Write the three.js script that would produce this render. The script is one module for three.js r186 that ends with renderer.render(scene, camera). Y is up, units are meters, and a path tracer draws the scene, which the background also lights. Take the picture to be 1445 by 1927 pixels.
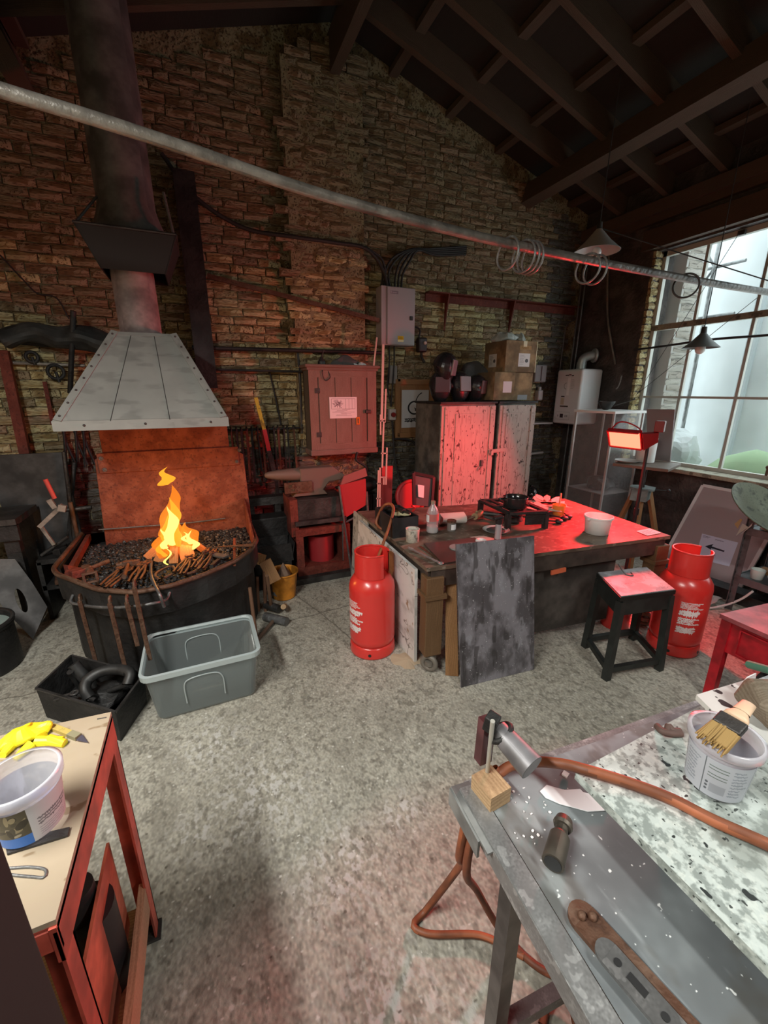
import * as THREE from 'three';
import { RoundedBoxGeometry } from 'three/addons/geometries/RoundedBoxGeometry.js';
import { mergeGeometries } from 'three/addons/utils/BufferGeometryUtils.js';
import { RectAreaLightUniformsLib } from 'three/addons/lights/RectAreaLightUniformsLib.js';

// ------------------------------------------------------------------ camera, sky, lights, exposure
RectAreaLightUniformsLib.init();
const scene = new THREE.Scene();
const renderer = new THREE.WebGLRenderer({ antialias: true });
renderer.toneMapping = THREE.LinearToneMapping;
renderer.toneMappingExposure = 1.0;
renderer.shadowMap.enabled = true;

const D = Math.PI / 180, FPX = 775, CXP = 722.5, CYP = 963.5, TILT = 16.4 * D, YAW = 23.5 * D, EYE = [0, 1.8, 4.6];
const camera = new THREE.PerspectiveCamera(2 * Math.atan(963.5 / FPX) / D, 1445 / 1927, 0.03, 80);
camera.position.set(...EYE);
camera.rotation.order = 'YXZ';
camera.rotation.set(-TILT, -YAW, 0);
scene.background = new THREE.Color().setRGB(2.9, 3.25, 3.35);      // flat overcast sky over the yard

function areaLight(name, rgb, power, w, h, pos, target) {
  const l = new THREE.RectAreaLight(new THREE.Color().setRGB(...rgb), power, w, h);
  l.name = name; l.position.set(...pos); l.lookAt(...target); scene.add(l);
  return l;
}
// two hanging fluorescent battens behind and above the camera (their fittings are built further down); they shine downwards only
const TUBES = [[-1.2, 2.95, 4.15, 135], [1.5, 2.95, 5.7, 65]];
for (const [x, y, z, k] of TUBES) areaLight('fluorescent_tube_light', [1.0, 0.99, 0.93], k, 0.2, 1.5, [x, y - 0.035, z], [x, 0, z + 0.0001]);
// overcast daylight coming in through the big side window
areaLight('window_daylight', [0.9, 1.0, 1.02], 1.6, 3.1, 2.2, [5.16, 2.1, 2.65], [4, 2.0, 2.65]);

// ------------------------------------------------------------------ helpers
let seedState = 7;
const rnd = () => { seedState = (seedState + 0x6d2b79f5) | 0; let t = Math.imul(seedState ^ (seedState >>> 15), 1 | seedState); t = (t + Math.imul(t ^ (t >>> 7), 61 | t)) ^ t; return ((t ^ (t >>> 14)) >>> 0) / 4294967296; };
const rr = (a, b) => a + (b - a) * rnd();
const V = (x, y, z) => new THREE.Vector3(x, y, z);
const A = (v) => [v.x, v.y, v.z];
// photo pixel -> ray -> the plane that the thing touches
function ray(u, v) {
  const a = (u - CXP) / FPX, b = (CYP - v) / FPX, s = Math.sin(YAW), c = Math.cos(YAW), st = Math.sin(TILT), ct = Math.cos(TILT);
  return V(s * ct + a * c + b * s * st, -st + b * ct, -c * ct + a * s - b * c * st);
}
const hit = (u, v, axis, val) => { const d = ray(u, v), o = V(...EYE); return o.addScaledVector(d, (val - o[axis]) / d[axis]); };
const onY = (u, v, h = 0) => hit(u, v, 'y', h);
const onZ = (u, v, z = 0) => hit(u, v, 'z', z);
const onPlane = (u, v, p, n) => { const d = ray(u, v), o = V(...EYE); return o.addScaledVector(d, p.clone().sub(o).dot(n) / d.dot(n)); };
const onX = (u, v, x) => hit(u, v, 'x', x);

const names = new Map();
function numbered(n) { const k = names.get(n) || 0; names.set(n, k + 1); return k ? n + '_' + String(k).padStart(3, '0') : n; }
function uvm(g) {                      // uv in metres by the main direction of each face, u along the longer side
  if (g.index) g = g.toNonIndexed();
  g.computeBoundingBox();
  const s = g.boundingBox.getSize(V(0, 0, 0)), sz = [s.x, s.y, s.z], p = g.attributes.position, uv = new Float32Array(p.count * 2);
  const a = V(0, 0, 0), b = V(0, 0, 0), c = V(0, 0, 0);
  for (let i = 0; i < p.count; i += 3) {
    a.fromBufferAttribute(p, i); b.fromBufferAttribute(p, i + 1).sub(a); c.fromBufferAttribute(p, i + 2).sub(a);
    b.cross(c);
    const n = [Math.abs(b.x), Math.abs(b.y), Math.abs(b.z)], k = n[0] > n[1] && n[0] > n[2] ? 0 : n[1] > n[2] ? 1 : 2;
    let q = [0, 1, 2].filter((e) => e !== k);
    if (sz[q[1]] > sz[q[0]]) q = [q[1], q[0]];
    for (let j = 0; j < 3; j++) { uv[(i + j) * 2] = p.getComponent(i + j, q[0]) + k * 0.37; uv[(i + j) * 2 + 1] = p.getComponent(i + j, q[1]) + k * 0.21; }
  }
  g.setAttribute('uv', new THREE.BufferAttribute(uv, 2));
  for (const n of Object.keys(g.attributes)) if (!['position', 'normal', 'uv'].includes(n)) g.deleteAttribute(n);
  return g;
}
function put(g, pos = [0, 0, 0], rot = [0, 0, 0]) {
  const m = new THREE.Matrix4().makeRotationFromEuler(new THREE.Euler(rot[0], rot[1], rot[2], 'YXZ'));
  m.setPosition(...(Array.isArray(pos) ? pos : A(pos)));
  return g.applyMatrix4(m);
}
const box = (w, h, d, pos, rot, r = 0) => put(uvm(r ? new RoundedBoxGeometry(w, h, d, 2, r) : new THREE.BoxGeometry(w, h, d)), pos, rot);
const cyl = (r0, r1, h, pos, rot, seg = 20, open = false) => put(uvm(new THREE.CylinderGeometry(r1, r0, h, seg, 1, open)), pos, rot);   // r0 below, r1 above
const ball = (r, pos, sc = [1, 1, 1], rot, a = 16, b = 12) => put(uvm(new THREE.SphereGeometry(r, a, b).scale(...sc)), pos, rot);
const lathe = (prof, pos, seg = 32, rot) => put(uvm(new THREE.LatheGeometry(prof.map(([x, y]) => new THREE.Vector2(x, y)), seg)), pos, rot);
const ring = (R, r, pos, rot, a = 10, b = 32, arc) => put(uvm(new THREE.TorusGeometry(R, r, a, b, arc)), pos, rot);
const vec = (p) => (Array.isArray(p) ? V(...p) : p);
function tube(pts, r, seg, rad = 8, closed = false) {
  const c = new THREE.CatmullRomCurve3(pts.map(vec), closed, 'centripetal');
  return uvm(new THREE.TubeGeometry(c, seg || pts.length * 6, r, rad, closed));
}
function wire(pts, r, rad = 8) { return pts.slice(1).map((p, i) => rod(pts[i], p, r, rad)); }
function frameOf(a, b) {
  a = vec(a).clone(); b = vec(b).clone();
  const d = b.clone().sub(a), L = d.length(), q = new THREE.Quaternion().setFromUnitVectors(V(0, 1, 0), d.normalize());
  return { L, m: new THREE.Matrix4().compose(a.add(b).multiplyScalar(0.5), q, V(1, 1, 1)) };
}
function rod(a, b, r, seg = 10, r1) { const f = frameOf(a, b); return uvm(new THREE.CylinderGeometry(r1 ?? r, r, f.L, seg)).applyMatrix4(f.m); }
function bar(a, b, w, d, up) {         // rectangular bar from a to b; d is measured along `up` as far as possible
  a = vec(a); b = vec(b);
  const y = b.clone().sub(a), L = y.length(); y.normalize();
  let z = (up ? vec(up).clone() : Math.abs(y.y) > 0.9 ? V(0, 0, 1) : V(0, 1, 0)); z.addScaledVector(y, -z.dot(y)).normalize();
  const x = y.clone().cross(z);
  return uvm(new THREE.BoxGeometry(w, L, d)).applyMatrix4(new THREE.Matrix4().makeBasis(x, y, z).setPosition(a.clone().add(b).multiplyScalar(0.5)));
}
function ext(pts, depth, bevel = 0, holes = []) {     // polygon in xy, thickness along z, centred in z
  const s = new THREE.Shape(pts.map(([x, y]) => new THREE.Vector2(x, y)));
  for (const h of holes) s.holes.push(new THREE.Path(h.map(([x, y]) => new THREE.Vector2(x, y))));
  const g = new THREE.ExtrudeGeometry(s, { depth: depth - 2 * bevel, bevelEnabled: bevel > 0, bevelSize: bevel, bevelThickness: bevel, bevelSegments: 1, curveSegments: 12, bevelOffset: -bevel });
  return uvm(g.translate(0, 0, -depth / 2 + bevel));
}
const circle = (r, n = 20, cx = 0, cy = 0, sy = 1) => Array.from({ length: n }, (_, i) => [cx + r * Math.cos(i / n * 2 * Math.PI), cy + r * sy * Math.sin(i / n * 2 * Math.PI)]);
function slab(corners, thick, down = true) {          // plate from four or more corners in order; thickness along its normal
  const c = corners.map(vec), n = c[1].clone().sub(c[0]).cross(c[2].clone().sub(c[0])).normalize().multiplyScalar(thick);
  const b = c.map((p) => p.clone().add(n)), pos = [], tri = (...t) => t.forEach((p) => pos.push(p.x, p.y, p.z)), k = c.length;
  for (let i = 1; i < k - 1; i++) { tri(c[0], c[i + 1], c[i]); tri(b[0], b[i], b[i + 1]); }
  for (let i = 0; i < k; i++) { const j = (i + 1) % k; tri(c[i], c[j], b[j]); tri(c[i], b[j], b[i]); }
  const g = new THREE.BufferGeometry(); g.setAttribute('position', new THREE.Float32BufferAttribute(pos, 3)); g.computeVertexNormals();
  return uvm(g);
}
function rough(g, amp, f = 8, s = 0) {                 // uneven, hand-worn surface
  const p = g.attributes.position;
  for (let i = 0; i < p.count; i++) { const x = p.getX(i), y = p.getY(i), z = p.getZ(i); p.setXYZ(i, x + amp * n3(x * f + s, y * f, z * f), y + amp * n3(x * f, y * f + 9 + s, z * f), z + amp * n3(x * f, y * f, z * f + 5 + s)); }
  g.computeVertexNormals();
  return g;
}
const hash3 = (x, y, z) => { let h = Math.imul(x, 374761393) ^ Math.imul(y, 668265263) ^ Math.imul(z, 2147483647 - 1274126177); h = Math.imul(h ^ (h >>> 13), 1274126177); return ((h ^ (h >>> 16)) >>> 0) / 4294967296; };
function n3(x, y, z) {
  const X = Math.floor(x), Y = Math.floor(y), Z = Math.floor(z), f = (t) => t * t * (3 - 2 * t), u = f(x - X), v = f(y - Y), w = f(z - Z), L = (a, b, t) => a + (b - a) * t, h = (i, j, k) => hash3(X + i, Y + j, Z + k);
  return 2 * L(L(L(h(0, 0, 0), h(1, 0, 0), u), L(h(0, 1, 0), h(1, 1, 0), u), v), L(L(h(0, 0, 1), h(1, 0, 1), u), L(h(0, 1, 1), h(1, 1, 1), u), v), w) - 1;
}
const clean = (gs) => (Array.isArray(gs) ? gs.flat(3) : [gs]).map((g) => { g = g.index ? g.toNonIndexed() : g; for (const n of Object.keys(g.attributes)) if (!['position', 'normal', 'uv'].includes(n)) g.deleteAttribute(n); return g; });
function meshOf(name, geos, mat) {
  const l = clean(geos), m = new THREE.Mesh(l.length > 1 ? mergeGeometries(l) : l[0], mat);
  m.name = name; m.castShadow = m.receiveShadow = true;
  return m;
}
function part(parent, name, geos, mat, label) { const m = meshOf(name, geos, mat); if (label) m.userData.label = label; parent.add(m); return m; }
const roots = [];
function thing(name, label, category, group) {         // parts are given in world coordinates; the origin is moved to the thing's base at the end
  const o = new THREE.Group(); o.name = numbered(name); o.userData = { label, category }; if (group) o.userData.group = group;
  scene.add(o); roots.push(o); return o;
}
function single(name, label, category, geos, mat, group) {
  const m = meshOf(numbered(name), geos, mat); m.userData = { label, category }; if (group) m.userData.group = group;
  scene.add(m); roots.push(m); return m;
}
function struct(name, geos, mat) { const m = meshOf(name, geos, mat); m.userData.kind = 'structure'; scene.add(m); return m; }
function settle() {                                     // origin of every thing to the middle of its base
  for (const o of roots) {
    if (o.userData.placed) { delete o.userData.placed; continue; }
    const b = new THREE.Box3().setFromObject(o), c = b.getCenter(V(0, 0, 0)); c.y = b.min.y;
    if (o.isMesh) { o.geometry.translate(-c.x, -c.y, -c.z); for (const k of o.children) k.position.sub(c); } else for (const k of o.children) k.position.sub(c);
    o.position.copy(c);
  }
}
function place(o, pos, ry = 0, rx = 0, rz = 0) { o.rotation.order = 'YXZ'; o.position.set(...(Array.isArray(pos) ? pos : A(pos))); o.rotation.set(rx, ry, rz); o.userData.placed = true; return o; }
function copyOf(o, name, label, pos, ry = 0, rx = 0, rz = 0) { const c = o.clone(); c.name = numbered(name); c.userData = { ...o.userData, label }; scene.add(c); roots.push(c); return place(c, pos, ry, rx, rz); }

// ------------------------------------------------------------------ textures (grain, paint, dirt, print) and materials
function lattice(n, s) { const a = new Float32Array(n * n); for (let y = 0; y < n; y++) for (let x = 0; x < n; x++) a[y * n + x] = hash3(x + 17 * s, y + 31 * s, s); return a; }
const lats = new Map();
function pn(u, v, n, s = 1) {                           // tileable value noise with n cells across, 0..1
  const k = n * 128 + s; let a = lats.get(k); if (!a) lats.set(k, a = lattice(n, s));
  let x = (u * n) % n, y = (v * n) % n; if (x < 0) x += n; if (y < 0) y += n;
  const X = Math.floor(x) % n, Y = Math.floor(y) % n, X1 = (X + 1) % n, Y1 = (Y + 1) % n; let fx = x - Math.floor(x), fy = y - Math.floor(y); fx = fx * fx * (3 - 2 * fx); fy = fy * fy * (3 - 2 * fy);
  const t = a[Y * n + X] * (1 - fx) + a[Y * n + X1] * fx, b = a[Y1 * n + X] * (1 - fx) + a[Y1 * n + X1] * fx;
  return t * (1 - fy) + b * fy;
}
const fbm = (u, v, n, o = 4, s = 1) => { let t = 0, w = 0.5, k = 0; for (let i = 0; i < o; i++) { t += w * pn(u, v, n << i, s + i); k += w; w *= 0.55; } return t / k; };
const sm = (a, b, x) => { x = Math.min(1, Math.max(0, (x - a) / (b - a))); return x * x * (3 - 2 * x); };
const mixc = (a, b, t) => a.map((x, i) => x + (b[i] - x) * t);
function tex(size, metres, fn, data = false) {
  const [W, H] = Array.isArray(size) ? size : [size, size], a = new Uint8Array(W * H * 4);
  for (let y = 0; y < H; y++) for (let x = 0; x < W; x++) { const c = fn(x / W, y / H, x, y), i = (y * W + x) * 4; a[i] = Math.min(255, Math.max(0, c[0])); a[i + 1] = Math.min(255, Math.max(0, c[1])); a[i + 2] = Math.min(255, Math.max(0, c[2])); a[i + 3] = 255; }
  const t = new THREE.DataTexture(a, W, H); t.wrapS = t.wrapT = THREE.RepeatWrapping; t.magFilter = THREE.LinearFilter; t.minFilter = THREE.LinearMipmapLinearFilter; t.generateMipmaps = true;
  if (!data) t.colorSpace = THREE.SRGBColorSpace;
  const [mx, my] = Array.isArray(metres) ? metres : [metres, metres]; t.repeat.set(1 / mx, 1 / my); t.needsUpdate = true;
  return t;
}
const g1 = (f) => (u, v, x, y) => { const k = f(u, v, x, y); return [k, k, k]; };
const T = {
  grunge: tex(512, 0.8, g1((u, v) => 150 + 105 * sm(0.2, 0.75, fbm(u, v, 6, 5, 3)) * (0.75 + 0.25 * fbm(u, v, 40, 3, 8)))),
  worn: tex(512, 0.5, g1((u, v) => { const d = fbm(u, v, 8, 5, 21), s = fbm(u, v, 60, 3, 5); return 240 - 70 * sm(0.56, 0.7, d) - 45 * sm(0.6, 0.8, s); })),
  steel: tex(512, 0.45, g1((u, v) => 120 + 70 * fbm(u, v, 5, 5, 12) + 50 * pn(u, v, 128, 4) * pn(u, v, 16, 6) + 35 * sm(0.66, 0.72, fbm(u, v, 24, 3, 33)))),
  bump: tex(512, 0.35, g1((u, v) => 255 * fbm(u, v, 16, 5, 41)), true),
  wood: tex(512, [0.9, 0.25], (u, v) => { const r = fbm(u, v * 1, 3, 2, 9), k = Math.sin((v * 26 + r * 7) * 6.283) * 0.5 + 0.5, f = pn(u * 1, v, 8, 2) * 0.3 + 0.7 * pn((u * 2) % 1, v, 128, 3); return mixc([190, 178, 164], [255, 250, 240], 0.4 * k + 0.6 * f); }),
  sheet: tex(256, 1.6, g1((u, v) => 225 + 30 * fbm(u, v, 4, 3, 55))),
  galvan: tex(512, 0.9, g1((u, v) => 205 + 40 * fbm(u, v, 5, 4, 57) - 22 * sm(0.5, 0.75, fbm((u * 0.3) % 1, v, 26, 3, 58)))),
  rust: tex(512, 0.6, (u, v) => { const a = fbm(u, v, 6, 5, 51), b = fbm(u, v, 40, 3, 52); return mixc(mixc([250, 238, 230], [200, 165, 145], sm(0.3, 0.7, a)), [130, 105, 95], 0.5 * sm(0.58, 0.8, b)); }),
};
function M(color, rough = 0.7, metal = 0, extra = {}) {
  const m = new THREE.MeshPhysicalMaterial({ roughness: rough, metalness: metal, ...extra });
  if (Array.isArray(color)) m.color.setRGB(...color); else m.color.set(color);
  return m;
}
const rep = (t, k) => { const c = t.clone(); c.repeat.copy(t.repeat).multiplyScalar(k); c.needsUpdate = true; return c; };
const bmp = { bumpMap: T.bump, bumpScale: 0.004 };
const mat = {
  blackSteel: M([0.035, 0.034, 0.034], 0.6, 0.2, { map: T.grunge, ...bmp }),
  darkSteel: M([0.085, 0.08, 0.078], 0.5, 0.5, { map: T.grunge, ...bmp }),
  midSteel: M([0.3, 0.3, 0.3], 0.42, 0.35, { map: T.steel }),
  brightSteel: M([0.62, 0.63, 0.63], 0.32, 0.4, { map: T.steel }),
  brownSteel: M([0.17, 0.115, 0.085], 0.65, 0.35, { map: T.rust, ...bmp }),
  rustPlate: M([0.24, 0.085, 0.05], 0.7, 0.1, { map: T.rust, ...bmp }),
  rustRed: M([0.2, 0.05, 0.035], 0.75, 0.1, { map: T.rust, ...bmp }),
  galv: M([0.42, 0.435, 0.43], 0.5, 0.45, { map: T.grunge }),
  pipe: M([0.32, 0.3, 0.27], 0.4, 0.15, { map: T.grunge, ...bmp }),
  woodPale: M([0.55, 0.4, 0.25], 0.75, 0, { map: T.wood }),
  woodTan: M([0.36, 0.2, 0.09], 0.6, 0, { map: T.wood }),
  woodDark: M([0.085, 0.055, 0.038], 0.75, 0, { map: T.wood }),
  woodRoof: M([0.1, 0.07, 0.052], 0.85, 0, { map: T.wood }),
  woodBlack: M([0.022, 0.026, 0.024], 0.55, 0, { map: T.grunge }),
  redPaint: M([0.68, 0.036, 0.03], 0.3, 0, { clearcoat: 0.4, clearcoatRoughness: 0.2 }),
  redFrame: M([0.66, 0.11, 0.07], 0.5, 0, { map: T.grunge }),
  redTable: M([0.55, 0.01, 0.022], 0.4, 0, { map: T.grunge }),
  white: M([0.78, 0.78, 0.77], 0.5, 0, {}),
  paper: M([0.8, 0.79, 0.8], 0.9, 0, {}),
  whitePaint: M([0.74, 0.75, 0.73], 0.45, 0, { map: T.worn }),
  plasticWhite: M([0.78, 0.76, 0.75], 0.4, 0, {}),
  black: M([0.018, 0.018, 0.019], 0.45, 0, {}),
  blackGloss: M([0.015, 0.015, 0.016], 0.15, 0, {}),
  rubber: M([0.02, 0.02, 0.021], 0.8, 0, {}),
  greyCloth: M([0.1, 0.1, 0.1], 0.95, 0, {}),
  hose: M([0.42, 0.13, 0.055], 0.55, 0, { map: T.grunge }),
  hoseDark: M([0.3, 0.095, 0.045], 0.6, 0, { map: T.grunge }),
  cable: M([0.025, 0.023, 0.023], 0.65, 0, {}),
  card: M([0.42, 0.27, 0.14], 0.85, 0, { map: T.grunge }),
  cardDark: M([0.36, 0.22, 0.11], 0.85, 0, { map: T.grunge }),
};
function canvasTex(w, h, draw) { const c = document.createElement('canvas'); c.width = w; c.height = h; const x = c.getContext('2d'); draw(x, w, h); const t = new THREE.CanvasTexture(c); t.colorSpace = THREE.SRGBColorSpace; return t; }
// flat print: a rectangle with its own 0..1 uv, corners top-left, top-right, bottom-right, bottom-left
function print(tl, tr, br, bl) {
  const g = new THREE.BufferGeometry(), p = [tl, bl, br, tl, br, tr].map(vec);
  g.setAttribute('position', new THREE.Float32BufferAttribute(p.flatMap(A), 3)); g.setAttribute('uv', new THREE.Float32BufferAttribute([0, 1, 0, 0, 1, 0, 0, 1, 1, 0, 1, 1], 2)); g.computeVertexNormals();
  return g;
}
const scribble = (x, x0, y0, w, n, dy, lw, col) => { x.strokeStyle = col; x.lineWidth = lw; for (let i = 0; i < n; i++) { x.beginPath(); let p = x0; const e = x0 + w * rr(0.6, 1); x.moveTo(p, y0 + i * dy); while (p < e) { p += rr(2, 5); x.lineTo(p, y0 + i * dy + rr(-lw, lw) * 0.6); } x.stroke(); } };

// ------------------------------------------------------------------ the setting
const XL = -2.0, XR = 4.88, ZF = 9.0, EAVE = 3.83, SLOPE = 0.3, RIDGE = 1.47;
const roofY = (x) => EAVE + SLOPE * (x > RIDGE ? 4.95 - x : x + 2.01);
{ // floor: worn concrete with aggregate, paint drops, plaster dust and old slab joints
  const mx = 7, mz = 9.2;
  const drops = []; for (let i = 0; i < 2600; i++) { const near = rnd() < 0.75; drops.push([near ? rr(-0.7, 2.2) : rr(-2, 4.9), near ? rr(1.9, 4.6) : rr(0, 9), rr(0.0013, 0.0042) * (rnd() < 0.05 ? 1.9 : 1), rr(0.35, 0.95), rnd() < 0.8]); }
  const W = 2048, H = 2048, spots = new Float32Array(W * H), pits = new Float32Array(W * H);
  for (const [x, z, r, k, lt] of drops) {
    const ry = r * rr(0.5, 1.1);
    const cx = (x + 2) / mx * W, cy = z / mz * H, rx = r / mx * W * 1.6, ryp = ry / mz * H * 1.6;
    for (let j = Math.floor(cy - ryp - 1); j <= cy + ryp + 1; j++) for (let i = Math.floor(cx - rx - 1); i <= cx + rx + 1; i++) if (i >= 0 && j >= 0 && i < W && j < H) {
      const d = Math.hypot((i - cx) / rx, (j - cy) / ryp); if (d < 1.1) (lt ? spots : pits)[j * W + i] = Math.max((lt ? spots : pits)[j * W + i], k * (1 - sm(0.7, 1.1, d)));
    }
  }
  const dust = [[-0.15, 2.62, 0.2], [0.05, 3.02, 0.28], [0.3, 3.45, 0.22], [0.62, 3.36, 0.12], [-0.22, 3.1, 0.12], [0.32, 3.92, 0.2], [0.5, 4.1, 0.18]];
  const floorTex = tex([W, H], [mx, mz], (u, v, px, py) => {
    const x = u * mx - 2, z = v * mz;
    const a = fbm(u, v, 9, 5, 61), b = fbm(u, v, 300, 2, 62), c = pn(u, v, 1024, 63), e = fbm(u, v, 34, 3, 66);
    let col = mixc([171, 167, 154], [190, 186, 173], sm(0.3, 0.7, a));
    col = mixc(col, [100, 95, 85], 0.4 * sm(0.56, 0.72, b));
    col = mixc(col, [186, 183, 172], 0.5 * sm(0.6, 0.78, pn(u, v, 640, 64)));
    col = col.map((k) => k * (0.84 + 0.3 * c));
    col = mixc(col, [125, 120, 109], 0.3 * sm(0.56, 0.75, e));
    let du = 0; for (const [dx, dz, r] of dust) { const d = Math.hypot(x - dx, z - dz) / r; if (d < 1.3) du = Math.max(du, 1 - d * 0.75); }
    if (du > 0) col = mixc(col, [214, 212, 208], Math.min(1, du * 1.1) * sm(0.53, 0.64, fbm(u, v, 420, 3, 71)) * 0.9);
    // joints and cracks
    const w = 0.05 * (fbm(u, v, 26, 3, 73) - 0.5);
    for (const q of [Math.abs(x - 0.72 - w * 1.6 - 0.25 * (z - 1.5)), Math.abs(z - 1.62 - w * 2 + 0.12 * x)]) if (q < 0.008 && z < 2.1) col = mixc(col, [88, 84, 76], 0.75 * (1 - q / 0.008));
    const k = py * W + px; if (pits[k]) col = mixc(col, [86, 80, 70], pits[k]); if (spots[k]) col = mixc(col, [232, 230, 222], spots[k]);
    return col;
  });
  const m = M([0.84, 0.84, 0.84], 0.72, 0, { map: floorTex, bumpMap: T.bump, bumpScale: 0.004 });
  const g = new THREE.BoxGeometry(XR - XL + 0.6, 0.2, ZF + 0.6).toNonIndexed(), p = g.attributes.position, uv = g.attributes.uv;
  g.translate((XR + XL) / 2, -0.1, ZF / 2);
  for (let i = 0; i < p.count; i++) uv.setXY(i, p.getX(i) + 2, p.getZ(i));
  struct('floor', g, m);
}
// brick paints: the same wall carries old cream limewash, browner bricks (at random, in patches and all along the top courses) and a dark grey oil-painted dado with a ruled edge;
// the window wall is oil-painted dark brown all over (the pale pin board leaning on it, in the same light, is far lighter)
const brickTex = tex(512, 0.6, (u, v) => { const a = fbm(u, v, 8, 5, 81), b = fbm(u, v, 48, 3, 82); return mixc(mixc([255, 252, 240], [190, 170, 140], sm(0.4, 0.65, a)), [110, 92, 76], 0.75 * sm(0.57, 0.7, b)); });
const bb = { map: brickTex, bumpMap: T.bump, bumpScale: 0.008 };
const brickMats = {
  cream: [M([0.56, 0.52, 0.32], 0.85, 0, bb), M([0.49, 0.45, 0.27], 0.85, 0, bb), M([0.57, 0.5, 0.32], 0.85, 0, bb), M([0.43, 0.38, 0.24], 0.85, 0, bb)],
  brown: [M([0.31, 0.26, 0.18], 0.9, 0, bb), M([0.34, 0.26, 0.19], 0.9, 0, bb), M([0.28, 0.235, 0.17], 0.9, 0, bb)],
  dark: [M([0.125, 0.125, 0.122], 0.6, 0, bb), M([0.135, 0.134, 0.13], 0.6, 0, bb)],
};
const mortarMat = M([0.27, 0.24, 0.16], 0.95, 0, { map: brickTex, bumpMap: T.bump, bumpScale: 0.01 });
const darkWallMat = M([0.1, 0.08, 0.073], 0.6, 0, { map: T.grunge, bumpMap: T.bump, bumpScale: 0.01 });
function brickUnit(k) {                 // one brick of unit size with chipped, wavy edges; front face towards +z
  const g = new THREE.BoxGeometry(1, 1, 1, 4, 2, 1), p = g.attributes.position;
  for (let i = 0; i < p.count; i++) {
    const x = p.getX(i), y = p.getY(i), z = p.getZ(i), ed = Math.abs(x) > 0.49 || Math.abs(y) > 0.49;
    p.setXYZ(i, x + 0.018 * n3(x * 3 + k, y * 3, k), y + 0.13 * n3(x * 2.6, y * 2 + k * 3, k), z > 0 ? z + (ed ? -0.2 : 0.04) + 0.26 * n3(x * 3.4 + k * 7, y * 2.4, k) : z);
  }
  g.computeVertexNormals();
  return g;
}
const brickUnits = Array.from({ length: 8 }, (_, k) => { const g = uvm(brickUnit(k * 3.7 + 1)); const uv = g.attributes.uv; for (let i = 0; i < uv.count; i++) uv.setXY(i, uv.getX(i) * 0.22 + k * 0.13, uv.getY(i) * 0.07 + k * 0.29); return g; });
{ // back wall: gable of old brick with a shallow pier, each course a little uneven
  const wall = struct('wall_back', ext([[XL - 0.3, -0.2], [XR + 0.3, -0.2], [XR + 0.3, roofY(4.95) + 0.05], [RIDGE, roofY(RIDGE) + 0.14], [XL - 0.3, roofY(-2.01) + 0.05]], 0.3).translate(0, 0, -0.165), mortarMat);
  const pierX0 = 0.98, pierX1 = 1.74;
  part(wall, 'pier', box(pierX1 - pierX0, 4.6, 0.11, [(pierX0 + pierX1) / 2, 2.3, 0.03]), mortarMat);
  const list = [];
  const course = 0.0755, len = 0.222;
  for (let r = 0; r * course < 4.8; r++) {
    const y = 0.04 + r * course;
    for (let x = -1.75 + (r % 2 ? 0 : len / 2) + rr(-0.02, 0.02); x < XR; ) {
      const L = rnd() < 0.14 ? len * 0.52 : len * rr(0.94, 1.06), cx = x + L / 2;
      x += L;
      if (y > roofY(cx) - 0.06 || cx + L / 2 > XR) continue;
      const inPier = cx > pierX0 - 0.02 && cx < pierX1 - 0.04;
      const edge = !inPier && (Math.abs(cx - pierX0) < 0.03);
      if (edge) continue;
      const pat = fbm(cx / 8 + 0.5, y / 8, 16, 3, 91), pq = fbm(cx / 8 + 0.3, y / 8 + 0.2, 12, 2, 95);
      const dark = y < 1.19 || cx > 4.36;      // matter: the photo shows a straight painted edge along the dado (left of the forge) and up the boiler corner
      const kind = dark ? 'dark' : pat > 0.62 || (pq > 0.58 && y > 2.4) || rnd() < 0.12 || (y > 2.95 + 0.2 * n3(cx * 2, 8, 8)) ? 'brown' : 'cream';  // brown at random, in patches, and everywhere above a wavering height
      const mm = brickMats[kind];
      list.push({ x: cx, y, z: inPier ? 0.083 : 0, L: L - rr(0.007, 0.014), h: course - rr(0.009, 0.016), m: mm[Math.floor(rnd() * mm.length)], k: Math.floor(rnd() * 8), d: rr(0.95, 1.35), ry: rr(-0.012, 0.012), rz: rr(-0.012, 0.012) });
    }
  }
  const score = (b) => Math.hypot(b.x, b.y - 1.8, 4.6) + (b.y < 1.2 || b.y > 3.2 || b.x < -1.5 || (b.x > -0.7 && b.x < 0.1 && b.y < 2.3) || (b.x > 1 && b.x < 1.75 && b.y < 2.1) || b.x > 3.9 ? 100 : 0);
  list.sort((a, b) => score(a) - score(b));
  const rest = new Map();
  list.forEach((b, i) => {
    const q = new THREE.Quaternion().setFromEuler(new THREE.Euler(0, b.ry, b.rz)), m4 = new THREE.Matrix4().compose(V(b.x, b.y, b.z - 0.012), q, V(b.L, b.h, 0.04 * b.d));
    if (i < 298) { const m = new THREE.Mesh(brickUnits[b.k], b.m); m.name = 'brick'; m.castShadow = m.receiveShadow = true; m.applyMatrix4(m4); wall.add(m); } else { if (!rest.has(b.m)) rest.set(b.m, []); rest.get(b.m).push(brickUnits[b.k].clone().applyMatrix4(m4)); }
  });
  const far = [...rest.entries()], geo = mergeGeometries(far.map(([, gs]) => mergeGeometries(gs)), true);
  const fm = new THREE.Mesh(geo, far.map(([m]) => m)); fm.name = 'bricks'; fm.userData.kind = 'stuff'; fm.castShadow = fm.receiveShadow = true; wall.add(fm);
}
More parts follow.
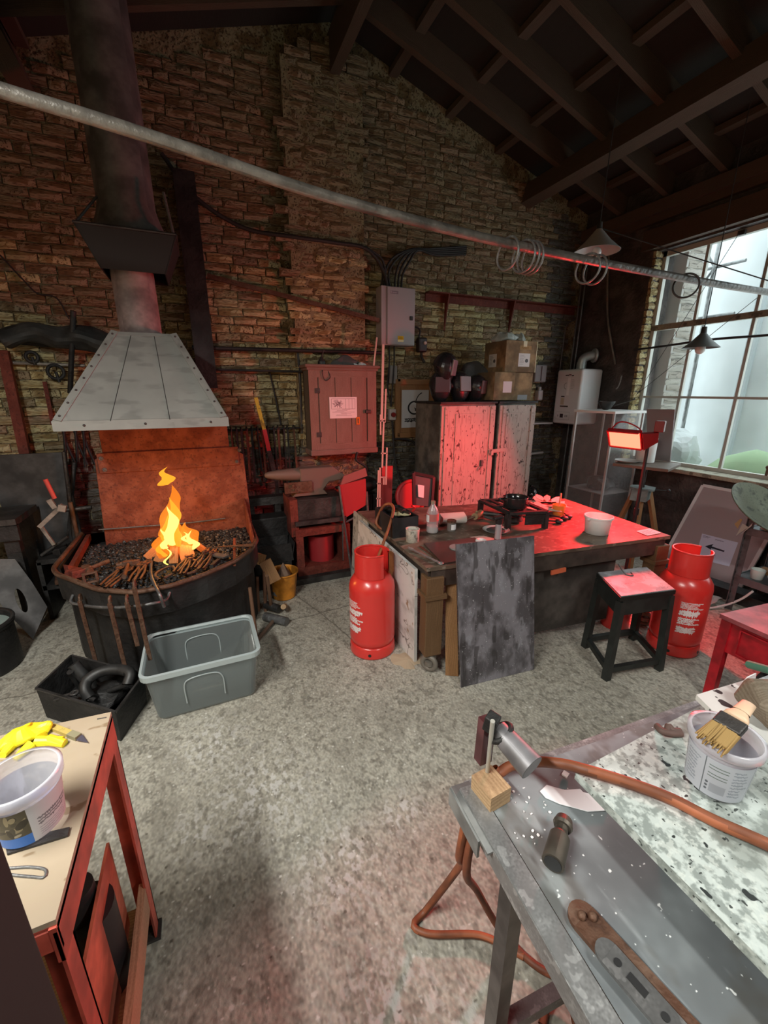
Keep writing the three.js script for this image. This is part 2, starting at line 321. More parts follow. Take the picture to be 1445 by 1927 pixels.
// right wall: dark painted masonry around one wide steel window
const WZ0 = 1.03, WZ1 = 4.3, WY0 = 0.96, WY1 = 3.29;
{
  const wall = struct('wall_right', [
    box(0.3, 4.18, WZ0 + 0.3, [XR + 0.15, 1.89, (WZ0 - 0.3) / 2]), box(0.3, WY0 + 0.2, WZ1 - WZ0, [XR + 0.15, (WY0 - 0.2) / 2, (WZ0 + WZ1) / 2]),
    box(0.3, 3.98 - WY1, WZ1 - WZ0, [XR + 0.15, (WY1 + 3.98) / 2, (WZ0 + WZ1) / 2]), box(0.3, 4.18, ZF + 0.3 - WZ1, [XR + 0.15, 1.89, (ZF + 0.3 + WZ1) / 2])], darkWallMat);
  // limewashed bricks of the window jamb, stacked up the reveal
  for (let i = 0, y = WY0 + 0.0; y < WY1 - 0.06; i++, y += 0.0755) {
    const g = brickUnits[i % 8], m = new THREE.Mesh(g, brickMats.cream[i % 4]); m.name = 'brick'; m.castShadow = m.receiveShadow = true;
    m.position.set(XR + 0.045 + (i % 2 ? 0.004 : -0.002), y + 0.037, WZ0 - 0.012); m.scale.set(0.125, 0.064, 0.05); wall.add(m);
  }
  // dark lintel beam over the window, ledge above it
  part(wall, 'lintel', box(0.1, 0.2, WZ1 - WZ0 + 0.3, [XR - 0.03, WY1 + 0.12, (WZ0 + WZ1) / 2]), mat.woodDark);
  part(wall, 'ledge', box(0.06, 0.09, 8.5, [XR - 0.03, 3.62, 4.3]), mat.woodDark);
}
struct('wall_left', box(0.3, 4.18, ZF + 0.6, [XL - 0.15, 1.89, ZF / 2]), M([0.42, 0.38, 0.24], 0.9, 0, { map: brickTex }));
struct('wall_front', ext([[XL - 0.3, -0.2], [XR + 0.3, -0.2], [XR + 0.3, roofY(4.95) + 0.05], [RIDGE, roofY(RIDGE) + 0.14], [XL - 0.3, roofY(-2.01) + 0.05]], 0.3).translate(0, 0, ZF + 0.15), M([0.42, 0.38, 0.24], 0.9, 0, { map: brickTex }));
{ // roof: rafters, battens, purlin and ridge under dark boarding
  const board = M([0.03, 0.026, 0.024], 0.95, 0, { map: T.wood });
  const P2 = (x, z, dy = 0) => [x, roofY(x) + dy, z];
  const quad = (x0, x1, z0, z1) => slab([P2(x0, z1, 0.12), P2(x1, z1, 0.12), P2(x1, z0, 0.12), P2(x0, z0, 0.12)], 0.06);
  const c = struct('ceiling', [quad(RIDGE, XR + 0.35, -0.3, ZF + 0.3), quad(XL - 0.3, RIDGE, -0.3, ZF + 0.3)], board);
  for (let z = 0.52, i = 0; z < ZF; z += 0.55, i++) {
    for (const s of [1, -1]) {
      const xe = s > 0 ? XR : XL, g = bar(P2(xe, z, 0.02), P2(RIDGE, z, 0.02), 0.06, 0.19);
      part(c, 'rafter', g, mat.woodRoof);
    }
  }
  for (const x of [4.55, 4.1, 3.4, 2.75, 2.1, -0.2, -0.9, -1.5]) part(c, 'batten', bar([x, roofY(x) + 0.085, -0.1], [x, roofY(x) + 0.085, ZF], 0.09, 0.05), mat.woodRoof);
  part(c, 'purlin', box(0.13, 0.22, ZF, [3.86, roofY(3.86) - 0.14, ZF / 2], [0, 0, -0.29]), mat.woodRoof);
  part(c, 'purlin', box(0.13, 0.22, ZF, [-0.95, roofY(-0.95) - 0.14, ZF / 2], [0, 0, 0.29]), mat.woodRoof);
  part(c, 'ridge_beam', box(0.09, 0.3, ZF, [RIDGE, roofY(RIDGE) - 0.16, ZF / 2]), mat.woodRoof);
  part(c, 'wall_plate', box(0.1, 0.12, ZF, [XR - 0.05, EAVE - 0.12, ZF / 2]), mat.woodRoof);
}
{ // steel window: frame, bars, transom and each pane; stone sill and what lies in the yard behind it
  const fx = 5.0, w = new THREE.Group(); w.name = 'window_1'; w.userData.kind = 'structure'; scene.add(w);
  const fm = M([0.42, 0.42, 0.38], 0.6);
  const glass = M([0.93, 0.97, 0.97], 0.02, 0, { transmission: 1, thickness: 0, ior: 1.3 });
  const zs = [WZ0 + 0.02, 1.5, 2.055, 2.61, 3.165, 3.72, WZ1 - 0.02], ys = [WY0 + 0.03, 1.73, 2.5, WY1 - 0.03];
  part(w, 'frame', [box(0.05, 0.05, WZ1 - WZ0, [fx, WY0 + 0.025, (WZ0 + WZ1) / 2]), box(0.05, 0.05, WZ1 - WZ0, [fx, WY1 - 0.025, (WZ0 + WZ1) / 2]), box(0.05, WY1 - WY0, 0.045, [fx, (WY0 + WY1) / 2, WZ0 + 0.022]), box(0.05, WY1 - WY0, 0.045, [fx, (WY0 + WY1) / 2, WZ1 - 0.022])], fm);
  for (const z of zs.slice(1, -1)) part(w, 'mullion', box(0.035, WY1 - WY0, 0.028, [fx, (WY0 + WY1) / 2, z]), fm);
  part(w, 'glazing_bar', box(0.03, 0.024, WZ1 - WZ0, [fx, 1.73, (WZ0 + WZ1) / 2]), fm);
  part(w, 'transom', box(0.05, 0.06, WZ1 - WZ0, [fx - 0.005, 2.5, (WZ0 + WZ1) / 2]), M([0.3, 0.27, 0.2], 0.6, 0, { map: T.worn }));
  for (let i = 0; i < 6; i++) for (let j = 0; j < 3; j++) part(w, 'pane', print([fx, ys[j + 1], zs[i]], [fx, ys[j + 1], zs[i + 1]], [fx, ys[j], zs[i + 1]], [fx, ys[j], zs[i]]), glass);
  part(w, 'sill', box(0.34, 0.045, WZ1 - WZ0 + 0.1, [XR + 0.08, WY0 - 0.012, (WZ0 + WZ1) / 2 - 0.02], [0, 0, 0.03], 0.01), M([0.42, 0.39, 0.3], 0.8, 0, { map: T.worn, ...bmp }));
  part(w, 'stay', [rod([fx - 0.03, WY0 + 0.05, 2.47], [fx - 0.03, WY0 + 0.12, 2.47], 0.012), ball(0.02, [fx - 0.03, WY0 + 0.13, 2.47])], mat.brownSteel, 'brass window stay knob');
}
{ // fluorescent battens on chains, behind and above the camera
  const gl = new THREE.MeshStandardMaterial({ color: 0xffffff, emissive: new THREE.Color().setRGB(1, 0.99, 0.93), emissiveIntensity: 2.5 });
  TUBES.forEach(([x, y, z], i) => {
    const f = thing('fluorescent_batten', ['white fluorescent batten hanging over the red framed bench', 'white fluorescent batten hanging over the steel bench'][i], 'light fitting');
    part(f, 'reflector', [box(0.26, 0.012, 1.6, [x, y + 0.05, z]), box(0.09, 0.05, 1.58, [x, y + 0.08, z])], mat.white);
    part(f, 'lamp_tube', rod([x, y + 0.015, z - 0.75], [x, y + 0.015, z + 0.75], 0.016), gl);
    for (const d of [-0.6, 0.6]) part(f, 'chain', rod([x, y + 0.1, z + d], [x, roofY(x) - 0.1, z + d], 0.005, 6), mat.darkSteel);
  });
}
const PM1 = M([0.62, 0.58, 0.52], 0.9, 0, { map: T.worn }), PM2 = M([0.55, 0.5, 0.44], 0.9, 0, { map: T.worn });
{ // the yard: ground, white sheeted wall with posts, brick pier, scaffold and a green net over a heap
  struct('yard_ground', box(5, 0.2, 12, [7.68, -0.3, 3]), M([0.5, 0.5, 0.48], 0.9));
  const sheet = M([0.84, 0.88, 0.88], 0.8, 0, { map: T.sheet });
  const s = thing('sheeted_hoarding', 'white plastic sheeted hoarding with grey posts outside the window', 'hoarding');
  const wavy = (z0, z1, x) => { const g = new THREE.PlaneGeometry(z1 - z0, 5, 24, 10), p = g.attributes.position; for (let i = 0; i < p.count; i++) p.setZ(i, 0.03 * Math.sin(p.getX(i) * 7 + z0) + 0.02 * n3(p.getX(i) * 2, p.getY(i) * 2, z0)); g.computeVertexNormals(); return put(uvm(g), [x, 2.3, (z0 + z1) / 2], [0, -Math.PI / 2, 0]); };
  for (const [a, b] of [[-2.2, 0.1], [0.1, 1.15], [1.15, 2.45], [2.45, 4.25], [4.25, 6]]) part(s, 'sheet', wavy(a, b, 6.9), sheet);
  for (const z of [0.1, 1.15, 2.45, 4.25]) part(s, 'post', box(0.07, 5, 0.1, [6.83, 2.3, z]), M([0.5, 0.55, 0.56], 0.7));
  const sc = thing('scaffold_frame', 'pale scaffold tube frame standing outside the window by the brick pier', 'scaffold');
  for (const [z, y] of [[0.35, 0], [0.75, 0]]) part(sc, 'upright', rod([6.4, -0.2, z], [6.4, 4.6, z], 0.025), mat.galv);
  for (const y of [2.75, 3.35, 3.95]) part(sc, 'ledger', rod([6.4, y, 0.0], [6.4, y, 1.1], 0.02), mat.galv);
  part(sc, 'brace', [rod([6.4, 2.75, 0.35], [6.4, 3.35, 0.75], 0.015), rod([6.4, 3.95, 0.35], [6.4, 3.35, 0.75], 0.015)], mat.galv);
  const pier = thing('brick_pier', 'pale brick pier outside the left edge of the window', 'pier');
  part(pier, 'core', box(0.3, 3.8, 0.2, [5.42, 1.7, WZ0 - 0.01]), M([0.55, 0.53, 0.5], 0.9));
  for (let i = 0; i < 40; i++) { const m = new THREE.Mesh(brickUnits[i % 8], pierMat(i)); m.name = 'brick'; m.position.set(5.42 + (i % 2 ? 0.02 : -0.015), 0.7 + i * 0.0755, WZ0 + 0.085); m.scale.set(0.26, 0.064, 0.04); pier.add(m); }
  function pierMat(i) { return [PM1, PM2][i % 2]; }
  const tarpGeo = (z0, z1, h, x, sd) => { const g = new THREE.PlaneGeometry(1.0, z1 - z0, 14, 36), p = g.attributes.position; for (let i = 0; i < p.count; i++) { const u = p.getX(i) * 2, w = p.getY(i) / (z1 - z0) * 2; const dome = Math.max(0, 1 - u * u) * Math.max(0, 1 - w ** 6); p.setZ(i, -0.2 + (h + 0.16 * n3(p.getY(i) * 1.6 + sd, 0, 0)) * Math.pow(dome, 0.45) + 0.05 * n3(u * 3, p.getY(i) * 5, sd)); } g.rotateX(-Math.PI / 2); g.computeVertexNormals(); return uvm(g).translate(x, 0, (z0 + z1) / 2); };
  single('green_net_heap', 'heap covered with pale green netting outside the window', 'netting', tarpGeo(1.25, 4.6, 1.42, 5.95, 3), M([0.45, 0.62, 0.38], 0.9, 0, { map: T.sheet }));
  single('plastic_bundle', 'crumpled pale plastic bundle beside the green netting outside', 'plastic', rough(ball(0.3, [6.02, 1.02, 0.87], [0.9, 1.1, 1.2], undefined, 24, 16), 0.07, 7), M([0.7, 0.74, 0.74], 0.6));
  single('yard_stack', 'low pale stack of boards under plastic outside the window', 'stack', [box(0.6, 0.85, 0.62, [6.02, 0.225, 0.87]), box(0.62, 0.05, 0.64, [6.02, 0.66, 0.87])], M([0.6, 0.62, 0.62], 0.8));
}

// ------------------------------------------------------------------ the forge
const HR = 0.65;                        // height of the hearth rim
{
  const f = thing('forge_hearth', 'large black steel blacksmith forge hearth with rounded front', 'forge');
  // plan of the hearth: straight sides, rounded front, in world x,z
  const plan = (k, dz = 0) => {
    const p = [[0.30, 0.62], [0.30, 1.36], [0.22, 1.58], [0.1, 1.74], [-0.08, 1.88], [-0.28, 1.98], [-0.48, 1.99], [-0.68, 1.86], [-0.86, 1.64], [-0.97, 1.5], [-1.02, 1.36], [-1.02, 0.62]];
    return p.map(([x, z]) => [-0.36 + (x + 0.36) * k, z < 0.7 ? z : 1.0 + (z - 1.0) * k + dz]);
  };
  const flat = (pts, h, hole) => { const g = ext(pts.map(([x, z]) => [x, -z]), h, 0, hole ? [hole.map(([x, z]) => [x, -z])] : []); return g.rotateX(-Math.PI / 2); };
  part(f, 'tub', [flat(plan(1), 0.17, plan(0.965)).translate(0, HR - 0.085, 0), flat(plan(0.94), HR - 0.12).translate(0, (HR - 0.12) / 2, 0)], mat.blackSteel);
  const rim = plan(1).map(([x, z]) => V(x, HR + 0.006, z));
  part(f, 'rim', uvm(new THREE.TubeGeometry(new THREE.CatmullRomCurve3(rim, false, 'catmullrom', 0.15), 90, 0.016, 8)), mat.brownSteel);
  const inner = plan(0.93).map(([x, z]) => V(x, HR - 0.03, z)).slice(9);
  part(f, 'fire_bar', bar(inner[0], inner[2], 0.03, 0.05), mat.rustRed);
  // rusted plate behind the fire, its foot wider than its head, joints and bolts
  const bp = part(f, 'back_plate', [ext([[-0.80, 1.28], [-0.74, 1.32], [-0.74, 1.62], [0.2, 1.62], [0.2, 1.32], [0.31, 1.26], [0.33, 0.55], [-0.84, 0.55]], 0.016, 0.003).translate(0, 0, 0.74), ext([[-0.78, 1.17], [0.27, 1.17], [0.27, 1.33], [-0.78, 1.33]], 0.014, 0.003).translate(0, 0, 0.757)], mat.rustPlate);
  for (const [x, y] of [[-0.75, 1.29], [-0.74, 1.2], [0.28, 1.3], [0.25, 1.2]]) part(bp, 'bolt', [cyl(0.016, 0.016, 0.014, [x, y, 0.767], [Math.PI / 2, 0, 0], 6), ball(0.009, [x, y, 0.775])], mat.midSteel);
  part(f, 'side_plate', slab([[0.285, 0.5, 0.75], [0.285, 0.5, 1.36], [0.285, 0.68, 1.36], [0.285, 0.86, 0.75]], 0.012), mat.rustPlate);
  // towel-rail style tool rail hung on the front
  const rp = [[137, 1120], [133, 1132], [152, 1138], [195, 1143], [240, 1142], [290, 1135], [313, 1128], [320, 1113]].map(([u, v], i) => onZ(u, v, [1.62, 1.66, 1.75, 1.97, 2.06, 2.09, 2.02, 1.97][i]));
  part(f, 'tool_rail', tube(rp, 0.009, 50), mat.midSteel);
  part(f, 'trim_wire', tube([[-0.86, 0.72, 0.78], [-0.6, 0.715, 0.8], [-0.2, 0.7, 0.8], [0.1, 0.7, 0.79]], 0.006, 20), mat.midSteel);
  // bed of coal: the floor of it and the lumps nobody could count
  const bed = new THREE.PlaneGeometry(1.3, 1.34, 64, 64), bp2 = bed.attributes.position; bed.rotateX(-Math.PI / 2);
  for (let i = 0; i < bp2.count; i++) { const x = bp2.getX(i) - 0.36, z = bp2.getZ(i) + 1.3; bp2.setXYZ(i, x, HR - 0.095 + 0.05 * Math.exp(-((x + 0.28) ** 2 + (z - 1.2) ** 2) * 6) + 0.015 * n3(x * 16, 0, z * 16) + 0.02 * n3(x * 5, 2, z * 5), z); }
  bed.computeVertexNormals();
  const coalM = M([0.028, 0.027, 0.028], 0.5, 0, { map: T.grunge }), ashM = M([0.13, 0.11, 0.095], 0.9, 0, { map: T.grunge });
  const inside = (x, z, k) => { const p = plan(k); let c = false; for (let i = 0, j = p.length - 1; i < p.length; j = i++) if ((p[i][1] > z) !== (p[j][1] > z) && x < (p[j][0] - p[i][0]) * (z - p[i][1]) / (p[j][1] - p[i][1]) + p[i][0]) c = !c; return c; };
  { const g = bed.toNonIndexed(), p = g.attributes.position, keep = []; for (let i = 0; i < p.count; i += 3) if ([0, 1, 2].every((k) => inside(p.getX(i + k), p.getZ(i + k), 0.955))) for (let k = 0; k < 3; k++) keep.push(p.getX(i + k), p.getY(i + k), p.getZ(i + k)); const q = new THREE.BufferGeometry(); q.setAttribute('position', new THREE.Float32BufferAttribute(keep, 3)); q.computeVertexNormals(); const m = part(f, 'coal_bed', uvm(q), coalM); m.userData.kind = 'stuff'; }
  const lump = rough(uvm(new THREE.IcosahedronGeometry(0.013, 0)), 0.005, 90);
  for (const [nm, mm, n, cond] of [['coal', coalM, 3600, () => true], ['ash', ashM, 160, (x, z) => Math.hypot(x + 0.1, z - 1.1) < 0.42]]) {
    const im = new THREE.InstancedMesh(lump, mm, n); im.name = nm; im.userData.kind = 'stuff'; im.castShadow = im.receiveShadow = true;
    const q = new THREE.Quaternion(), e = new THREE.Euler();
    for (let i = 0; i < n; ) { const x = rr(-1.02, 0.3), z = rr(0.75, 2.0); if (!inside(x, z, 0.94) || !cond(x, z)) continue; const s = rr(0.4, 1.35); im.setMatrixAt(i++, new THREE.Matrix4().compose(V(x, HR - 0.085 + 0.05 * Math.exp(-((x + 0.28) ** 2 + (z - 1.2) ** 2) * 6) + rr(0, 0.012), z), q.setFromEuler(e.set(rr(0, 6), rr(0, 6), 0)), V(s, s * rr(0.6, 1), s))); }
    f.add(im);
  }
}
{ // hood, duct and flue over the fire
  const h = thing('forge_hood', 'grey riveted steel smoke hood and flue above the forge', 'hood');
  const zf = 1.5, b = { x0: -0.81, x1: 0.165, y: 1.62 }, t = { x0: -0.5, x1: -0.095, y: 2.19, z: 1.0 }, zb = 0.5, yl = 1.565;
  const galvan = M([0.4, 0.4, 0.375], 0.5, 0.1, { map: T.galvan });
  part(h, 'front_panel', slab([[b.x0, b.y, zf], [b.x1, b.y, zf], [t.x1, t.y, t.z], [t.x0, t.y, t.z]], 0.01), galvan);
  part(h, 'side_panel', slab([[b.x0, b.y, zb], [b.x0, b.y, zf], [t.x0, t.y, t.z], [t.x0, t.y, zb]], 0.01), galvan);
  part(h, 'side_panel', slab([[b.x1, b.y, zf], [b.x1, b.y, zb], [t.x1, t.y, zb], [t.x1, t.y, t.z]], 0.01), galvan);
  part(h, 'back_panel', ext([[b.x0, b.y - 0.05], [b.x1, b.y - 0.05], [t.x1, t.y], [t.x0, t.y]], 0.01).translate(0, 0, zb - 0.005), mat.darkSteel);
  part(h, 'skirt', [box(b.x1 - b.x0 + 0.02, 0.06, 0.008, [(b.x0 + b.x1) / 2, yl + 0.03, zf + 0.006]), box(0.008, 0.06, zf - zb, [b.x0 - 0.006, yl + 0.03, (zf + zb) / 2]), box(0.008, 0.06, zf - zb, [b.x1 + 0.006, yl + 0.03, (zf + zb) / 2])], galvan);
  part(h, 'seam', [0.3, 0.64].map((k) => bar([b.x0 + (b.x1 - b.x0) * k, b.y + 0.0, zf + 0.012], [t.x0 + (t.x1 - t.x0) * k, t.y, t.z + 0.012], 0.004, 0.004)), mat.darkSteel);
  const n = V(0, zf - t.z, t.y - b.y).normalize();
  for (const s of [0, 1]) {
    const a = V(s ? b.x1 : b.x0, b.y, zf).addScaledVector(n, 0.014), c = V(s ? t.x1 : t.x0, t.y, t.z).addScaledVector(n, 0.014), off = s ? -0.02 : 0.02; a.x += off; c.x += off;
    const strip = part(h, 'edge_strip', bar(a, c, 0.045, 0.006, n), galvan);
    for (let i = 0; i < 8; i++) part(strip, 'rivet', ball(0.0075, a.clone().lerp(c, 0.04 + i * 0.131).addScaledVector(n, 0.004), [1, 1, 1], undefined, 8, 6), mat.darkSteel);
  }
  const top = part(h, 'edge_strip', bar(V(t.x0, t.y - 0.012, t.z + 0.012).addScaledVector(n, 0.008), V(t.x1, t.y - 0.012, t.z + 0.012).addScaledVector(n, 0.008), 0.03, 0.006, n), galvan);
  for (const x of [-0.66, -0.33, 0.06]) part(h, 'rivet', ball(0.008, [x, yl + 0.032, zf + 0.011], [1, 1, 1], undefined, 8, 6), mat.darkSteel);
  const cx = -0.31, cz = 0.76;
  part(h, 'top_plate', box(t.x1 - t.x0 + 0.02, 0.012, t.z - zb, [(t.x0 + t.x1) / 2, t.y, (t.z + zb) / 2]), galvan);
  part(h, 'duct', cyl(0.14, 0.14, 0.72, [cx - 0.03, 2.54, cz], undefined, 32), M([0.4, 0.3, 0.285], 0.7, 0.1, { map: T.grunge }), 'pinkish brown round duct');
  // black pyramid collar hung round the duct with a lip
  const fr = (y0, r0x, r0z, y1, r1x, r1z) => { const q = (y, a, c) => [[cx - a, y, cz + c], [cx + a, y, cz + c], [cx + a, y, cz - c], [cx - a, y, cz - c]]; const A0 = q(y0, r0x, r0z), A1 = q(y1, r1x, r1z); return [0, 1, 2, 3].map((i) => slab([A0[i], A0[(i + 1) % 4], A1[(i + 1) % 4], A1[i]], 0.008)); };
  part(h, 'collar', fr(2.6, 0.19, 0.18, 2.84, 0.29, 0.24), M([0.012, 0.012, 0.012], 0.7));
  part(h, 'collar_lip', wire([[cx - 0.295, 2.84, cz + 0.25], [cx + 0.295, 2.84, cz + 0.25], [cx + 0.295, 2.84, cz - 0.25], [cx - 0.295, 2.84, cz - 0.25], [cx - 0.295, 2.84, cz + 0.25]], 0.009), mat.darkSteel);
  part(h, 'flue', lathe([[0.235, 2.85], [0.225, 2.9], [0.195, 2.98], [0.18, 3.04], [0.175, 4.42]], [cx, 0, cz], 36), M([0.17, 0.165, 0.16], 0.6, 0.1, { map: T.grunge }));
  part(h, 'stay', [rod([cx - 0.28, 2.85, cz + 0.23], [cx - 0.15, 3.08, cz + 0.06], 0.008), rod([cx + 0.28, 2.85, cz + 0.23], [cx + 0.25, 3.1, cz + 0.2], 0.01)], mat.midSteel);
  part(h, 'rear_flue', box(0.17, 1.75, 0.12, [0.1, 2.7, 0.1]), mat.blackSteel, 'black rear flue box against the wall');
}
{ // fire: kindling laid as a small tent, flames and the light they give
  const fx = -0.28, fz = 1.3, y0 = HR - 0.045;
  const kind = (a, b, w, d, lab) => single('kindling_stick', lab, 'firewood', bar(a, b, w, d, [0, 0.3, 1]), M([0.52, 0.24, 0.1], 0.8, 0, { map: T.wood }), 'kindling of the forge fire');
  kind([fx - 0.015, y0, fz + 0.2], [fx + 0.0, y0 + 0.14, fz + 0.05], 0.055, 0.045, 'upright pale kindling stick at the front of the fire');
  kind([fx + 0.085, y0, fz + 0.16], [fx + 0.04, y0 + 0.17, fz + 0.0], 0.1, 0.03, 'broad orange-lit kindling slab right of the front stick');
  kind([fx - 0.12, y0, fz + 0.12], [fx - 0.02, y0 + 0.15, fz], 0.07, 0.035, 'kindling stick leaning from the left into the flames');
  kind([fx - 0.2, y0 + 0.01, fz + 0.02], [fx - 0.05, y0 + 0.13, fz - 0.02], 0.06, 0.035, 'outermost kindling block on the left of the fire');
  kind([fx + 0.2, y0, fz + 0.02], [fx + 0.07, y0 + 0.13, fz - 0.02], 0.05, 0.03, 'thin glowing kindling stick on the right of the fire');
  const fl = thing('forge_fire', 'bright orange and yellow flames of the open forge fire', 'fire');
  const tongue = (base, h, w, lean, sd, twist = 1) => {
    const g = new THREE.CylinderGeometry(1, 1, 1, 14, 26, true), p = g.attributes.position;
    for (let i = 0; i < p.count; i++) {
      const t = p.getY(i) + 0.5, prof = Math.pow(Math.sin(Math.PI * Math.min(1, 0.14 + t * 0.86)), 0.8) * (1 - 0.62 * t) * (1 + 0.3 * n3(t * 6, sd, 1)), a = Math.atan2(p.getZ(i), p.getX(i));
      const r = w * prof * (1 + 0.32 * n3(Math.cos(a) * 1.5 + sd, t * 5, Math.sin(a) * 1.5));
      p.setXYZ(i, base[0] + Math.cos(a) * r + lean * t + twist * 0.02 * Math.sin(t * 8 + sd), base[1] + t * h, base[2] + Math.sin(a) * r * 0.7 + 0.012 * Math.sin(t * 6 + sd * 2));
    }
    g.computeVertexNormals(); return uvm(g);
  };
  const E = (r, g, b, k, op = 1) => { const m = new THREE.MeshStandardMaterial({ color: 0x000000, emissive: new THREE.Color().setRGB(r, g, b), emissiveIntensity: k, roughness: 1 }); if (op < 1) { m.transparent = true; m.opacity = op; } return m; };
  const orange = E(1, 0.23, 0.01, 1.15, 0.62), amber = E(1, 0.36, 0.02, 1.35, 0.85), yellow = E(1, 0.74, 0.16, 1.7);
  part(fl, 'outer_flame', tongue([fx - 0.015, y0 + 0.1, fz + 0.05], 0.45, 0.1, 0.05, 1.3), orange);
  part(fl, 'outer_flame', tongue([fx + 0.1, y0 + 0.05, fz + 0.06], 0.22, 0.075, 0.0, 4.1), orange);
  part(fl, 'outer_flame', tongue([fx - 0.1, y0 + 0.03, fz + 0.1], 0.2, 0.06, 0.02, 6.6), orange);
  part(fl, 'middle_flame', tongue([fx - 0.01, y0 + 0.1, fz + 0.1], 0.37, 0.07, 0.035, 2.2), amber);
  part(fl, 'middle_flame', tongue([fx - 0.085, y0 + 0.05, fz + 0.15], 0.17, 0.025, 0.01, 8.2), amber);
  part(fl, 'inner_flame', tongue([fx - 0.012, y0 + 0.13, fz + 0.15], 0.29, 0.05, 0.025, 2.9), yellow);
  part(fl, 'inner_flame', tongue([fx - 0.045, y0 + 0.12, fz + 0.16], 0.15, 0.035, 0.0, 3.7), yellow);
  part(fl, 'inner_flame', tongue([fx + 0.135, y0 + 0.07, fz + 0.14], 0.15, 0.03, -0.025, 5.5), yellow);
  part(fl, 'inner_flame', tongue([fx + 0.09, y0 + 0.12, fz + 0.14], 0.1, 0.02, -0.02, 7.7), yellow);
  part(fl, 'inner_flame', tongue([fx - 0.055, y0 + 0.0, fz + 0.2], 0.14, 0.011, 0.02, 9.1), yellow);
  part(fl, 'flame_tip', tongue([fx - 0.005, y0 + 0.55, fz + 0.05], 0.13, 0.05, 0.02, 11.4), amber);
  for (const [x, y, z, k] of [[fx, y0 + 0.3, fz + 0.1, 1.0], [fx + 0.1, y0 + 0.16, fz + 0.1, 0.35]]) {
    const l = new THREE.PointLight(new THREE.Color().setRGB(1, 0.36, 0.07), k); l.name = 'fire_light'; l.position.set(x, y, z); l.castShadow = true; l.shadow.radius = 3; scene.add(l);
  }
}
// ---- smith's tools: builders in their own axes (handle along +x, lying flat on y = 0)
function hammer(name, label, len, headL, headW, hm, wm, group) {
  const t = thing(name, label, 'hammer', group);
  const hd = part(t, 'handle', put(uvm(new THREE.CylinderGeometry(0.013, 0.017, len, 12).scale(1, 1, 0.75)), [len / 2, headW / 2, 0], [0, 0, Math.PI / 2]), wm);
  part(t, 'head', [box(headW, headW, headL * 0.5, [0, headW / 2, 0], [0, 0, 0], 0.006), cyl(headW * 0.5, headW * 0.42, headL * 0.3, [0, headW / 2, headL * 0.37], [Math.PI / 2, 0, 0], 12), put(ext([[-headW / 2, 0], [headW / 2, 0], [headW * 0.2, headL * 0.32], [-headW * 0.2, headL * 0.32]], headW * 0.9, 0.004), [0, headW / 2, -headL * 0.22], [-Math.PI / 2, 0, 0])], hm);
  return t;
}
function tongs(name, label, len, open, mm, group) {    // two reins crossing at a rivet, jaws at -x
  const t = thing(name, label, 'tongs', group), r = 0.0075;
  for (const s of [1, -1]) part(t, 'rein', [tube([[-0.1, r, s * 0.006], [-0.06, r + 0.003, -s * 0.022], [0, r + 0.004 * s + 0.003, 0], [0.06, r, s * open * 0.5], [len * 0.5, r, s * open], [len, r, s * open * 0.8]], r, 34), bar([-0.13, r, s * 0.008], [-0.085, r, s * 0.012], 0.012, 0.016)], mm);
  part(t, 'rivet', cyl(0.011, 0.011, 0.026, [0, 0.014, 0], undefined, 10), mm);
  return t;
}
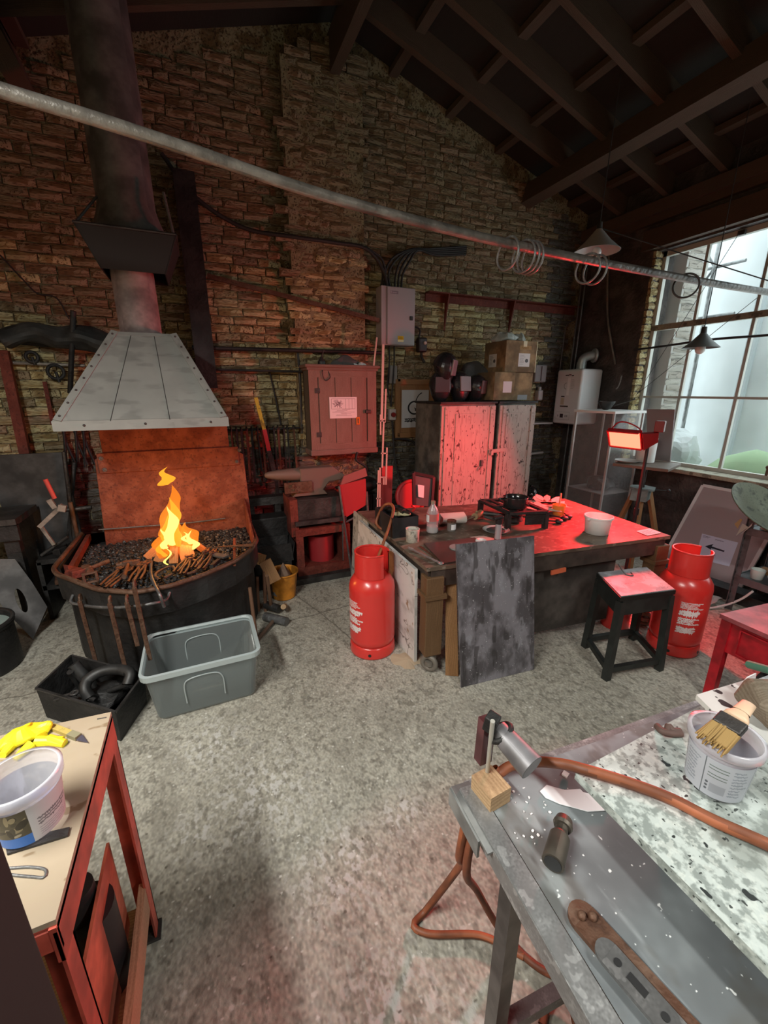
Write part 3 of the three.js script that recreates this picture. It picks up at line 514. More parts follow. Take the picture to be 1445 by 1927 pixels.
{
  const on = (u, v, h = HR + 0.005) => onY(u, v, h);
  const lay = (o, a, b, drop = 0) => { a = vec(a); b = vec(b); const d = b.clone().sub(a); return place(o, a, Math.atan2(-d.z, d.x), 0, Math.atan2(d.y, Math.hypot(d.x, d.z)) - drop); };
  const g = 'tools lying on the forge rim';
  lay(hammer('forging_hammer', 'brown cross peen hammer lying across the coals of the forge', 0.3, 0.13, 0.042, mat.brownSteel, mat.brownSteel, g), on(242, 1066, HR - 0.03), on(228, 1112, HR + 0.012));
  lay(hammer('forging_hammer', 'short stubby hammer lying near the left corner of the forge', 0.14, 0.1, 0.05, mat.brownSteel, mat.brownSteel, g), on(166, 1078, HR - 0.03), on(196, 1066, HR - 0.02));
  single('square_collar', 'square steel collar lying on the forge rim beside the short hammer', 'collar', put(ext([[-0.04, -0.035], [0.04, -0.035], [0.04, 0.035], [-0.04, 0.035]], 0.03, 0.003, [[[-0.025, -0.022], [0.025, -0.022], [0.025, 0.022], [-0.025, 0.022]]]), A(on(170, 1087, HR + 0.035)), [-0.15, 0.3, 0]), mat.brownSteel);
  single('rusty_block', 'rusty iron block in the left corner of the hearth', 'block', rough(box(0.09, 0.05, 0.06, A(on(148, 1078, HR - 0.01)), [0, 0.5, 0], 0.006), 0.004, 30), mat.rustRed);
  single('rusty_wedge', 'small rusty wedge against the left hearth wall', 'wedge', put(ext([[0, 0], [0.09, 0], [0, 0.06]], 0.04, 0.003), A(on(126, 1078, HR - 0.03)), [0, 0.9, 0]), mat.rustRed);
  const tg = [
    [[222, 1076], [190, 1106], 'narrow tongs at the left end of the row on the forge rim'], [[236, 1080], [204, 1106], 'dark tongs beside the cross peen hammer handle'],
    [[262, 1070], [241, 1104], 'light brown tongs right of the cross peen hammer'], [[274, 1066], [250, 1108], 'long brown tongs next to the light brown pair'],
    [[352, 1052], [316, 1096], 'brown tongs left in the fan of tongs by the fire'], [[358, 1056], [334, 1098], 'middle tongs in the fan of tongs by the fire'],
    [[384, 1044], [342, 1098], 'long orange brown tongs in the fan of tongs by the fire'], [[398, 1046], [356, 1104], 'pale tipped tongs at the right of the fan by the fire'],
  ];
  const p0 = tongs('forge_tongs', tg[0][2], 0.3, 0.016, mat.brownSteel, g); lay(p0, on(...tg[0][0], HR - 0.015), on(...tg[0][1], HR + 0.02));
  for (const [a, b, lab] of tg.slice(1)) { const A0 = on(...a, HR - 0.015), B0 = on(...b, HR + 0.02), d = B0.clone().sub(A0); copyOf(p0, 'forge_tongs', lab, A(A0), Math.atan2(-d.z, d.x), 0, Math.atan2(d.y, Math.hypot(d.x, d.z))); }
  single('bent_bar', 'thin bent steel bar hanging over the forge front', 'bar', tube([on(285, 1056, HR - 0.02), on(284, 1078, HR + 0.0), on(290, 1098, HR + 0.03), on(301, 1120, HR + 0.02), onZ(309, 1142, 2.09)], 0.009, 30), mat.midSteel, g);
  single('drawn_hook', 'curved brown hook lying among the tongs on the coals', 'hook', tube([on(300, 1092, HR), on(292, 1082, HR), on(305, 1072, HR - 0.01), on(322, 1066, HR - 0.01), on(328, 1078, HR), on(308, 1088, HR + 0.01)], 0.009, 34), mat.brownSteel, g);
  single('ring_hook', 'brown U shaped iron hook beside the kindling', 'hook', tube([on(352, 1052, HR - 0.02), on(370, 1056, HR - 0.01), on(372, 1072, HR), on(352, 1080, HR), on(338, 1074, HR), on(346, 1066, HR)], 0.01, 34), mat.brownSteel, g);
  single('iron_ball', 'round dark iron ball in front of the kindling', 'ball', ball(0.042, A(on(328, 1052, HR - 0.035)), [1, 0.9, 1]), mat.brownSteel);
  single('flat_knife', 'long flat steel blade lying at the right side of the forge', 'blade', [slab([on(400, 1031, HR + 0.03), on(478, 1029, HR + 0.05), on(476, 1024, HR + 0.06), on(420, 1029, HR + 0.035)], 0.008)], mat.brownSteel);
  single('steel_file', 'flat steel bar standing on edge at the right rim', 'bar', bar(on(441, 1064, HR - 0.02), on(441, 1014, HR + 0.02), 0.018, 0.012), mat.rustPlate);
  single('steel_chisel', 'short bright steel chisel on the coals near the right rim', 'chisel', bar(on(398, 1042, HR - 0.01), on(425, 1048, HR - 0.01), 0.05, 0.012), mat.midSteel);
  single('steel_offcut', 'grey square steel offcut among the coals near the blade', 'offcut', bar(on(398, 1066, HR), on(412, 1054, HR - 0.01), 0.024, 0.024), mat.darkSteel);
  // tools hung from the rail
  const hung = [[152, 1135, 158, 1300, 1.80, 'flat steel tongs hanging at the left end of the forge rail'], [208, 1140, 216, 1262, 2.03, 'long tongs hanging second on the forge rail'], [240, 1138, 242, 1210, 2.10, 'short rod hanging third on the forge rail'], [254, 1110, 264, 1225, 2.13, 'brown bar hanging from the forge rim near the rail']];
  for (const [u, v, u2, v2, z, lab] of hung) {
    const a = onZ(u, v, z), len = v2 - v > 150 ? 0.5 : v2 - v > 110 ? 0.46 : v2 - v > 90 ? 0.42 : 0.27, k = thing('hanging_tongs', lab, 'tongs', 'tongs hung on the forge rail');
    part(k, 'rein', bar([a.x, a.y + 0.02, z + 0.012], [a.x + 0.01, a.y - len, z + 0.0], 0.022, 0.01, [0, 0, 1]), mat.brownSteel);
    part(k, 'hook_end', tube([[a.x, a.y + 0.01, z + 0.012], [a.x, a.y + 0.045, z + 0.0], [a.x, a.y + 0.045, z - 0.03], [a.x, a.y + 0.01, z - 0.032]], 0.007, 16), mat.brownSteel);
  }
}

// ------------------------------------------------------------------ back wall: pipes, cables, boxes
{
  const W = (u, v, z = 0.06) => onZ(u, v, z);
  single('wall_pipe', 'black horizontal pipe along the brick wall behind the hood', 'pipe', rod([0.0, 2.19, 0.07], [1.9, 2.2, 0.16], 0.02), mat.blackSteel);
  single('wall_pipe', 'lower black horizontal pipe along the brick wall', 'pipe', rod([0.0, 2.0, 0.05], [1.02, 1.99, 0.12], 0.012), mat.blackSteel);
  single('wall_conduit', 'tall dark vertical conduit running up the brick wall', 'conduit', tube([[1.0, 4.3, 0.06], [1.01, 3.4, 0.06], [0.99, 2.3, 0.07], [1.0, 2.0, 0.08], [0.99, 1.2, 0.07]], 0.016, 30), mat.darkSteel);
  single('tie_bar', 'long brown bar sloping across the brick wall', 'bar', bar([0.2, 2.805, 0.1], [1.86, 2.52, 0.19], 0.04, 0.02, [0, 0, 1]), mat.brownSteel);
  single('sagging_cable', 'thick black cable sagging across the upper brick wall', 'cable', tube([[-0.05, 3.7, 0.06], [0.15, 3.45, 0.05], [0.55, 3.25, 0.05], [1.0, 3.2, 0.15], [1.4, 3.2, 0.15], [1.75, 3.18, 0.15], [1.93, 3.02, 0.13], [1.98, 2.86, 0.14]], 0.018, 60), mat.cable);
  single('thin_cable', 'thin black cable stapled down the wall under the conduit', 'cable', tube([[0.7, 2.0, 0.04], [0.74, 1.75, 0.04], [0.78, 1.45, 0.04]], 0.008, 16), mat.cable);
  // grey electrical cabinet with cables
  const x0 = 1.885, x1 = 2.285, y0 = 2.28, y1 = 2.86, zf = 0.2, c = thing('electrical_cabinet', 'grey steel electrical cabinet high on the brick wall', 'cabinet');
  const gm = M([0.36, 0.35, 0.37], 0.5, 0.1, {});
  part(c, 'body', box(x1 - x0, y1 - y0, 0.15, [(x0 + x1) / 2, (y0 + y1) / 2, zf - 0.083], [0, 0, 0], 0.006), gm);
  const dr = part(c, 'door', box(x1 - x0 - 0.07, y1 - y0 - 0.015, 0.012, [(x0 + x1) / 2 + 0.03, (y0 + y1) / 2, zf + 0.0], [0, 0, 0], 0.004), gm);
  part(dr, 'latch', box(0.034, 0.04, 0.014, [x1 - 0.05, 2.56, zf + 0.01], [0, 0, 0], 0.004), mat.black, 'black latch');
  const yl = canvasTex(128, 90, (x, w, h) => { x.fillStyle = '#e8dcae'; x.fillRect(0, 0, w, h); x.fillStyle = '#d9a514'; x.fillRect(0, 0, w, h * 0.62); scribble(x, 14, 16, 100, 3, 14, 4, '#7a5a08'); });
  part(dr, 'warning_label', print([2.075, 2.375, zf + 0.0085], [2.145, 2.375, zf + 0.0085], [2.145, 2.315, zf + 0.0085], [2.075, 2.315, zf + 0.0085]), M([1, 1, 1], 0.8, 0, { map: yl }), 'small yellow warning label');
  const lg = canvasTex(160, 48, (x, w, h) => { x.fillStyle = '#a29ea4'; x.fillRect(0, 0, w, h); x.fillStyle = '#d8d6da'; x.beginPath(); x.arc(22, 20, 15, 0, 7); x.fill(); x.fillStyle = '#8a868c'; x.beginPath(); x.arc(26, 18, 6, 0, 7); x.fill(); scribble(x, 46, 28, 105, 1, 10, 8, '#d0ced2'); });
  part(dr, 'maker_label', print([1.985, 2.815, zf + 0.0085], [2.075, 2.815, zf + 0.0085], [2.075, 2.785, zf + 0.0085], [1.985, 2.785, zf + 0.0085]), M([0.62, 0.6, 0.64], 0.8, 0, { map: lg }), 'pale illegible maker label');
  const ends = [[1.92, 2.86], [1.95, 2.86], [1.99, 2.86], [2.03, 2.86], [2.08, 2.86], [2.12, 2.86], [2.16, 2.86]];
  ends.forEach(([x, y], i) => {
    const top = [2.3 + i * 0.05, 3.35 - i * 0.01, 0.08];
    single('power_cable', 'black power cable curving down into the top of the electrical cabinet', 'cable', tube(i < 2 ? [[1.7 + i * 0.03, 3.2, 0.15], [1.86 + i * 0.06, 3.12, 0.12], [x + 0.02, 3.0, 0.1], [x, y - 0.01, 0.1]] : [[x, y - 0.01, 0.1], [x + (i < 4 ? -0.02 : 0.015), 3.0, 0.1], [x + 0.06 + (i - 2) * 0.01, 3.14, 0.09], [2.24 + i * 0.02, 3.26, 0.08], [2.46 + i * 0.02, 3.32 - i * 0.012, 0.06], [3.0, 3.42 - i * 0.02, 0.05]], 0.012, 40), mat.cable, 'power cables above the electrical cabinet');
  });
  for (const x of [2.02, 2.08]) single('supply_lead', 'black lead dropping below the electrical cabinet beside the pale batten', 'cable', tube([[x, 2.3, 0.1], [x + 0.01, 2.1, 0.08], [x + 0.0, 1.85, 0.06], [2.07, 1.62, 0.05]], 0.009, 26), mat.cable, 'leads below the electrical cabinet');
  single('drop_lead', 'black lead hanging from the red switch in a long curve', 'cable', tube([[2.08, 1.46, 0.06], [2.1, 1.2, 0.06], [2.12, 0.95, 0.08], [2.2, 0.72, 0.1], [2.34, 0.62, 0.15]], 0.011, 30), mat.cable);
  single('wall_lead', 'black lead looping from the red switch towards the steel lockers', 'cable', tube([[2.09, 1.24, 0.05], [2.2, 1.24, 0.05], [2.36, 1.2, 0.06], [2.44, 1.05, 0.08]], 0.013, 26), mat.cable);
  // switches
  const sw = thing('stop_switch', 'pale square switch box with a dark red button', 'switch');
  part(sw, 'housing', box(0.085, 0.13, 0.06, [2.085, 1.53, 0.04], [0, 0, 0], 0.012), M([0.5, 0.46, 0.43], 0.6)); part(sw, 'button', cyl(0.027, 0.027, 0.03, [2.085, 1.53, 0.08], [Math.PI / 2, 0, 0], 20), M([0.2, 0.012, 0.012], 0.4));
  const iso = thing('isolator_switch', 'dark isolator switch with a small pale knob right of the grey cabinet', 'switch');
  part(iso, 'housing', box(0.11, 0.16, 0.09, [2.45, 2.31, 0.06], [0, 0, 0], 0.02), mat.black); part(iso, 'knob', ball(0.02, [2.47, 2.33, 0.11]), M([0.6, 0.5, 0.48], 0.5)); part(iso, 'lead', tube([[2.41, 2.38, 0.06], [2.43, 2.47, 0.05], [2.37, 2.5, 0.05], [2.32, 2.42, 0.06]], 0.01, 18), mat.cable); part(iso, 'tail', tube([[2.45, 2.24, 0.06], [2.46, 2.18, 0.05], [2.5, 2.12, 0.05]], 0.016, 14), mat.cable);
  // framed print
  const fp = thing('framed_print', 'wooden framed print with a black coiled drawing on the brick wall', 'picture');
  part(fp, 'frame', [box(0.52, 0.06, 0.03, [2.42, 1.9, 0.03]), box(0.52, 0.06, 0.03, [2.42, 1.28, 0.03]), box(0.06, 0.68, 0.03, [2.16, 1.59, 0.03]), box(0.06, 0.68, 0.03, [2.68, 1.59, 0.03]), box(0.5, 0.6, 0.012, [2.42, 1.59, 0.02])], mat.woodTan);
  const dw = canvasTex(256, 340, (x, w, h) => { x.fillStyle = '#c3c6c8'; x.fillRect(0, 0, w, h); x.strokeStyle = '#1c1e20'; x.lineWidth = 14; x.beginPath(); x.arc(120, 160, 56, 0, 6.4); x.stroke(); x.lineWidth = 8; x.beginPath(); x.moveTo(132, 104); x.quadraticCurveTo(150, 40, 190, 26); x.stroke(); x.lineWidth = 6; x.beginPath(); x.moveTo(120, 160); x.lineTo(140, 180); x.stroke(); x.fillStyle = '#1c1e20'; x.beginPath(); x.arc(140, 178, 15, 0, 7); x.fill(); scribble(x, 30, 262, 190, 2, 18, 9, '#2a2c2e'); });
  part(fp, 'print', print([2.215, 1.81, 0.034], [2.58, 1.81, 0.034], [2.58, 1.37, 0.034], [2.215, 1.37, 0.034]), M([1, 1, 1], 0.7, 0, { map: dw }), 'white sheet with a black drawing of a coil');
  single('clear_sleeve', 'grey plastic sleeve hanging on the bricks left of the framed print', 'sleeve', box(0.1, 0.2, 0.02, [2.1, 1.98, 0.03], [0, 0, 0], 0.008), M([0.3, 0.28, 0.26], 0.5));
  // wooden wall cupboard
  const k = thing('wall_cupboard', 'old brown painted wooden cupboard with a pinned notice, hung on the brick wall', 'cupboard');
  const wm = M([0.33, 0.22, 0.2], 0.75, 0, { map: T.wood }), wd = M([0.27, 0.18, 0.165], 0.78, 0, { map: T.wood });
  const cx0 = 1.03, cx1 = 1.76, cy0 = 1.17, cy1 = 2.03, cf = 0.33;
  part(k, 'case', [box(0.03, cy1 - cy0, cf - 0.1, [cx0 + 0.015, (cy0 + cy1) / 2, (cf + 0.1) / 2]), box(0.03, cy1 - cy0, cf - 0.1, [cx1 - 0.015, (cy0 + cy1) / 2, (cf + 0.1) / 2]), box(cx1 - cx0, cy1 - cy0, 0.02, [(cx0 + cx1) / 2, (cy0 + cy1) / 2, 0.11])], M([0.15, 0.135, 0.115], 0.8, 0, { map: T.wood }));
  part(k, 'cornice', [box(cx1 - cx0 + 0.07, 0.03, cf - 0.06, [(cx0 + cx1) / 2, cy1 + 0.01, cf / 2 + 0.07], [0, 0, 0], 0.008), box(cx1 - cx0 + 0.03, 0.03, cf - 0.07, [(cx0 + cx1) / 2, cy1 - 0.015, cf / 2 + 0.06])], wd);
  part(k, 'base_moulding', box(cx1 - cx0 + 0.03, 0.06, cf - 0.07, [(cx0 + cx1) / 2, cy0 + 0.0, cf / 2 + 0.06], [0, 0, 0], 0.012), wm);
  part(k, 'stile', [box(0.09, cy1 - cy0 - 0.05, 0.025, [cx0 + 0.045, (cy0 + cy1) / 2, cf]), box(0.1, cy1 - cy0 - 0.05, 0.025, [cx1 - 0.05, (cy0 + cy1) / 2, cf]), box(cx1 - cx0 - 0.18, 0.07, 0.023, [(cx0 + cx1) / 2, cy1 - 0.065, cf]), box(cx1 - cx0 - 0.18, 0.07, 0.023, [(cx0 + cx1) / 2, cy0 + 0.065, cf])], wm);
  const door = part(k, 'door', box(0.53, 0.68, 0.012, [1.39, 1.6, cf - 0.004]), wd);
  for (let i = 0; i < 3; i++) part(door, 'plank', box(0.168, 0.68, 0.012, [1.215 + i * 0.174, 1.6, cf + 0.006], [0, 0, 0], 0.003), wm);
  part(k, 'latch', box(0.06, 0.035, 0.03, [1.66, 1.585, cf + 0.025], [0, 0, 0], 0.005), mat.darkSteel, 'dark steel latch');
  for (const y of [1.36, 1.8]) part(door, 'hinge', box(0.05, 0.05, 0.008, [1.115, y, cf + 0.014]), mat.darkSteel);
  const no = canvasTex(256, 190, (x, w, h) => { x.fillStyle = '#efe6ea'; x.fillRect(0, 0, w, h); x.strokeStyle = '#6b5560'; x.lineWidth = 2; x.strokeRect(18, 16, 220, 90); for (let i = 0; i < 26; i++) { x.beginPath(); x.moveTo(rr(20, 130), rr(18, 60)); x.lineTo(rr(20, 130), rr(50, 104)); x.stroke(); } for (let i = 0; i < 3; i++) { x.beginPath(); x.moveTo(150 + i * 30, 16); x.lineTo(150 + i * 30, 106); x.stroke(); } x.lineWidth = 1.5; for (let i = 0; i < 8; i++) { x.beginPath(); x.moveTo(rr(20, 120), 110 + i * 8); x.lineTo(rr(130, 236), 112 + i * 8); x.stroke(); } });
  const nt = single('pinned_notice', 'white landscape drawing pinned to the wooden cupboard door', 'notice', box(0.3, 0.215, 0.002, [1.385, 1.63, cf + 0.016]), mat.paper); part(nt, 'print', print([1.235, 1.7375, cf + 0.018], [1.535, 1.7375, cf + 0.018], [1.535, 1.5225, cf + 0.018], [1.235, 1.5225, cf + 0.018]), M([1, 1, 1], 0.9, 0, { map: no }));
  single('orange_tag', 'small orange plastic padlock tag on the cupboard door', 'tag', put(ext([[-0.02, -0.04], [0.02, -0.04], [0.02, 0.04], [-0.02, 0.04]], 0.01, 0.003, [[[-0.006, -0.025], [0.006, -0.025], [0.006, 0.025], [-0.006, 0.025]]]), [1.545, 1.49, cf + 0.018]), M([0.8, 0.2, 0.02], 0.5));
  single('cloth_heap', 'dark cloth heap lying on the wooden cupboard', 'cloth', rough(ball(0.11, [1.46, 2.06, 0.22], [1.3, 0.75, 0.8], undefined, 20, 14), 0.03, 14), mat.greyCloth);
  single('crumpled_paper', 'crumpled white paper lying on the wooden cupboard', 'paper', rough(ball(0.035, [1.62, 2.055, 0.29], [1.3, 0.8, 0.8], undefined, 14, 10), 0.014, 40), mat.paper);
  single('crumpled_paper', 'smaller crumpled paper scrap touching the dark cloth heap', 'paper', rough(ball(0.026, [1.545, 2.05, 0.3], [0.9, 1, 0.8], undefined, 14, 10), 0.012, 40), mat.paper);
  single('oil_can', 'small dark oil can with a spout on the wooden cupboard', 'can', [cyl(0.04, 0.04, 0.06, [1.2, 2.055, 0.24]), cyl(0.04, 0.008, 0.05, [1.2, 2.11, 0.24]), rod([1.2, 2.13, 0.24], [1.23, 2.2, 0.24], 0.005)], mat.darkSteel);
  single('wire_loop', 'thin wire loop hanging down the cupboard front', 'wire', tube([[1.21, 2.03, 0.33], [1.17, 1.98, 0.352], [1.2, 1.9, 0.352], [1.25, 1.93, 0.352], [1.22, 2.03, 0.33]], 0.004, 30), mat.cable);
  // rusty angle shelf on brackets
  const s = thing('wall_shelf', 'long rusty red steel angle shelf on two brackets high on the bricks', 'shelf');
  part(s, 'angle', [box(2.3, 0.012, 0.1, [3.66, 2.87, 0.06]), box(2.3, 0.09, 0.012, [3.66, 2.83, 0.012])], mat.rustRed);
  for (const x of [2.77, 3.72]) part(s, 'bracket', [put(ext([[0, 0], [0.09, 0], [0, -0.38]], 0.016), [x, 2.865, 0.02], [0, -Math.PI / 2, 0])], mat.rustRed);
  // tall pale trammel with linked hooks, standing in front of the cupboard side
  const t = thing('slotted_trammel', 'tall thin pale metal strip with ladder-like links standing behind the workbench', 'trammel');
  const tm = M([0.58, 0.46, 0.4], 0.55, 0.1), tz = 0.86;
  const P3 = (u, v) => onZ(u, v, tz);
  part(t, 'bar', [bar(P3(721, 648), P3(718, 790), 0.022, 0.012, [0, 0, 1]), bar(P3(722, 788), P3(719, 880), 0.016, 0.01, [0, 0, 1]), bar(P3(715, 880), [P3(713, 955).x, 0.0, tz], 0.016, 0.01, [0, 0, 1])], tm);
  const links = [[726, 732, 724, 795], [716, 780, 716, 818], [728, 842, 726, 912], [712, 885, 710, 955], [722, 898, 722, 912]];
  for (const [a, b, c2, d] of links) part(t, 'link', bar(P3(a, b), P3(c2, d), 0.014, 0.01, [0, 0, 1]), tm);
  part(t, 'rung', [[714, 792, 725, 792], [717, 853, 728, 853], [716, 898, 728, 898], [709, 910, 717, 910], [708, 938, 717, 938]].map(([a, b, c2, d]) => bar(P3(a, b), P3(c2, d), 0.012, 0.01, [0, 0, 1])), tm);
  single('wooden_lath', 'thin pale lath leaning beside the grey cabinet', 'lath', bar(onZ(709, 635, 0.36), onZ(703, 688, 0.36), 0.016, 0.012, [0, 0, 1]), tm);
  // tool rack with hanging tools
  const r = thing('tool_rack', 'dark steel tool rail fixed to the back wall beside the forge', 'rack');
  part(r, 'rail', [rod([0.2, 1.42, 0.14], [0.96, 1.42, 0.14], 0.012), rod([0.25, 1.42, 0.14], [0.25, 1.42, 0], 0.01), rod([0.93, 1.42, 0.14], [0.93, 1.42, 0], 0.01)], mat.blackSteel);
  for (let i = 0; i < 13; i++) {
    const x = 0.26 + i * 0.052 + rr(-0.008, 0.008), L = rr(0.42, 0.62), o = thing('rack_tool', 'dark iron bar tool hanging in the row on the wall rail', 'tool', 'tools hanging on the wall rail');
    part(o, 'shank', bar([x, 1.43, 0.165], [x + rr(-0.012, 0.012), 1.43 - L, 0.15], rr(0.014, 0.024), 0.012, [0, 0, 1]), i % 3 ? mat.blackSteel : mat.brownSteel);
    part(o, 'hook', ring(0.024, 0.008, [x, 1.425, 0.145], [0, Math.PI / 2, 0], 6, 14), mat.blackSteel);
  }
  const b = thing('striped_lever', 'yellow and red painted lever handle leaning on the tool rail', 'lever');
  const q = (u, v) => onZ(u, v, 0.24);
  part(b, 'grip', bar(q(481, 748), q(497, 808), 0.035, 0.02, [0, 0, 1]), M([0.62, 0.5, 0.04], 0.6, 0, { map: T.worn }), 'worn yellow end');
  part(b, 'red_section', bar(q(497, 808), q(506, 848), 0.04, 0.021, [0, 0, 1]), M([0.42, 0.03, 0.04], 0.6));
  part(b, 'shank', bar(q(506, 848), q(520, 905), 0.045, 0.018, [0, 0, 1]), mat.darkSteel);
  part(b, 'foot', bar(q(520, 905), [q(530, 960).x, 0.0, 0.24], 0.03, 0.018, [0, 0, 1]), mat.darkSteel);
}
{ // anvil on its steel stand
  const a = thing('anvil', 'brown smith anvil with a horn pointing left on a red stand', 'anvil');
  const z = 0.72, w = 0.13, anvilM = M([0.17, 0.115, 0.095], 0.6, 0.1);
  part(a, 'body', [put(ext([[0.8, 1.095], [1.12, 1.095], [1.24, 1.0], [1.2, 0.96], [1.08, 0.95], [1.02, 0.88], [1.06, 0.83], [0.72, 0.83], [0.76, 0.88], [0.8, 0.95]], w, 0.008), [0, 0, z])], anvilM);
  part(a, 'horn', put(uvm(new THREE.LatheGeometry([[0.001, 0.35], [0.018, 0.345], [0.03, 0.32], [0.046, 0.24], [0.058, 0.12], [0.064, 0]].map(([x, y]) => new THREE.Vector2(x, y)), 24)), [0.83, 1.032, z], [0, 0, Math.PI / 2 - 0.05]), anvilM);
  part(a, 'clamp_plate', [box(0.26, 0.1, 0.02, [0.77, 0.93, z + 0.09]), cyl(0.014, 0.014, 0.03, [0.72, 0.95, z + 0.1], [Math.PI / 2, 0, 0], 6), cyl(0.01, 0.01, 0.03, [0.74, 0.91, z + 0.1], [Math.PI / 2, 0, 0], 6)], mat.brownSteel);
  const s = thing('anvil_stand', 'dark and rusty red fabricated steel stand under the anvil', 'stand');
  part(s, 'upper_box', [box(0.5, 0.2, 0.32, [0.94, 0.72, z], [0.0, 0, 0], 0.006)], mat.darkSteel);
  part(s, 'side_cheek', box(0.07, 0.36, 0.34, [0.7, 0.65, z]), mat.rustRed);
  part(s, 'shelf', box(0.5, 0.04, 0.36, [0.95, 0.6, z + 0.02]), mat.darkSteel);
  part(s, 'lower_frame', [box(0.54, 0.07, 0.36, [0.97, 0.5, z]), box(0.07, 0.32, 0.355, [0.736, 0.305, z]), box(0.07, 0.32, 0.355, [1.204, 0.305, z]), box(0.54, 0.085, 0.36, [0.97, 0.1025, z])], mat.rustRed);
  part(s, 'base', box(0.8, 0.06, 0.5, [0.95, 0.03, z]), mat.darkSteel);
  single('red_drum', 'round red drum inside the lower frame of the anvil stand', 'drum', cyl(0.13, 0.13, 0.26, [0.99, 0.275, z - 0.02], undefined, 24), M([0.3, 0.02, 0.025], 0.5));
  single('steel_trough', 'open black steel trough between the forge and the anvil stand', 'trough', [slab([[0.3, 0.26, 0.93], [0.66, 0.26, 0.93], [0.64, 0.44, 0.95], [0.26, 0.44, 0.95]], 0.008), slab([[0.64, 0.26, 0.72], [0.3, 0.26, 0.72], [0.26, 0.44, 0.7], [0.66, 0.44, 0.7]], 0.008), slab([[0.64, 0.26, 0.93], [0.64, 0.26, 0.72], [0.67, 0.44, 0.7], [0.67, 0.44, 0.95]], 0.008), box(0.36, 0.008, 0.22, [0.47, 0.265, 0.83]), box(0.34, 0.26, 0.2, [0.47, 0.13, 0.83])], mat.blackSteel);
  single('dusty_bench_bar', 'dusty grey steel beam behind the trough', 'beam', [box(0.4, 0.08, 0.12, [0.48, 0.74, 0.42]), box(0.06, 0.7, 0.1, [0.36, 0.35, 0.42]), box(0.06, 0.7, 0.1, [0.62, 0.35, 0.42])], mat.darkSteel);
  single('quench_tank', 'dark tall tank standing behind the trough at the wall', 'tank', [box(0.36, 0.62, 0.2, [0.5, 0.31, 0.57], [0, 0, 0], 0.015)], mat.blackSteel);
  // folded chair leaning at the back of the workbench
  const c = thing('folding_chair', 'folded steel chair with a shell coloured as if red lit beside the white board', 'chair');
  const Z = (u, v, zz = 0.86) => onZ(u, v, zz);
  part(c, 'seat_shell', slab([Z(645, 975), Z(688, 948), Z(686, 900), Z(638, 912)], 0.03), M([0.42, 0.03, 0.035], 0.5));  // red lamp light put into the shell colour
  part(c, 'frame', [rod(Z(638, 915, 0.9), [Z(660, 1060, 0.95).x, 0.01, 0.98], 0.011), rod(Z(690, 925, 0.88), Z(692, 965, 0.9), 0.011), rod(Z(646, 985, 0.9), Z(690, 962, 0.9), 0.011), rod(Z(645, 985, 0.9), [Z(650, 1058, 0.92).x, 0.01, 0.86], 0.011), rod(Z(690, 962, 0.9), [Z(686, 1040, 0.9).x, 0.01, 0.9], 0.011)], mat.midSteel);
  part(c, 'backrest', slab([Z(640, 912), Z(690, 895), Z(686, 880), Z(646, 895)], 0.02), M([0.3, 0.1, 0.09], 0.6));
  single('dark_machine', 'black machine with a domed head behind the folded chair', 'machine', [box(0.2, 0.75, 0.2, [1.55, 0.375, 0.55], [0, 0, 0], 0.02), ball(0.12, [1.52, 0.84, 0.55], [1.4, 0.7, 1]), rod([1.42, 0.86, 0.55], [1.2, 0.84, 0.6], 0.016), tube([[1.56, 0.92, 0.5], [1.6, 1.0, 0.42], [1.5, 1.08, 0.4], [1.52, 1.16, 0.38]], 0.014, 20)], mat.blackSteel);
  single('red_board', 'narrow red painted board standing behind the trammel', 'board', box(0.12, 1.05, 0.02, [1.72, 0.525, 0.7], [0.05, 0, 0.0]), M([0.5, 0.05, 0.05], 0.6));
  single('red_disc', 'round red disc leaning behind the back edge of the workbench', 'pan', [cyl(0.17, 0.17, 0.06, [2.0, 0.7, 0.72], [Math.PI / 2 - 0.2, 0, 0], 32), ring(0.17, 0.02, [2.0, 0.7, 0.75], [-0.2, 0, 0], 8, 32)], M([0.5, 0.03, 0.035], 0.5));  // round red thing of unknown kind, drawn as a rimmed disc
  single('wheel_crate', 'dark crate carrying the round red disc', 'crate', box(0.4, 0.53, 0.3, [2.0, 0.265, 0.72]), mat.blackSteel);
  const fg = thing('framed_panel', 'small black framed panel leaning on the side of the steel locker', 'sign');  // dark framed panel of unknown use, with a white label
  part(fg, 'frame', [bar(Z(778, 890, 0.95), Z(816, 898, 0.95), 0.03, 0.02, [0, 0, 1]), bar(Z(778, 890, 0.95), Z(779, 950, 1.0), 0.03, 0.02, [0, 0, 1]), bar(Z(816, 898, 0.95), Z(812, 955, 1.0), 0.03, 0.02, [0, 0, 1])], mat.black);
  part(fg, 'panel', slab([Z(780, 950, 0.98), Z(811, 954, 0.98), Z(814, 898, 0.935), Z(780, 892, 0.935)], 0.008), M([0.1, 0.1, 0.1], 0.3));
  part(fg, 'label', slab([Z(787, 935, 0.99), Z(797, 937, 0.99), Z(798, 914, 0.97), Z(786, 912, 0.97)], 0.003), mat.paper, 'white label');
  part(fg, 'stand', box(0.2, 0.6, 0.05, [Z(795, 950, 0.96).x, 0.3, 0.93]), mat.black);
}
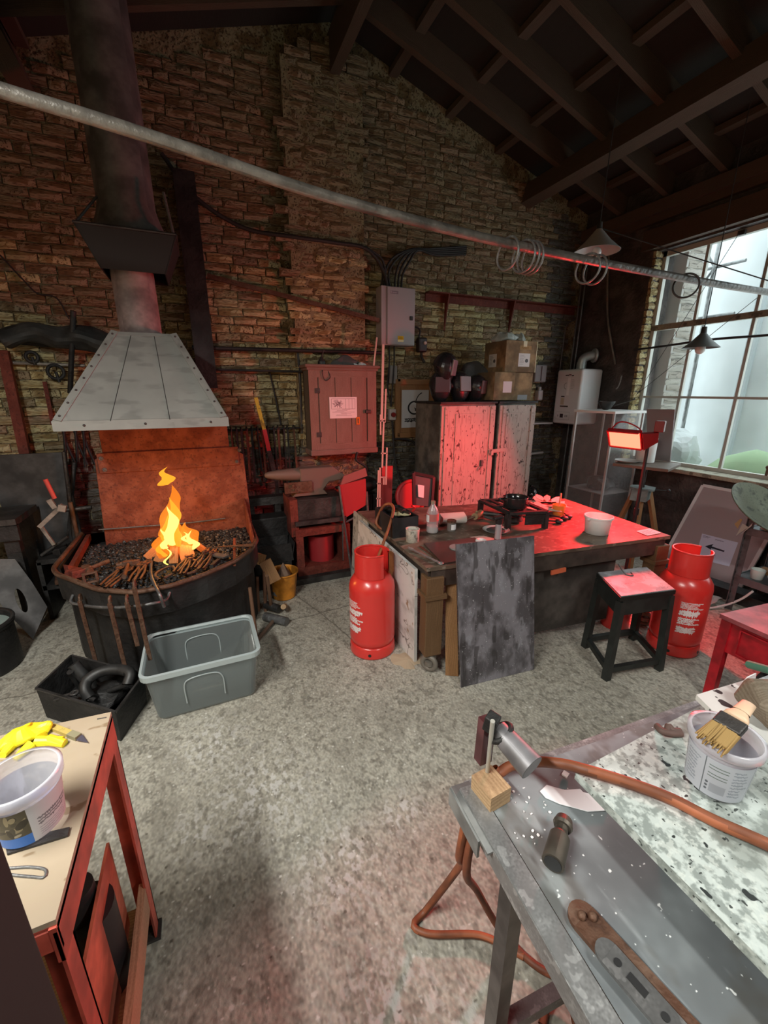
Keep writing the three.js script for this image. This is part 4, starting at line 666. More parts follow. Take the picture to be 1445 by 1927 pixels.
{ // two steel lockers
  const lockTex = tex(1024, [1.7, 0.75], (u, v) => {            // u runs up the door
    let c = [228, 216, 208].map((k) => k * (0.9 + 0.1 * fbm(u, v, 12, 3, 101)));
    const chips = fbm(u, v, 34, 4, 103) + 0.05 * fbm(u, v, 5, 2, 104);
    c = mixc(c, [62, 50, 44], sm(0.745, 0.765, chips));
    c = mixc(c, [96, 78, 70], 0.8 * sm(0.62, 0.68, fbm(u, v, 60, 3, 106)) * sm(0.62, 0.75, fbm((u * 0.5) % 1, v, 9, 2, 107)));
    return mixc(c, [170, 154, 146], 0.5 * sm(0.6, 0.75, fbm((u * 0.25) % 1, v, 48, 3, 105)));
  });
  const lm = M([0.62, 0.6, 0.58], 0.55, 0, { map: lockTex }), ls = M([0.2, 0.19, 0.165], 0.6, 0, { map: T.grunge });
  const zf = 0.8, h = 1.685;
  const mk = (x0, x1, label, panelIn) => {
    const k = thing('steel_locker', label, 'locker');
    part(k, 'body', [box(x1 - x0, h - 0.02, zf - 0.26, [(x0 + x1) / 2, (h - 0.02) / 2, zf / 2 + 0.11])], ls);
    const d = part(k, 'door', box(x1 - x0 - 0.012, h - 0.06, 0.02, [(x0 + x1) / 2, h / 2 - 0.01, zf - 0.006]), lm);
    part(d, 'panel', box((x1 - x0) * 0.5, h - 0.2, 0.008, [(x0 + x1) / 2 + panelIn, h / 2 - 0.02, zf + 0.006], [0, 0, 0], 0.003), lm);
    part(d, 'edge_strip', [box(0.035, h - 0.1, 0.012, [x0 + 0.06, h / 2, zf + 0.008]), box(0.05, h - 0.1, 0.012, [x1 - 0.05, h / 2, zf + 0.008])], lm);
    part(k, 'top', box(x1 - x0 + 0.03, 0.022, zf - 0.22, [(x0 + x1) / 2, h - 0.008, zf / 2 + 0.12], [0, 0, 0], 0.004), mat.blackSteel);
    return k;
  };
  const l1 = mk(2.3, 3.0, 'wider scratched cream steel locker standing nearer the grey cabinet', 0), l2 = mk(3.05, 3.57, 'narrower scratched cream steel locker standing beside the boiler corner', -0.03);
  part(l1, 'handle', [box(0.03, 0.07, 0.03, [2.84, 1.02, zf + 0.02], [0, 0, 0], 0.005), rod([2.84, 1.0, zf + 0.035], [2.8, 0.95, zf + 0.04], 0.007)], mat.midSteel);
  part(l2, 'hasp', [bar([2.93, 1.145, zf + 0.025], [3.16, 1.155, zf + 0.025], 0.04, 0.012, [0, 0, 1]), box(0.03, 0.05, 0.03, [2.96, 1.13, zf + 0.03])], lm);
}
{ // on top of the lockers
  const y = 1.698;
  const helm = (label, pos, ry, rx, s, visor) => {
    const g = thing('welding_helmet', label, 'helmet');
    const shell = uvm(new THREE.SphereGeometry(0.14, 28, 22)), p = shell.attributes.position;
    for (let i = 0; i < p.count; i++) { let X = p.getX(i), Y = p.getY(i), Z = p.getZ(i); if (Y < 0) { Z = Z * (1 + Y * 1.2) + 0.02; X *= 1 + Y * 1.6; Y *= 1.25; } if (Z > 0.1) Z = 0.1 + (Z - 0.1) * 0.5; if (Z < -0.02) Y = Y < 0 ? Y * 0.7 : Y; p.setXYZ(i, X * 0.92, Y * 1.18, Z); }
    shell.computeVertexNormals();
    part(g, 'shell', shell.scale(s, s, s), M([0.02, 0.02, 0.023], 0.25));
    part(g, 'visor', box(0.17 * s, 0.17 * s, 0.02, [0, 0.02, 0.112 * s], [-0.1, 0, 0], 0.008), visor);
    part(g, 'headband_knob', cyl(0.03, 0.03, 0.02, [0.135 * s, 0.0, 0], [0, 0, Math.PI / 2], 14), mat.black);
    place(g, pos, ry, rx, 0);
  };
  helm('glossy black welding helmet perched highest on the locker', [2.44, y + 0.34, 0.6], 0.75, 0.25, 0.95, M([0.2, 0.17, 0.19], 0.1));
  helm('dark welding helmet lying under the glossy one on the locker', [2.42, y + 0.155, 0.56], -0.3, 0.1, 0.95, M([0.06, 0.05, 0.06], 0.3));
  helm('brownish welding helmet in the middle of the locker top', [2.66, y + 0.155, 0.55], 0.2, 0.0, 0.95, M([0.1, 0.06, 0.06], 0.3));
  helm('small dark face mask lying beside the cardboard boxes', [2.87, y + 0.14, 0.58], 0.6, 0.2, 0.85, M([0.12, 0.08, 0.09], 0.2));
  const mkBox = (label, x0, x1, y0, y1, z0, z1, m, ry = 0) => { const b = thing('cardboard_box', label, 'box', 'cardboard boxes on the lockers'); part(b, 'carton', box(x1 - x0, y1 - y0, z1 - z0, [(x0 + x1) / 2, (y0 + y1) / 2, (z0 + z1) / 2], [0, ry, 0], 0.004), m); return b; };
  const lab = canvasTex(128, 128, (x, w, h) => { x.fillStyle = '#d9d6d6'; x.fillRect(0, 0, w, h); scribble(x, 14, 20, 60, 7, 14, 3, '#8a8688'); x.fillStyle = '#5d5a5c'; x.beginPath(); x.arc(92, 70, 18, 0, 7); x.fill(); });
  const lm = M([1, 1, 1], 0.8, 0, { map: lab });
  const b1 = mkBox('taped cardboard box stacked on top of the two lower boxes', 3.14, 3.58, 2.0, 2.33, 0.34, 0.72, mat.card);
  part(b1, 'address_label', print([3.32, 2.2, 0.722], [3.48, 2.2, 0.722], [3.48, 2.06, 0.722], [3.32, 2.06, 0.722]), lm); part(b1, 'side_label', print([3.138, 2.2, 0.43], [3.138, 2.2, 0.57], [3.138, 2.06, 0.57], [3.138, 2.06, 0.43]), lm);
  part(b1, 'tape', [box(0.05, 0.06, 0.002, [3.4, 2.3, 0.7215]), box(0.008, 0.33, 0.002, [3.57, 2.165, 0.7215])], M([0.6, 0.5, 0.3], 0.15));
  const ink = canvasTex(256, 64, (x, w, h) => { x.fillStyle = '#b08a5c'; x.fillRect(0, 0, w, h); x.fillStyle = '#8a6838'; x.font = 'bold 44px sans-serif'; x.fillText('PLASCO', 30, 48); });
  part(b1, 'print', print([3.33, 2.28, 0.7212], [3.49, 2.28, 0.7212], [3.49, 2.24, 0.7212], [3.33, 2.24, 0.7212]), M([0.85, 0.85, 0.85], 0.85, 0, { map: ink }));
  const b2 = mkBox('cardboard box with a pink label standing beside the face mask', 3.0, 3.28, y, 1.998, 0.3, 0.74, mat.card); part(b2, 'pink_label', print([3.12, 1.9, 0.742], [3.24, 1.9, 0.742], [3.24, 1.78, 0.742], [3.12, 1.78, 0.742]), M([0.8, 0.62, 0.66], 0.8));
  const b3 = mkBox('cardboard box with a grey corner label standing at the end of the lockers', 3.295, 3.56, y, 1.996, 0.36, 0.71, mat.card); part(b3, 'corner_label', print([3.36, 1.755, 0.712], [3.5, 1.755, 0.712], [3.5, y + 0.003, 0.712], [3.36, y + 0.003, 0.712]), M([0.28, 0.28, 0.3], 0.7));
  single('bubble_wrap', 'crumpled clear bubble wrap on top of the upper cardboard box', 'bubble wrap', [rough(ball(0.1, [3.26, 2.375, 0.52], [1.4, 0.55, 1.2], undefined, 22, 16), 0.04, 16), rough(ball(0.07, [3.45, 2.37, 0.55], [1, 0.65, 1.1], undefined, 18, 14), 0.03, 20, 3)], M([0.6, 0.64, 0.6], 0.25, 0, { transmission: 0.35, thickness: 0 }));
  single('dark_bag', 'dark crumpled bag behind the cardboard boxes on the locker', 'bag', rough(ball(0.2, [2.95, y + 0.2, 0.38], [1.1, 1.0, 0.5], undefined, 22, 16), 0.05, 8), mat.greyCloth);
}

// ------------------------------------------------------------------ the big workbench and what is on it
const TH = 0.76;
const TQ = [onY(803, 1069, TH), onY(1262, 1008, TH), onY(1062, 938, TH), onY(673, 962, TH)];       // front-left, front-right, back-right, back-left
const tableTex = tex(1024, [2.2, 1.4], (u, v) => { let c = mixc([126, 112, 98], [168, 152, 134], sm(0.3, 0.7, fbm(u, v, 7, 5, 111))); c = mixc(c, [82, 70, 60], 0.6 * sm(0.58, 0.7, fbm(u, v, 20, 4, 112))); c = mixc(c, [200, 192, 180], 0.6 * sm(0.7, 0.76, fbm(u, v, 60, 2, 113))); return c; });
{
  const t = thing('workbench', 'large low workbench with a worn brown top on castors', 'workbench');
  const inset = (k, y) => { const c = TQ[0].clone().add(TQ[1]).add(TQ[2]).add(TQ[3]).multiplyScalar(0.25); return TQ.map((p) => { const q = c.clone().lerp(p, k); q.y = y; return q; }); };
  part(t, 'top', slab(inset(1, TH - 0.026), 0.026), M([0.44, 0.42, 0.4], 0.55, 0, { map: tableTex }));
  const q = inset(0.965, TH - 0.026), edge = M([0.075, 0.055, 0.045], 0.6, 0, { map: T.grunge });
  part(t, 'apron', [0, 1, 2, 3].map((i) => { const a = q[i].clone(), b = q[(i + 1) % 4].clone(); a.y = b.y = TH - 0.085; return bar(a, b, 0.03, 0.11); }), edge);
  const f = inset(0.94, 0);
  f.forEach((p, i) => {
    const lg = part(t, 'leg', [box(0.12, TH - 0.2, 0.1, [p.x, (TH + 0.1) / 2 - 0.02, p.z], [0, -0.1, 0], 0.006), box(0.15, 0.03, 0.13, [p.x, TH - 0.2, p.z], [0, -0.1, 0])], M([0.17, 0.1, 0.05], 0.65, 0, { map: T.wood }));
    part(lg, 'castor', [ring(0.045, 0.018, [p.x - 0.015, 0.063, p.z + 0.02], [0, -0.9, 0], 10, 24), cyl(0.03, 0.03, 0.03, [p.x - 0.015, 0.063, p.z + 0.02], [0, -0.9, 0], 16), box(0.05, 0.06, 0.06, [p.x + 0.02, 0.105, p.z - 0.02])], M([0.2, 0.18, 0.155], 0.5, 0.3), 'steel castor wheel');
  });
  part(t, 'skirt_board', slab([TQ[0].clone().lerp(TQ[1], 0.36).setY(0.09), TQ[0].clone().lerp(TQ[1], 0.8).setY(0.09), TQ[0].clone().lerp(TQ[1], 0.8).setY(0.62), TQ[0].clone().lerp(TQ[1], 0.36).setY(0.62)].map((p) => p.add(V(0, 0, -0.09))), 0.014), M([0.1, 0.085, 0.075], 0.7, 0, { map: T.grunge }), 'dark board under the bench front');
  // boards leaning on the bench
  const marble = tex(512, [1.1, 0.8], (u, v) => { let c = [226, 226, 224]; c = mixc(c, [168, 168, 164], 0.5 * sm(0.5, 0.7, fbm(u, v, 10, 4, 121))); const k = Math.abs(fbm(u, v, 4, 4, 122) - 0.5); c = mixc(c, [120, 116, 112], 0.8 * (1 - sm(0.002, 0.012, k))); return mixc(c, [150, 120, 90], 0.7 * sm(0.78, 0.83, fbm(u, v, 14, 3, 125))); });
  const wb = thing('white_board', 'white stained laminate board leaning against the end of the workbench', 'board');
  part(wb, 'board', slab([onY(779, 1247, 0.0).add(V(0, 0, 0)), onY(779, 1247, 0.0).add(V(-0.02, 0, -1.16)), TQ[3].clone().add(V(-0.035, -0.045, 0.12)), TQ[0].clone().add(V(-0.03, -0.045, -0.1))], 0.022), M([0.92, 0.92, 0.92], 0.5, 0, { map: marble }));
  const wb2 = single('backing_board', 'second grey speckled board behind the white board at the bench corner', 'board', slab([[1.155, 0.0, 1.5], [1.155, 0.0, 1.14], [1.195, TH - 0.02, 1.15], [1.195, TH - 0.02, 1.5]], 0.012), M([0.5, 0.5, 0.46], 0.7, 0, { map: T.worn }));
  single('wooden_plank', 'narrow wooden plank leaning between bench leg and steel plate', 'plank', slab([onY(838, 1268, 0), onY(862, 1270, 0), onY(862, 1270, 0).add(V(0.03, 0.74, -0.14)), onY(838, 1268, 0).add(V(0.05, 0.74, -0.14))], 0.02), mat.woodTan);
  const plateTex = tex(1024, [1.0, 0.6], (u, v) => { let k = fbm(u, v, 6, 5, 131), c = mixc([92, 89, 93], [146, 144, 151], sm(0.32, 0.62, k)); c = mixc(c, [166, 168, 176], 0.55 * sm(0.56, 0.72, fbm(u, v, 16, 4, 132)) * sm(0.4, 0.6, pn(u, v, 5, 133))); c = mixc(c, [52, 49, 49], 0.5 * sm(0.6, 0.7, fbm((u * 0.4) % 1, v, 14, 3, 134))); return mixc(c, [225, 225, 228], sm(0.84, 0.88, fbm(u, v, 110, 2, 135))); });
  single('steel_plate', 'mottled grey steel plate leaning against the workbench front', 'plate', slab([onY(866, 1292, 0.0), onY(1003, 1258, 0.0), onY(1003, 1258, 0).add(V(-0.03, 0.925, -0.1)), onY(866, 1292, 0).add(V(-0.02, 0.93, -0.11))], 0.012), M([0.85, 0.85, 0.87], 0.38, 0.25, { map: plateTex }));
  single('sawdust_pile', 'thin spill of orange dust on the floor beside the castor', 'dust', rough(cyl(0.11, 0.02, 0.01, [1.13, 0.004, 2.4], undefined, 24), 0.008, 18), M([0.46, 0.36, 0.25], 0.95), undefined).userData.kind = 'stuff';
}
{
  const on = (u, v, h = TH) => onY(u, v, h);
  // black tool box with gloves
  const a = on(755, 1012), b = thing('tool_box', 'open black box holding gloves on the corner of the workbench', 'box');
  const bx = a.x + 0.04, bz = a.z - 0.18, ry = 0.05;
  part(b, 'box', [box(0.2, 0.01, 0.34, [bx, TH + 0.006, bz]), box(0.2, 0.15, 0.01, [bx, TH + 0.075, bz + 0.17]), box(0.2, 0.15, 0.01, [bx, TH + 0.075, bz - 0.17]), box(0.01, 0.15, 0.34, [bx - 0.1, TH + 0.075, bz]), box(0.01, 0.15, 0.34, [bx + 0.1, TH + 0.075, bz])], M([0.035, 0.037, 0.04], 0.45, 0, { map: T.grunge }));
  single('work_glove', 'pale yellow work glove lying in the black box', 'glove', rough(ball(0.075, [bx + 0.03, TH + 0.14, bz + 0.02], [0.55, 0.3, 1.2], [0, 0.5, 0], 20, 14), 0.015, 25), M([0.5, 0.46, 0.28], 0.9));
  single('grease_gun', 'dark cylindrical grease gun lying in the black box', 'tool', [rod([bx - 0.03, TH + 0.14, bz - 0.14], [bx + 0.04, TH + 0.16, bz + 0.06], 0.022, 14), rod([bx + 0.04, TH + 0.16, bz + 0.06], [bx + 0.055, TH + 0.165, bz + 0.12], 0.01)], mat.black);
  // white pot
  const p = on(776, 1018), pot = thing('plaster_pot', 'small stained white pot on the bench beside the black box', 'pot');
  part(pot, 'pot', lathe([[0, 0], [0.046, 0], [0.05, 0.09], [0.052, 0.095], [0.046, 0.095], [0.042, 0.075], [0, 0.075]], [p.x, TH, p.z], 32), M([0.62, 0.6, 0.52], 0.7, 0, { map: rep(T.worn, 2) }));
  // plastic bottle
  const bo = on(813, 1002), bt = thing('plastic_bottle', 'clear plastic bottle with a red and white label on the workbench', 'bottle');
  part(bt, 'bottle', lathe([[0.001, 0.003], [0.045, 0.003], [0.046, 0.02], [0.043, 0.06], [0.046, 0.1], [0.046, 0.155], [0.036, 0.19], [0.018, 0.215], [0.0145, 0.235]], [bo.x, TH, bo.z], 32), M([0.85, 0.85, 0.87], 0.15, 0, { transmission: 0.75, thickness: 0 }));
  part(bt, 'label', put(uvm(new THREE.CylinderGeometry(0.0468, 0.0468, 0.055, 24, 1, true)), [bo.x, TH + 0.128, bo.z]), M([0.45, 0.14, 0.13], 0.6)); part(bt, 'white_label', put(uvm(new THREE.CylinderGeometry(0.0472, 0.0472, 0.055, 10, 1, true, 3.9, 1.3)), [bo.x, TH + 0.12, bo.z]), mat.paper); part(bt, 'cap', cyl(0.017, 0.017, 0.02, [bo.x, TH + 0.24, bo.z]), M([0.3, 0.22, 0.16], 0.5)); part(bt, 'residue', cyl(0.042, 0.042, 0.05, [bo.x, TH + 0.03, bo.z], undefined, 24), M([0.45, 0.42, 0.38], 0.8));
  // jar
  const j = on(849, 998), jar = thing('glass_jar', 'small jar with a white label and dark lid on the workbench', 'jar');
  part(jar, 'jar', cyl(0.034, 0.034, 0.065, [j.x, TH + 0.034, j.z], undefined, 24), M([0.16, 0.15, 0.14], 0.15)); part(jar, 'label', put(uvm(new THREE.CylinderGeometry(0.0346, 0.0346, 0.042, 12, 1, true, -0.6, 1.9)), [j.x, TH + 0.034, j.z]), mat.paper); part(jar, 'lid', cyl(0.036, 0.036, 0.016, [j.x, TH + 0.075, j.z], undefined, 24), mat.brownSteel);
  // rag roll, burner pipe, stand, saucepan
  single('rag_roll', 'pale crumpled rag roll lying behind the jar', 'rag', rough(rod(on(828, 978, TH + 0.045), on(874, 974, TH + 0.045), 0.045, 22), 0.014, 22), M([0.55, 0.52, 0.47], 0.95));
  const st = thing('burner_stand', 'low black square steel stand carrying the saucepan', 'stand');
  const hS = 0.135, sy = TH + hS;
  const c4 = [onY(905, 942, sy), onY(957, 966, sy), onY(1028, 963, sy), onY(975, 940, sy)];
  part(st, 'frame', c4.map((q, i) => bar(q, c4[(i + 1) % 4], 0.04, 0.02)), mat.blackSteel);
  for (const q of c4) part(st, 'leg', bar(q, q.clone().setY(TH), 0.035, 0.035), mat.blackSteel);
  part(st, 'grid', [bar(c4[0].clone().lerp(c4[1], 0.5), c4[3].clone().lerp(c4[2], 0.5), 0.03, 0.015), bar(c4[0].clone().lerp(c4[3], 0.5), c4[1].clone().lerp(c4[2], 0.5), 0.03, 0.015), bar(c4[0].clone().lerp(c4[3], 0.25), c4[1].clone().lerp(c4[2], 0.25), 0.03, 0.015)], mat.blackSteel);
  part(st, 'wind_shield', slab([c4[1].clone().lerp(c4[2], 0.45).setY(sy - 0.1), c4[2].clone().setY(sy - 0.1), c4[2].clone(), c4[1].clone().lerp(c4[2], 0.45)], 0.006), mat.blackSteel);
  const sc = c4[0].clone().add(c4[1]).add(c4[2]).add(c4[3]).multiplyScalar(0.25), pan = thing('saucepan', 'black enamel saucepan standing on the steel stand', 'saucepan');
  const pc = onY(969, 953, sy + 0.02);
  part(pan, 'pan', lathe([[0.001, 0], [0.078, 0], [0.092, 0.012], [0.096, 0.085], [0.1, 0.09], [0.093, 0.09], [0.088, 0.015], [0.001, 0.012]], [pc.x, sy + 0.012, pc.z], 40), mat.blackGloss);
  for (const s of [0.4, 3.5]) part(pan, 'handle', tube([[pc.x + 0.09 * Math.cos(s - 0.3), sy + 0.08, pc.z + 0.09 * Math.sin(s - 0.3)], [pc.x + 0.135 * Math.cos(s), sy + 0.085, pc.z + 0.135 * Math.sin(s)], [pc.x + 0.09 * Math.cos(s + 0.3), sy + 0.08, pc.z + 0.09 * Math.sin(s + 0.3)]], 0.007, 16), mat.blackGloss);
  const bn = thing('gas_burner', 'black ring burner with a brass pipe under the steel stand', 'burner');
  part(bn, 'ring', [cyl(0.09, 0.08, 0.04, [sc.x, TH + 0.04, sc.z], undefined, 28), cyl(0.05, 0.05, 0.025, [sc.x, TH + 0.065, sc.z], undefined, 24), cyl(0.05, 0.06, 0.022, [sc.x, TH + 0.011, sc.z], undefined, 16)], mat.blackSteel);
  part(bn, 'pipe', rod([sc.x, TH + 0.045, sc.z], on(905, 965, TH + 0.05), 0.02, 14), mat.darkSteel); part(bn, 'valve', [rod(on(905, 965, TH + 0.05), on(893, 972, TH + 0.05), 0.028, 12), rod(on(896, 970, TH + 0.05), on(897, 962, TH + 0.08), 0.012)], M([0.35, 0.27, 0.15], 0.5, 0.4));
  part(bn, 'hose', tube([on(893, 972, TH + 0.05), on(876, 979, TH + 0.02), on(850, 984, TH + 0.012), on(838, 982, TH + 0.012)], 0.01, 30), mat.brownSteel);
  single('torch_lance', 'thin brass torch lance lying under the steel stand edge', 'torch', [rod(on(912, 972, TH + 0.02), on(936, 979, TH + 0.02), 0.012, 12), rod(on(936, 979, TH + 0.02), on(944, 982, TH + 0.025), 0.008, 12)], mat.midSteel);
  const d = on(933, 1000); single('pie_dish', 'flat pale enamel plate of dark grit on the workbench', 'plate', lathe([[0.001, 0.004], [0.07, 0.004], [0.1, 0.018], [0.105, 0.018], [0.072, 0.0], [0.001, 0.0]], [d.x, TH, d.z], 36), M([0.55, 0.54, 0.52], 0.35)); single('dark_grit', 'dark grit spread in the enamel plate', 'grit', rough(cyl(0.07, 0.066, 0.008, [d.x, TH + 0.012, d.z], undefined, 24), 0.004, 60), M([0.05, 0.05, 0.048], 0.9)).userData.kind = 'stuff';
  const s = on(936, 1018), can = thing('spray_can', 'slim grey canister with a black trigger top on the workbench', 'canister');
  part(can, 'can', cyl(0.023, 0.023, 0.11, [s.x, TH + 0.075, s.z], undefined, 24), M([0.42, 0.41, 0.44], 0.3, 0.3)); part(can, 'foot', cyl(0.026, 0.024, 0.02, [s.x, TH + 0.01, s.z], undefined, 24), mat.black); part(can, 'trigger_top', [cyl(0.024, 0.03, 0.04, [s.x, TH + 0.15, s.z]), box(0.075, 0.022, 0.04, [s.x - 0.012, TH + 0.178, s.z], [0, 0, 0.1], 0.008)], mat.black);
  single('glass_mat', 'dark glossy square plate lying on the front of the workbench', 'plate', slab([on(833, 1063), on(898, 1052), on(905, 1024), on(893, 1014), on(797, 1025)].map((q) => q.setY(TH + 0.001)), 0.01), M([0.055, 0.035, 0.03], 0.3));
  single('slate_disc', 'small grey green disc lying on the dark glossy plate', 'disc', cyl(0.06, 0.06, 0.006, A(on(862, 1030, TH + 0.014)), undefined, 28), M([0.22, 0.26, 0.25], 0.6));
  single('tape_roll', 'small white roll of tape at the edge of the glossy plate', 'tape', ring(0.026, 0.014, A(on(905, 1018, TH + 0.017)), [Math.PI / 2, 0, 0], 10, 24), mat.white);
  single('pink_card', 'thin pinkish card beside the tape roll', 'card', slab([on(884, 1011), on(916, 1020), on(940, 1017), on(910, 1009)].map((q) => q.setY(TH + 0.001)), 0.003), M([0.5, 0.35, 0.3], 0.8));
  const sp = thing('spanner', 'bright steel spanner lying on the front corner of the workbench', 'spanner');
  const s0 = on(776, 1034, TH + 0.008), s1 = on(829, 1060, TH + 0.008); part(sp, 'shank', bar(s0, s1, 0.014, 0.007), mat.brightSteel); part(sp, 'ring_end', ring(0.013, 0.006, A(s1), [Math.PI / 2, 0, 0], 8, 18), mat.brightSteel); part(sp, 'jaw_end', [bar(s0, s0.clone().lerp(s1, -0.1), 0.026, 0.009), bar(s0.clone().lerp(s1, -0.1), s0.clone().lerp(s1, -0.16), 0.012, 0.009)], mat.brightSteel);
  single('steel_rule', 'thin steel rule lying along the glossy plate', 'rule', bar(on(790, 1028, TH + 0.003), on(826, 1053, TH + 0.003), 0.02, 0.003), mat.brownSteel);
  // white bucket and sheet
  const w = on(1122, 1002), wbk = thing('white_bucket', 'wide white plastic bucket on the right of the workbench', 'bucket');
  part(wbk, 'bucket', lathe([[0.001, 0.002], [0.085, 0.002], [0.094, 0.115], [0.103, 0.12], [0.103, 0.135], [0.095, 0.137], [0.09, 0.12], [0.082, 0.01], [0.001, 0.01]], [w.x, TH, w.z], 44), mat.plasticWhite); part(wbk, 'lug', box(0.02, 0.02, 0.02, [w.x - 0.104, TH + 0.12, w.z], [0, 0, 0], 0.004), mat.plasticWhite);
  const tg = canvasTex(128, 80, (x, W, H) => { x.fillStyle = '#dedcdc'; x.fillRect(0, 0, W, H); scribble(x, 12, 18, 100, 4, 14, 3, '#8b8890'); });
  const lt = single('paper_slip', 'white printed slip lying near the right corner of the workbench', 'paper', slab([on(1198, 1000), on(1218, 1008), on(1243, 1003), on(1222, 995)].map((q) => q.setY(TH + 0.001)), 0.003), mat.paper);
  part(lt, 'print', print(on(1198, 1000, TH + 0.0045), on(1222, 995, TH + 0.0045), on(1243, 1003, TH + 0.0045), on(1218, 1008, TH + 0.0045)), M([1, 1, 1], 0.9, 0, { map: tg }));
  // pale leaf-like offcuts, orange pot with a brush, ladles
  for (let i = 0; i < 16; i++) { const q = on(rr(1000, 1062), rr(936, 957), TH + 0.012 + i * 0.004); single('leaf_offcut', 'pale leaf shaped offcut in the heap at the back of the workbench', 'offcut', put(ext([[-0.12, 0], [-0.03, 0.03], [0.07, 0.028], [0.14, 0], [0.06, -0.03], [-0.04, -0.028]], 0.004), A(q), [-Math.PI / 2 + rr(-0.3, 0.3), rr(-1.2, 1.2), rr(-0.2, 0.2)]), M([0.62, 0.54, 0.46], 0.8), 'heap of leaf shaped offcuts'); }
  const oc = on(1050, 968), cup = thing('orange_cup', 'orange cup holding a stick at the heap of offcuts', 'cup'); part(cup, 'cup', lathe([[0.001, 0], [0.045, 0], [0.056, 0.09], [0.052, 0.09], [0.042, 0.008], [0.001, 0.008]], [oc.x, TH, oc.z], 32), M([0.75, 0.28, 0.05], 0.45));
  single('stick', 'pale wooden stick standing in the orange cup', 'stick', rod([oc.x, TH + 0.012, oc.z], [oc.x + 0.07, TH + 0.17, oc.z - 0.06], 0.008), mat.woodPale);
  for (const [u, v, ang, lab] of [[1052, 981, -0.5, 'black ladle lying in front of the orange cup'], [1070, 972, 0.7, 'black ladle lying right of the orange cup'], [1062, 975, 0.1, 'black ladle lying between the two others by the orange cup']]) { const l = thing('ladle', lab, 'ladle'), q = on(u, v, TH + 0.02); part(l, 'bowl', ball(0.032, A(q), [1.1, 0.6, 0.9]), mat.black); part(l, 'handle', rod(A(q), [q.x + 0.2 * Math.sin(ang) - 0.06, TH + 0.012, q.z - 0.18 * Math.cos(ang) + 0.02], 0.006), mat.black); }
  single('orange_strap', 'short orange strip hanging under the bench edge', 'strip', bar(TQ[0].clone().lerp(TQ[1], 0.47).add(V(0, -0.16, 0.0)), TQ[0].clone().lerp(TQ[1], 0.53).add(V(0, -0.15, 0.0)), 0.012, 0.03), M([0.6, 0.12, 0.05], 0.6));
  // red cup-like tool at the back left of the bench
  single('red_hook', 'small red hook tool standing beside the black box', 'tool', tube([on(776, 962, TH + 0.01), on(780, 955, TH + 0.05), on(775, 952, TH + 0.07)], 0.009, 14), M([0.5, 0.03, 0.03], 0.5));
}
function gasBottle(label, pos, ry) {
  const g = thing('gas_bottle', label, 'gas bottle'), m = mat.redPaint, R = 0.16;
  part(g, 'body', lathe([[0.001, 0.06], [0.1, 0.05], [R - 0.01, 0.085], [R, 0.115], [R, 0.14], [R - 0.003, 0.145], [R, 0.15], [R, 0.44], [R - 0.003, 0.445], [R, 0.45], [R, 0.5], [R - 0.006, 0.535], [R - 0.03, 0.575], [0.1, 0.6], [0.03, 0.612], [0.001, 0.612]], undefined, 48), m);
  part(g, 'foot_ring', lathe([[0.14, 0.0], [0.158, 0.002], [0.163, 0.015], [0.16, 0.07], [0.15, 0.085], [0.146, 0.08], [0.15, 0.01], [0.14, 0.0]], undefined, 48), m);
  for (const a of [-0.55, 0.75, 2.6]) part(g, 'drain_hole', put(cyl(0.011, 0.011, 0.012, [0, 0, 0], [Math.PI / 2, 0, 0], 14), [0.158 * Math.sin(a), 0.04, 0.158 * Math.cos(a)], [0, a, 0]), mat.black);
  const sh = new THREE.CylinderGeometry(0.117, 0.12, 0.165, 48, 1, true, Math.PI * 0.62 + Math.PI * 0.11, Math.PI * 1.78);
  const inn = new THREE.CylinderGeometry(0.111, 0.114, 0.165, 48, 1, true, Math.PI * 0.62 + Math.PI * 0.11, Math.PI * 1.78);
  part(g, 'collar', [put(uvm(sh), [0, 0.672, 0]), put(uvm(inn), [0, 0.672, 0]), put(uvm(new THREE.TorusGeometry(0.114, 0.0065, 8, 48, Math.PI * 1.78)), [0, 0.755, 0], [Math.PI / 2, 0, -Math.PI * 0.62 - Math.PI * 0.11 + Math.PI / 2 - 0 - Math.PI * 1.78 + 0])], m);
  part(g, 'valve', [cyl(0.025, 0.02, 0.05, [0, 0.635, 0], undefined, 14), cyl(0.03, 0.03, 0.02, [0, 0.67, 0], undefined, 10), rod([0, 0.645, 0], [0.05, 0.645, 0.02], 0.013)], M([0.35, 0.3, 0.2], 0.4, 0.6));
  const al = canvasTex(256, 384, (x, w, h) => { x.fillStyle = '#000'; x.fillRect(0, 0, w, h); const L = (y, n, dy, lw) => scribble(x, 10, y, 236, n, dy, lw, '#fff'); L(20, 5, 15, 6); L(120, 2, 26, 15); L(195, 4, 18, 9); L(300, 3, 22, 12); }); al.colorSpace = THREE.NoColorSpace;
  const gl = new THREE.CylinderGeometry(R + 0.0012, R + 0.0012, 0.26, 20, 1, true, -0.5, 1.0); part(g, 'printing', gl.toNonIndexed().translate(0, 0.31, 0), M([0.8, 0.72, 0.72], 0.6, 0, { alphaMap: al, transparent: true }), 'block of small white lettering');
  return place(g, pos, ry);
}
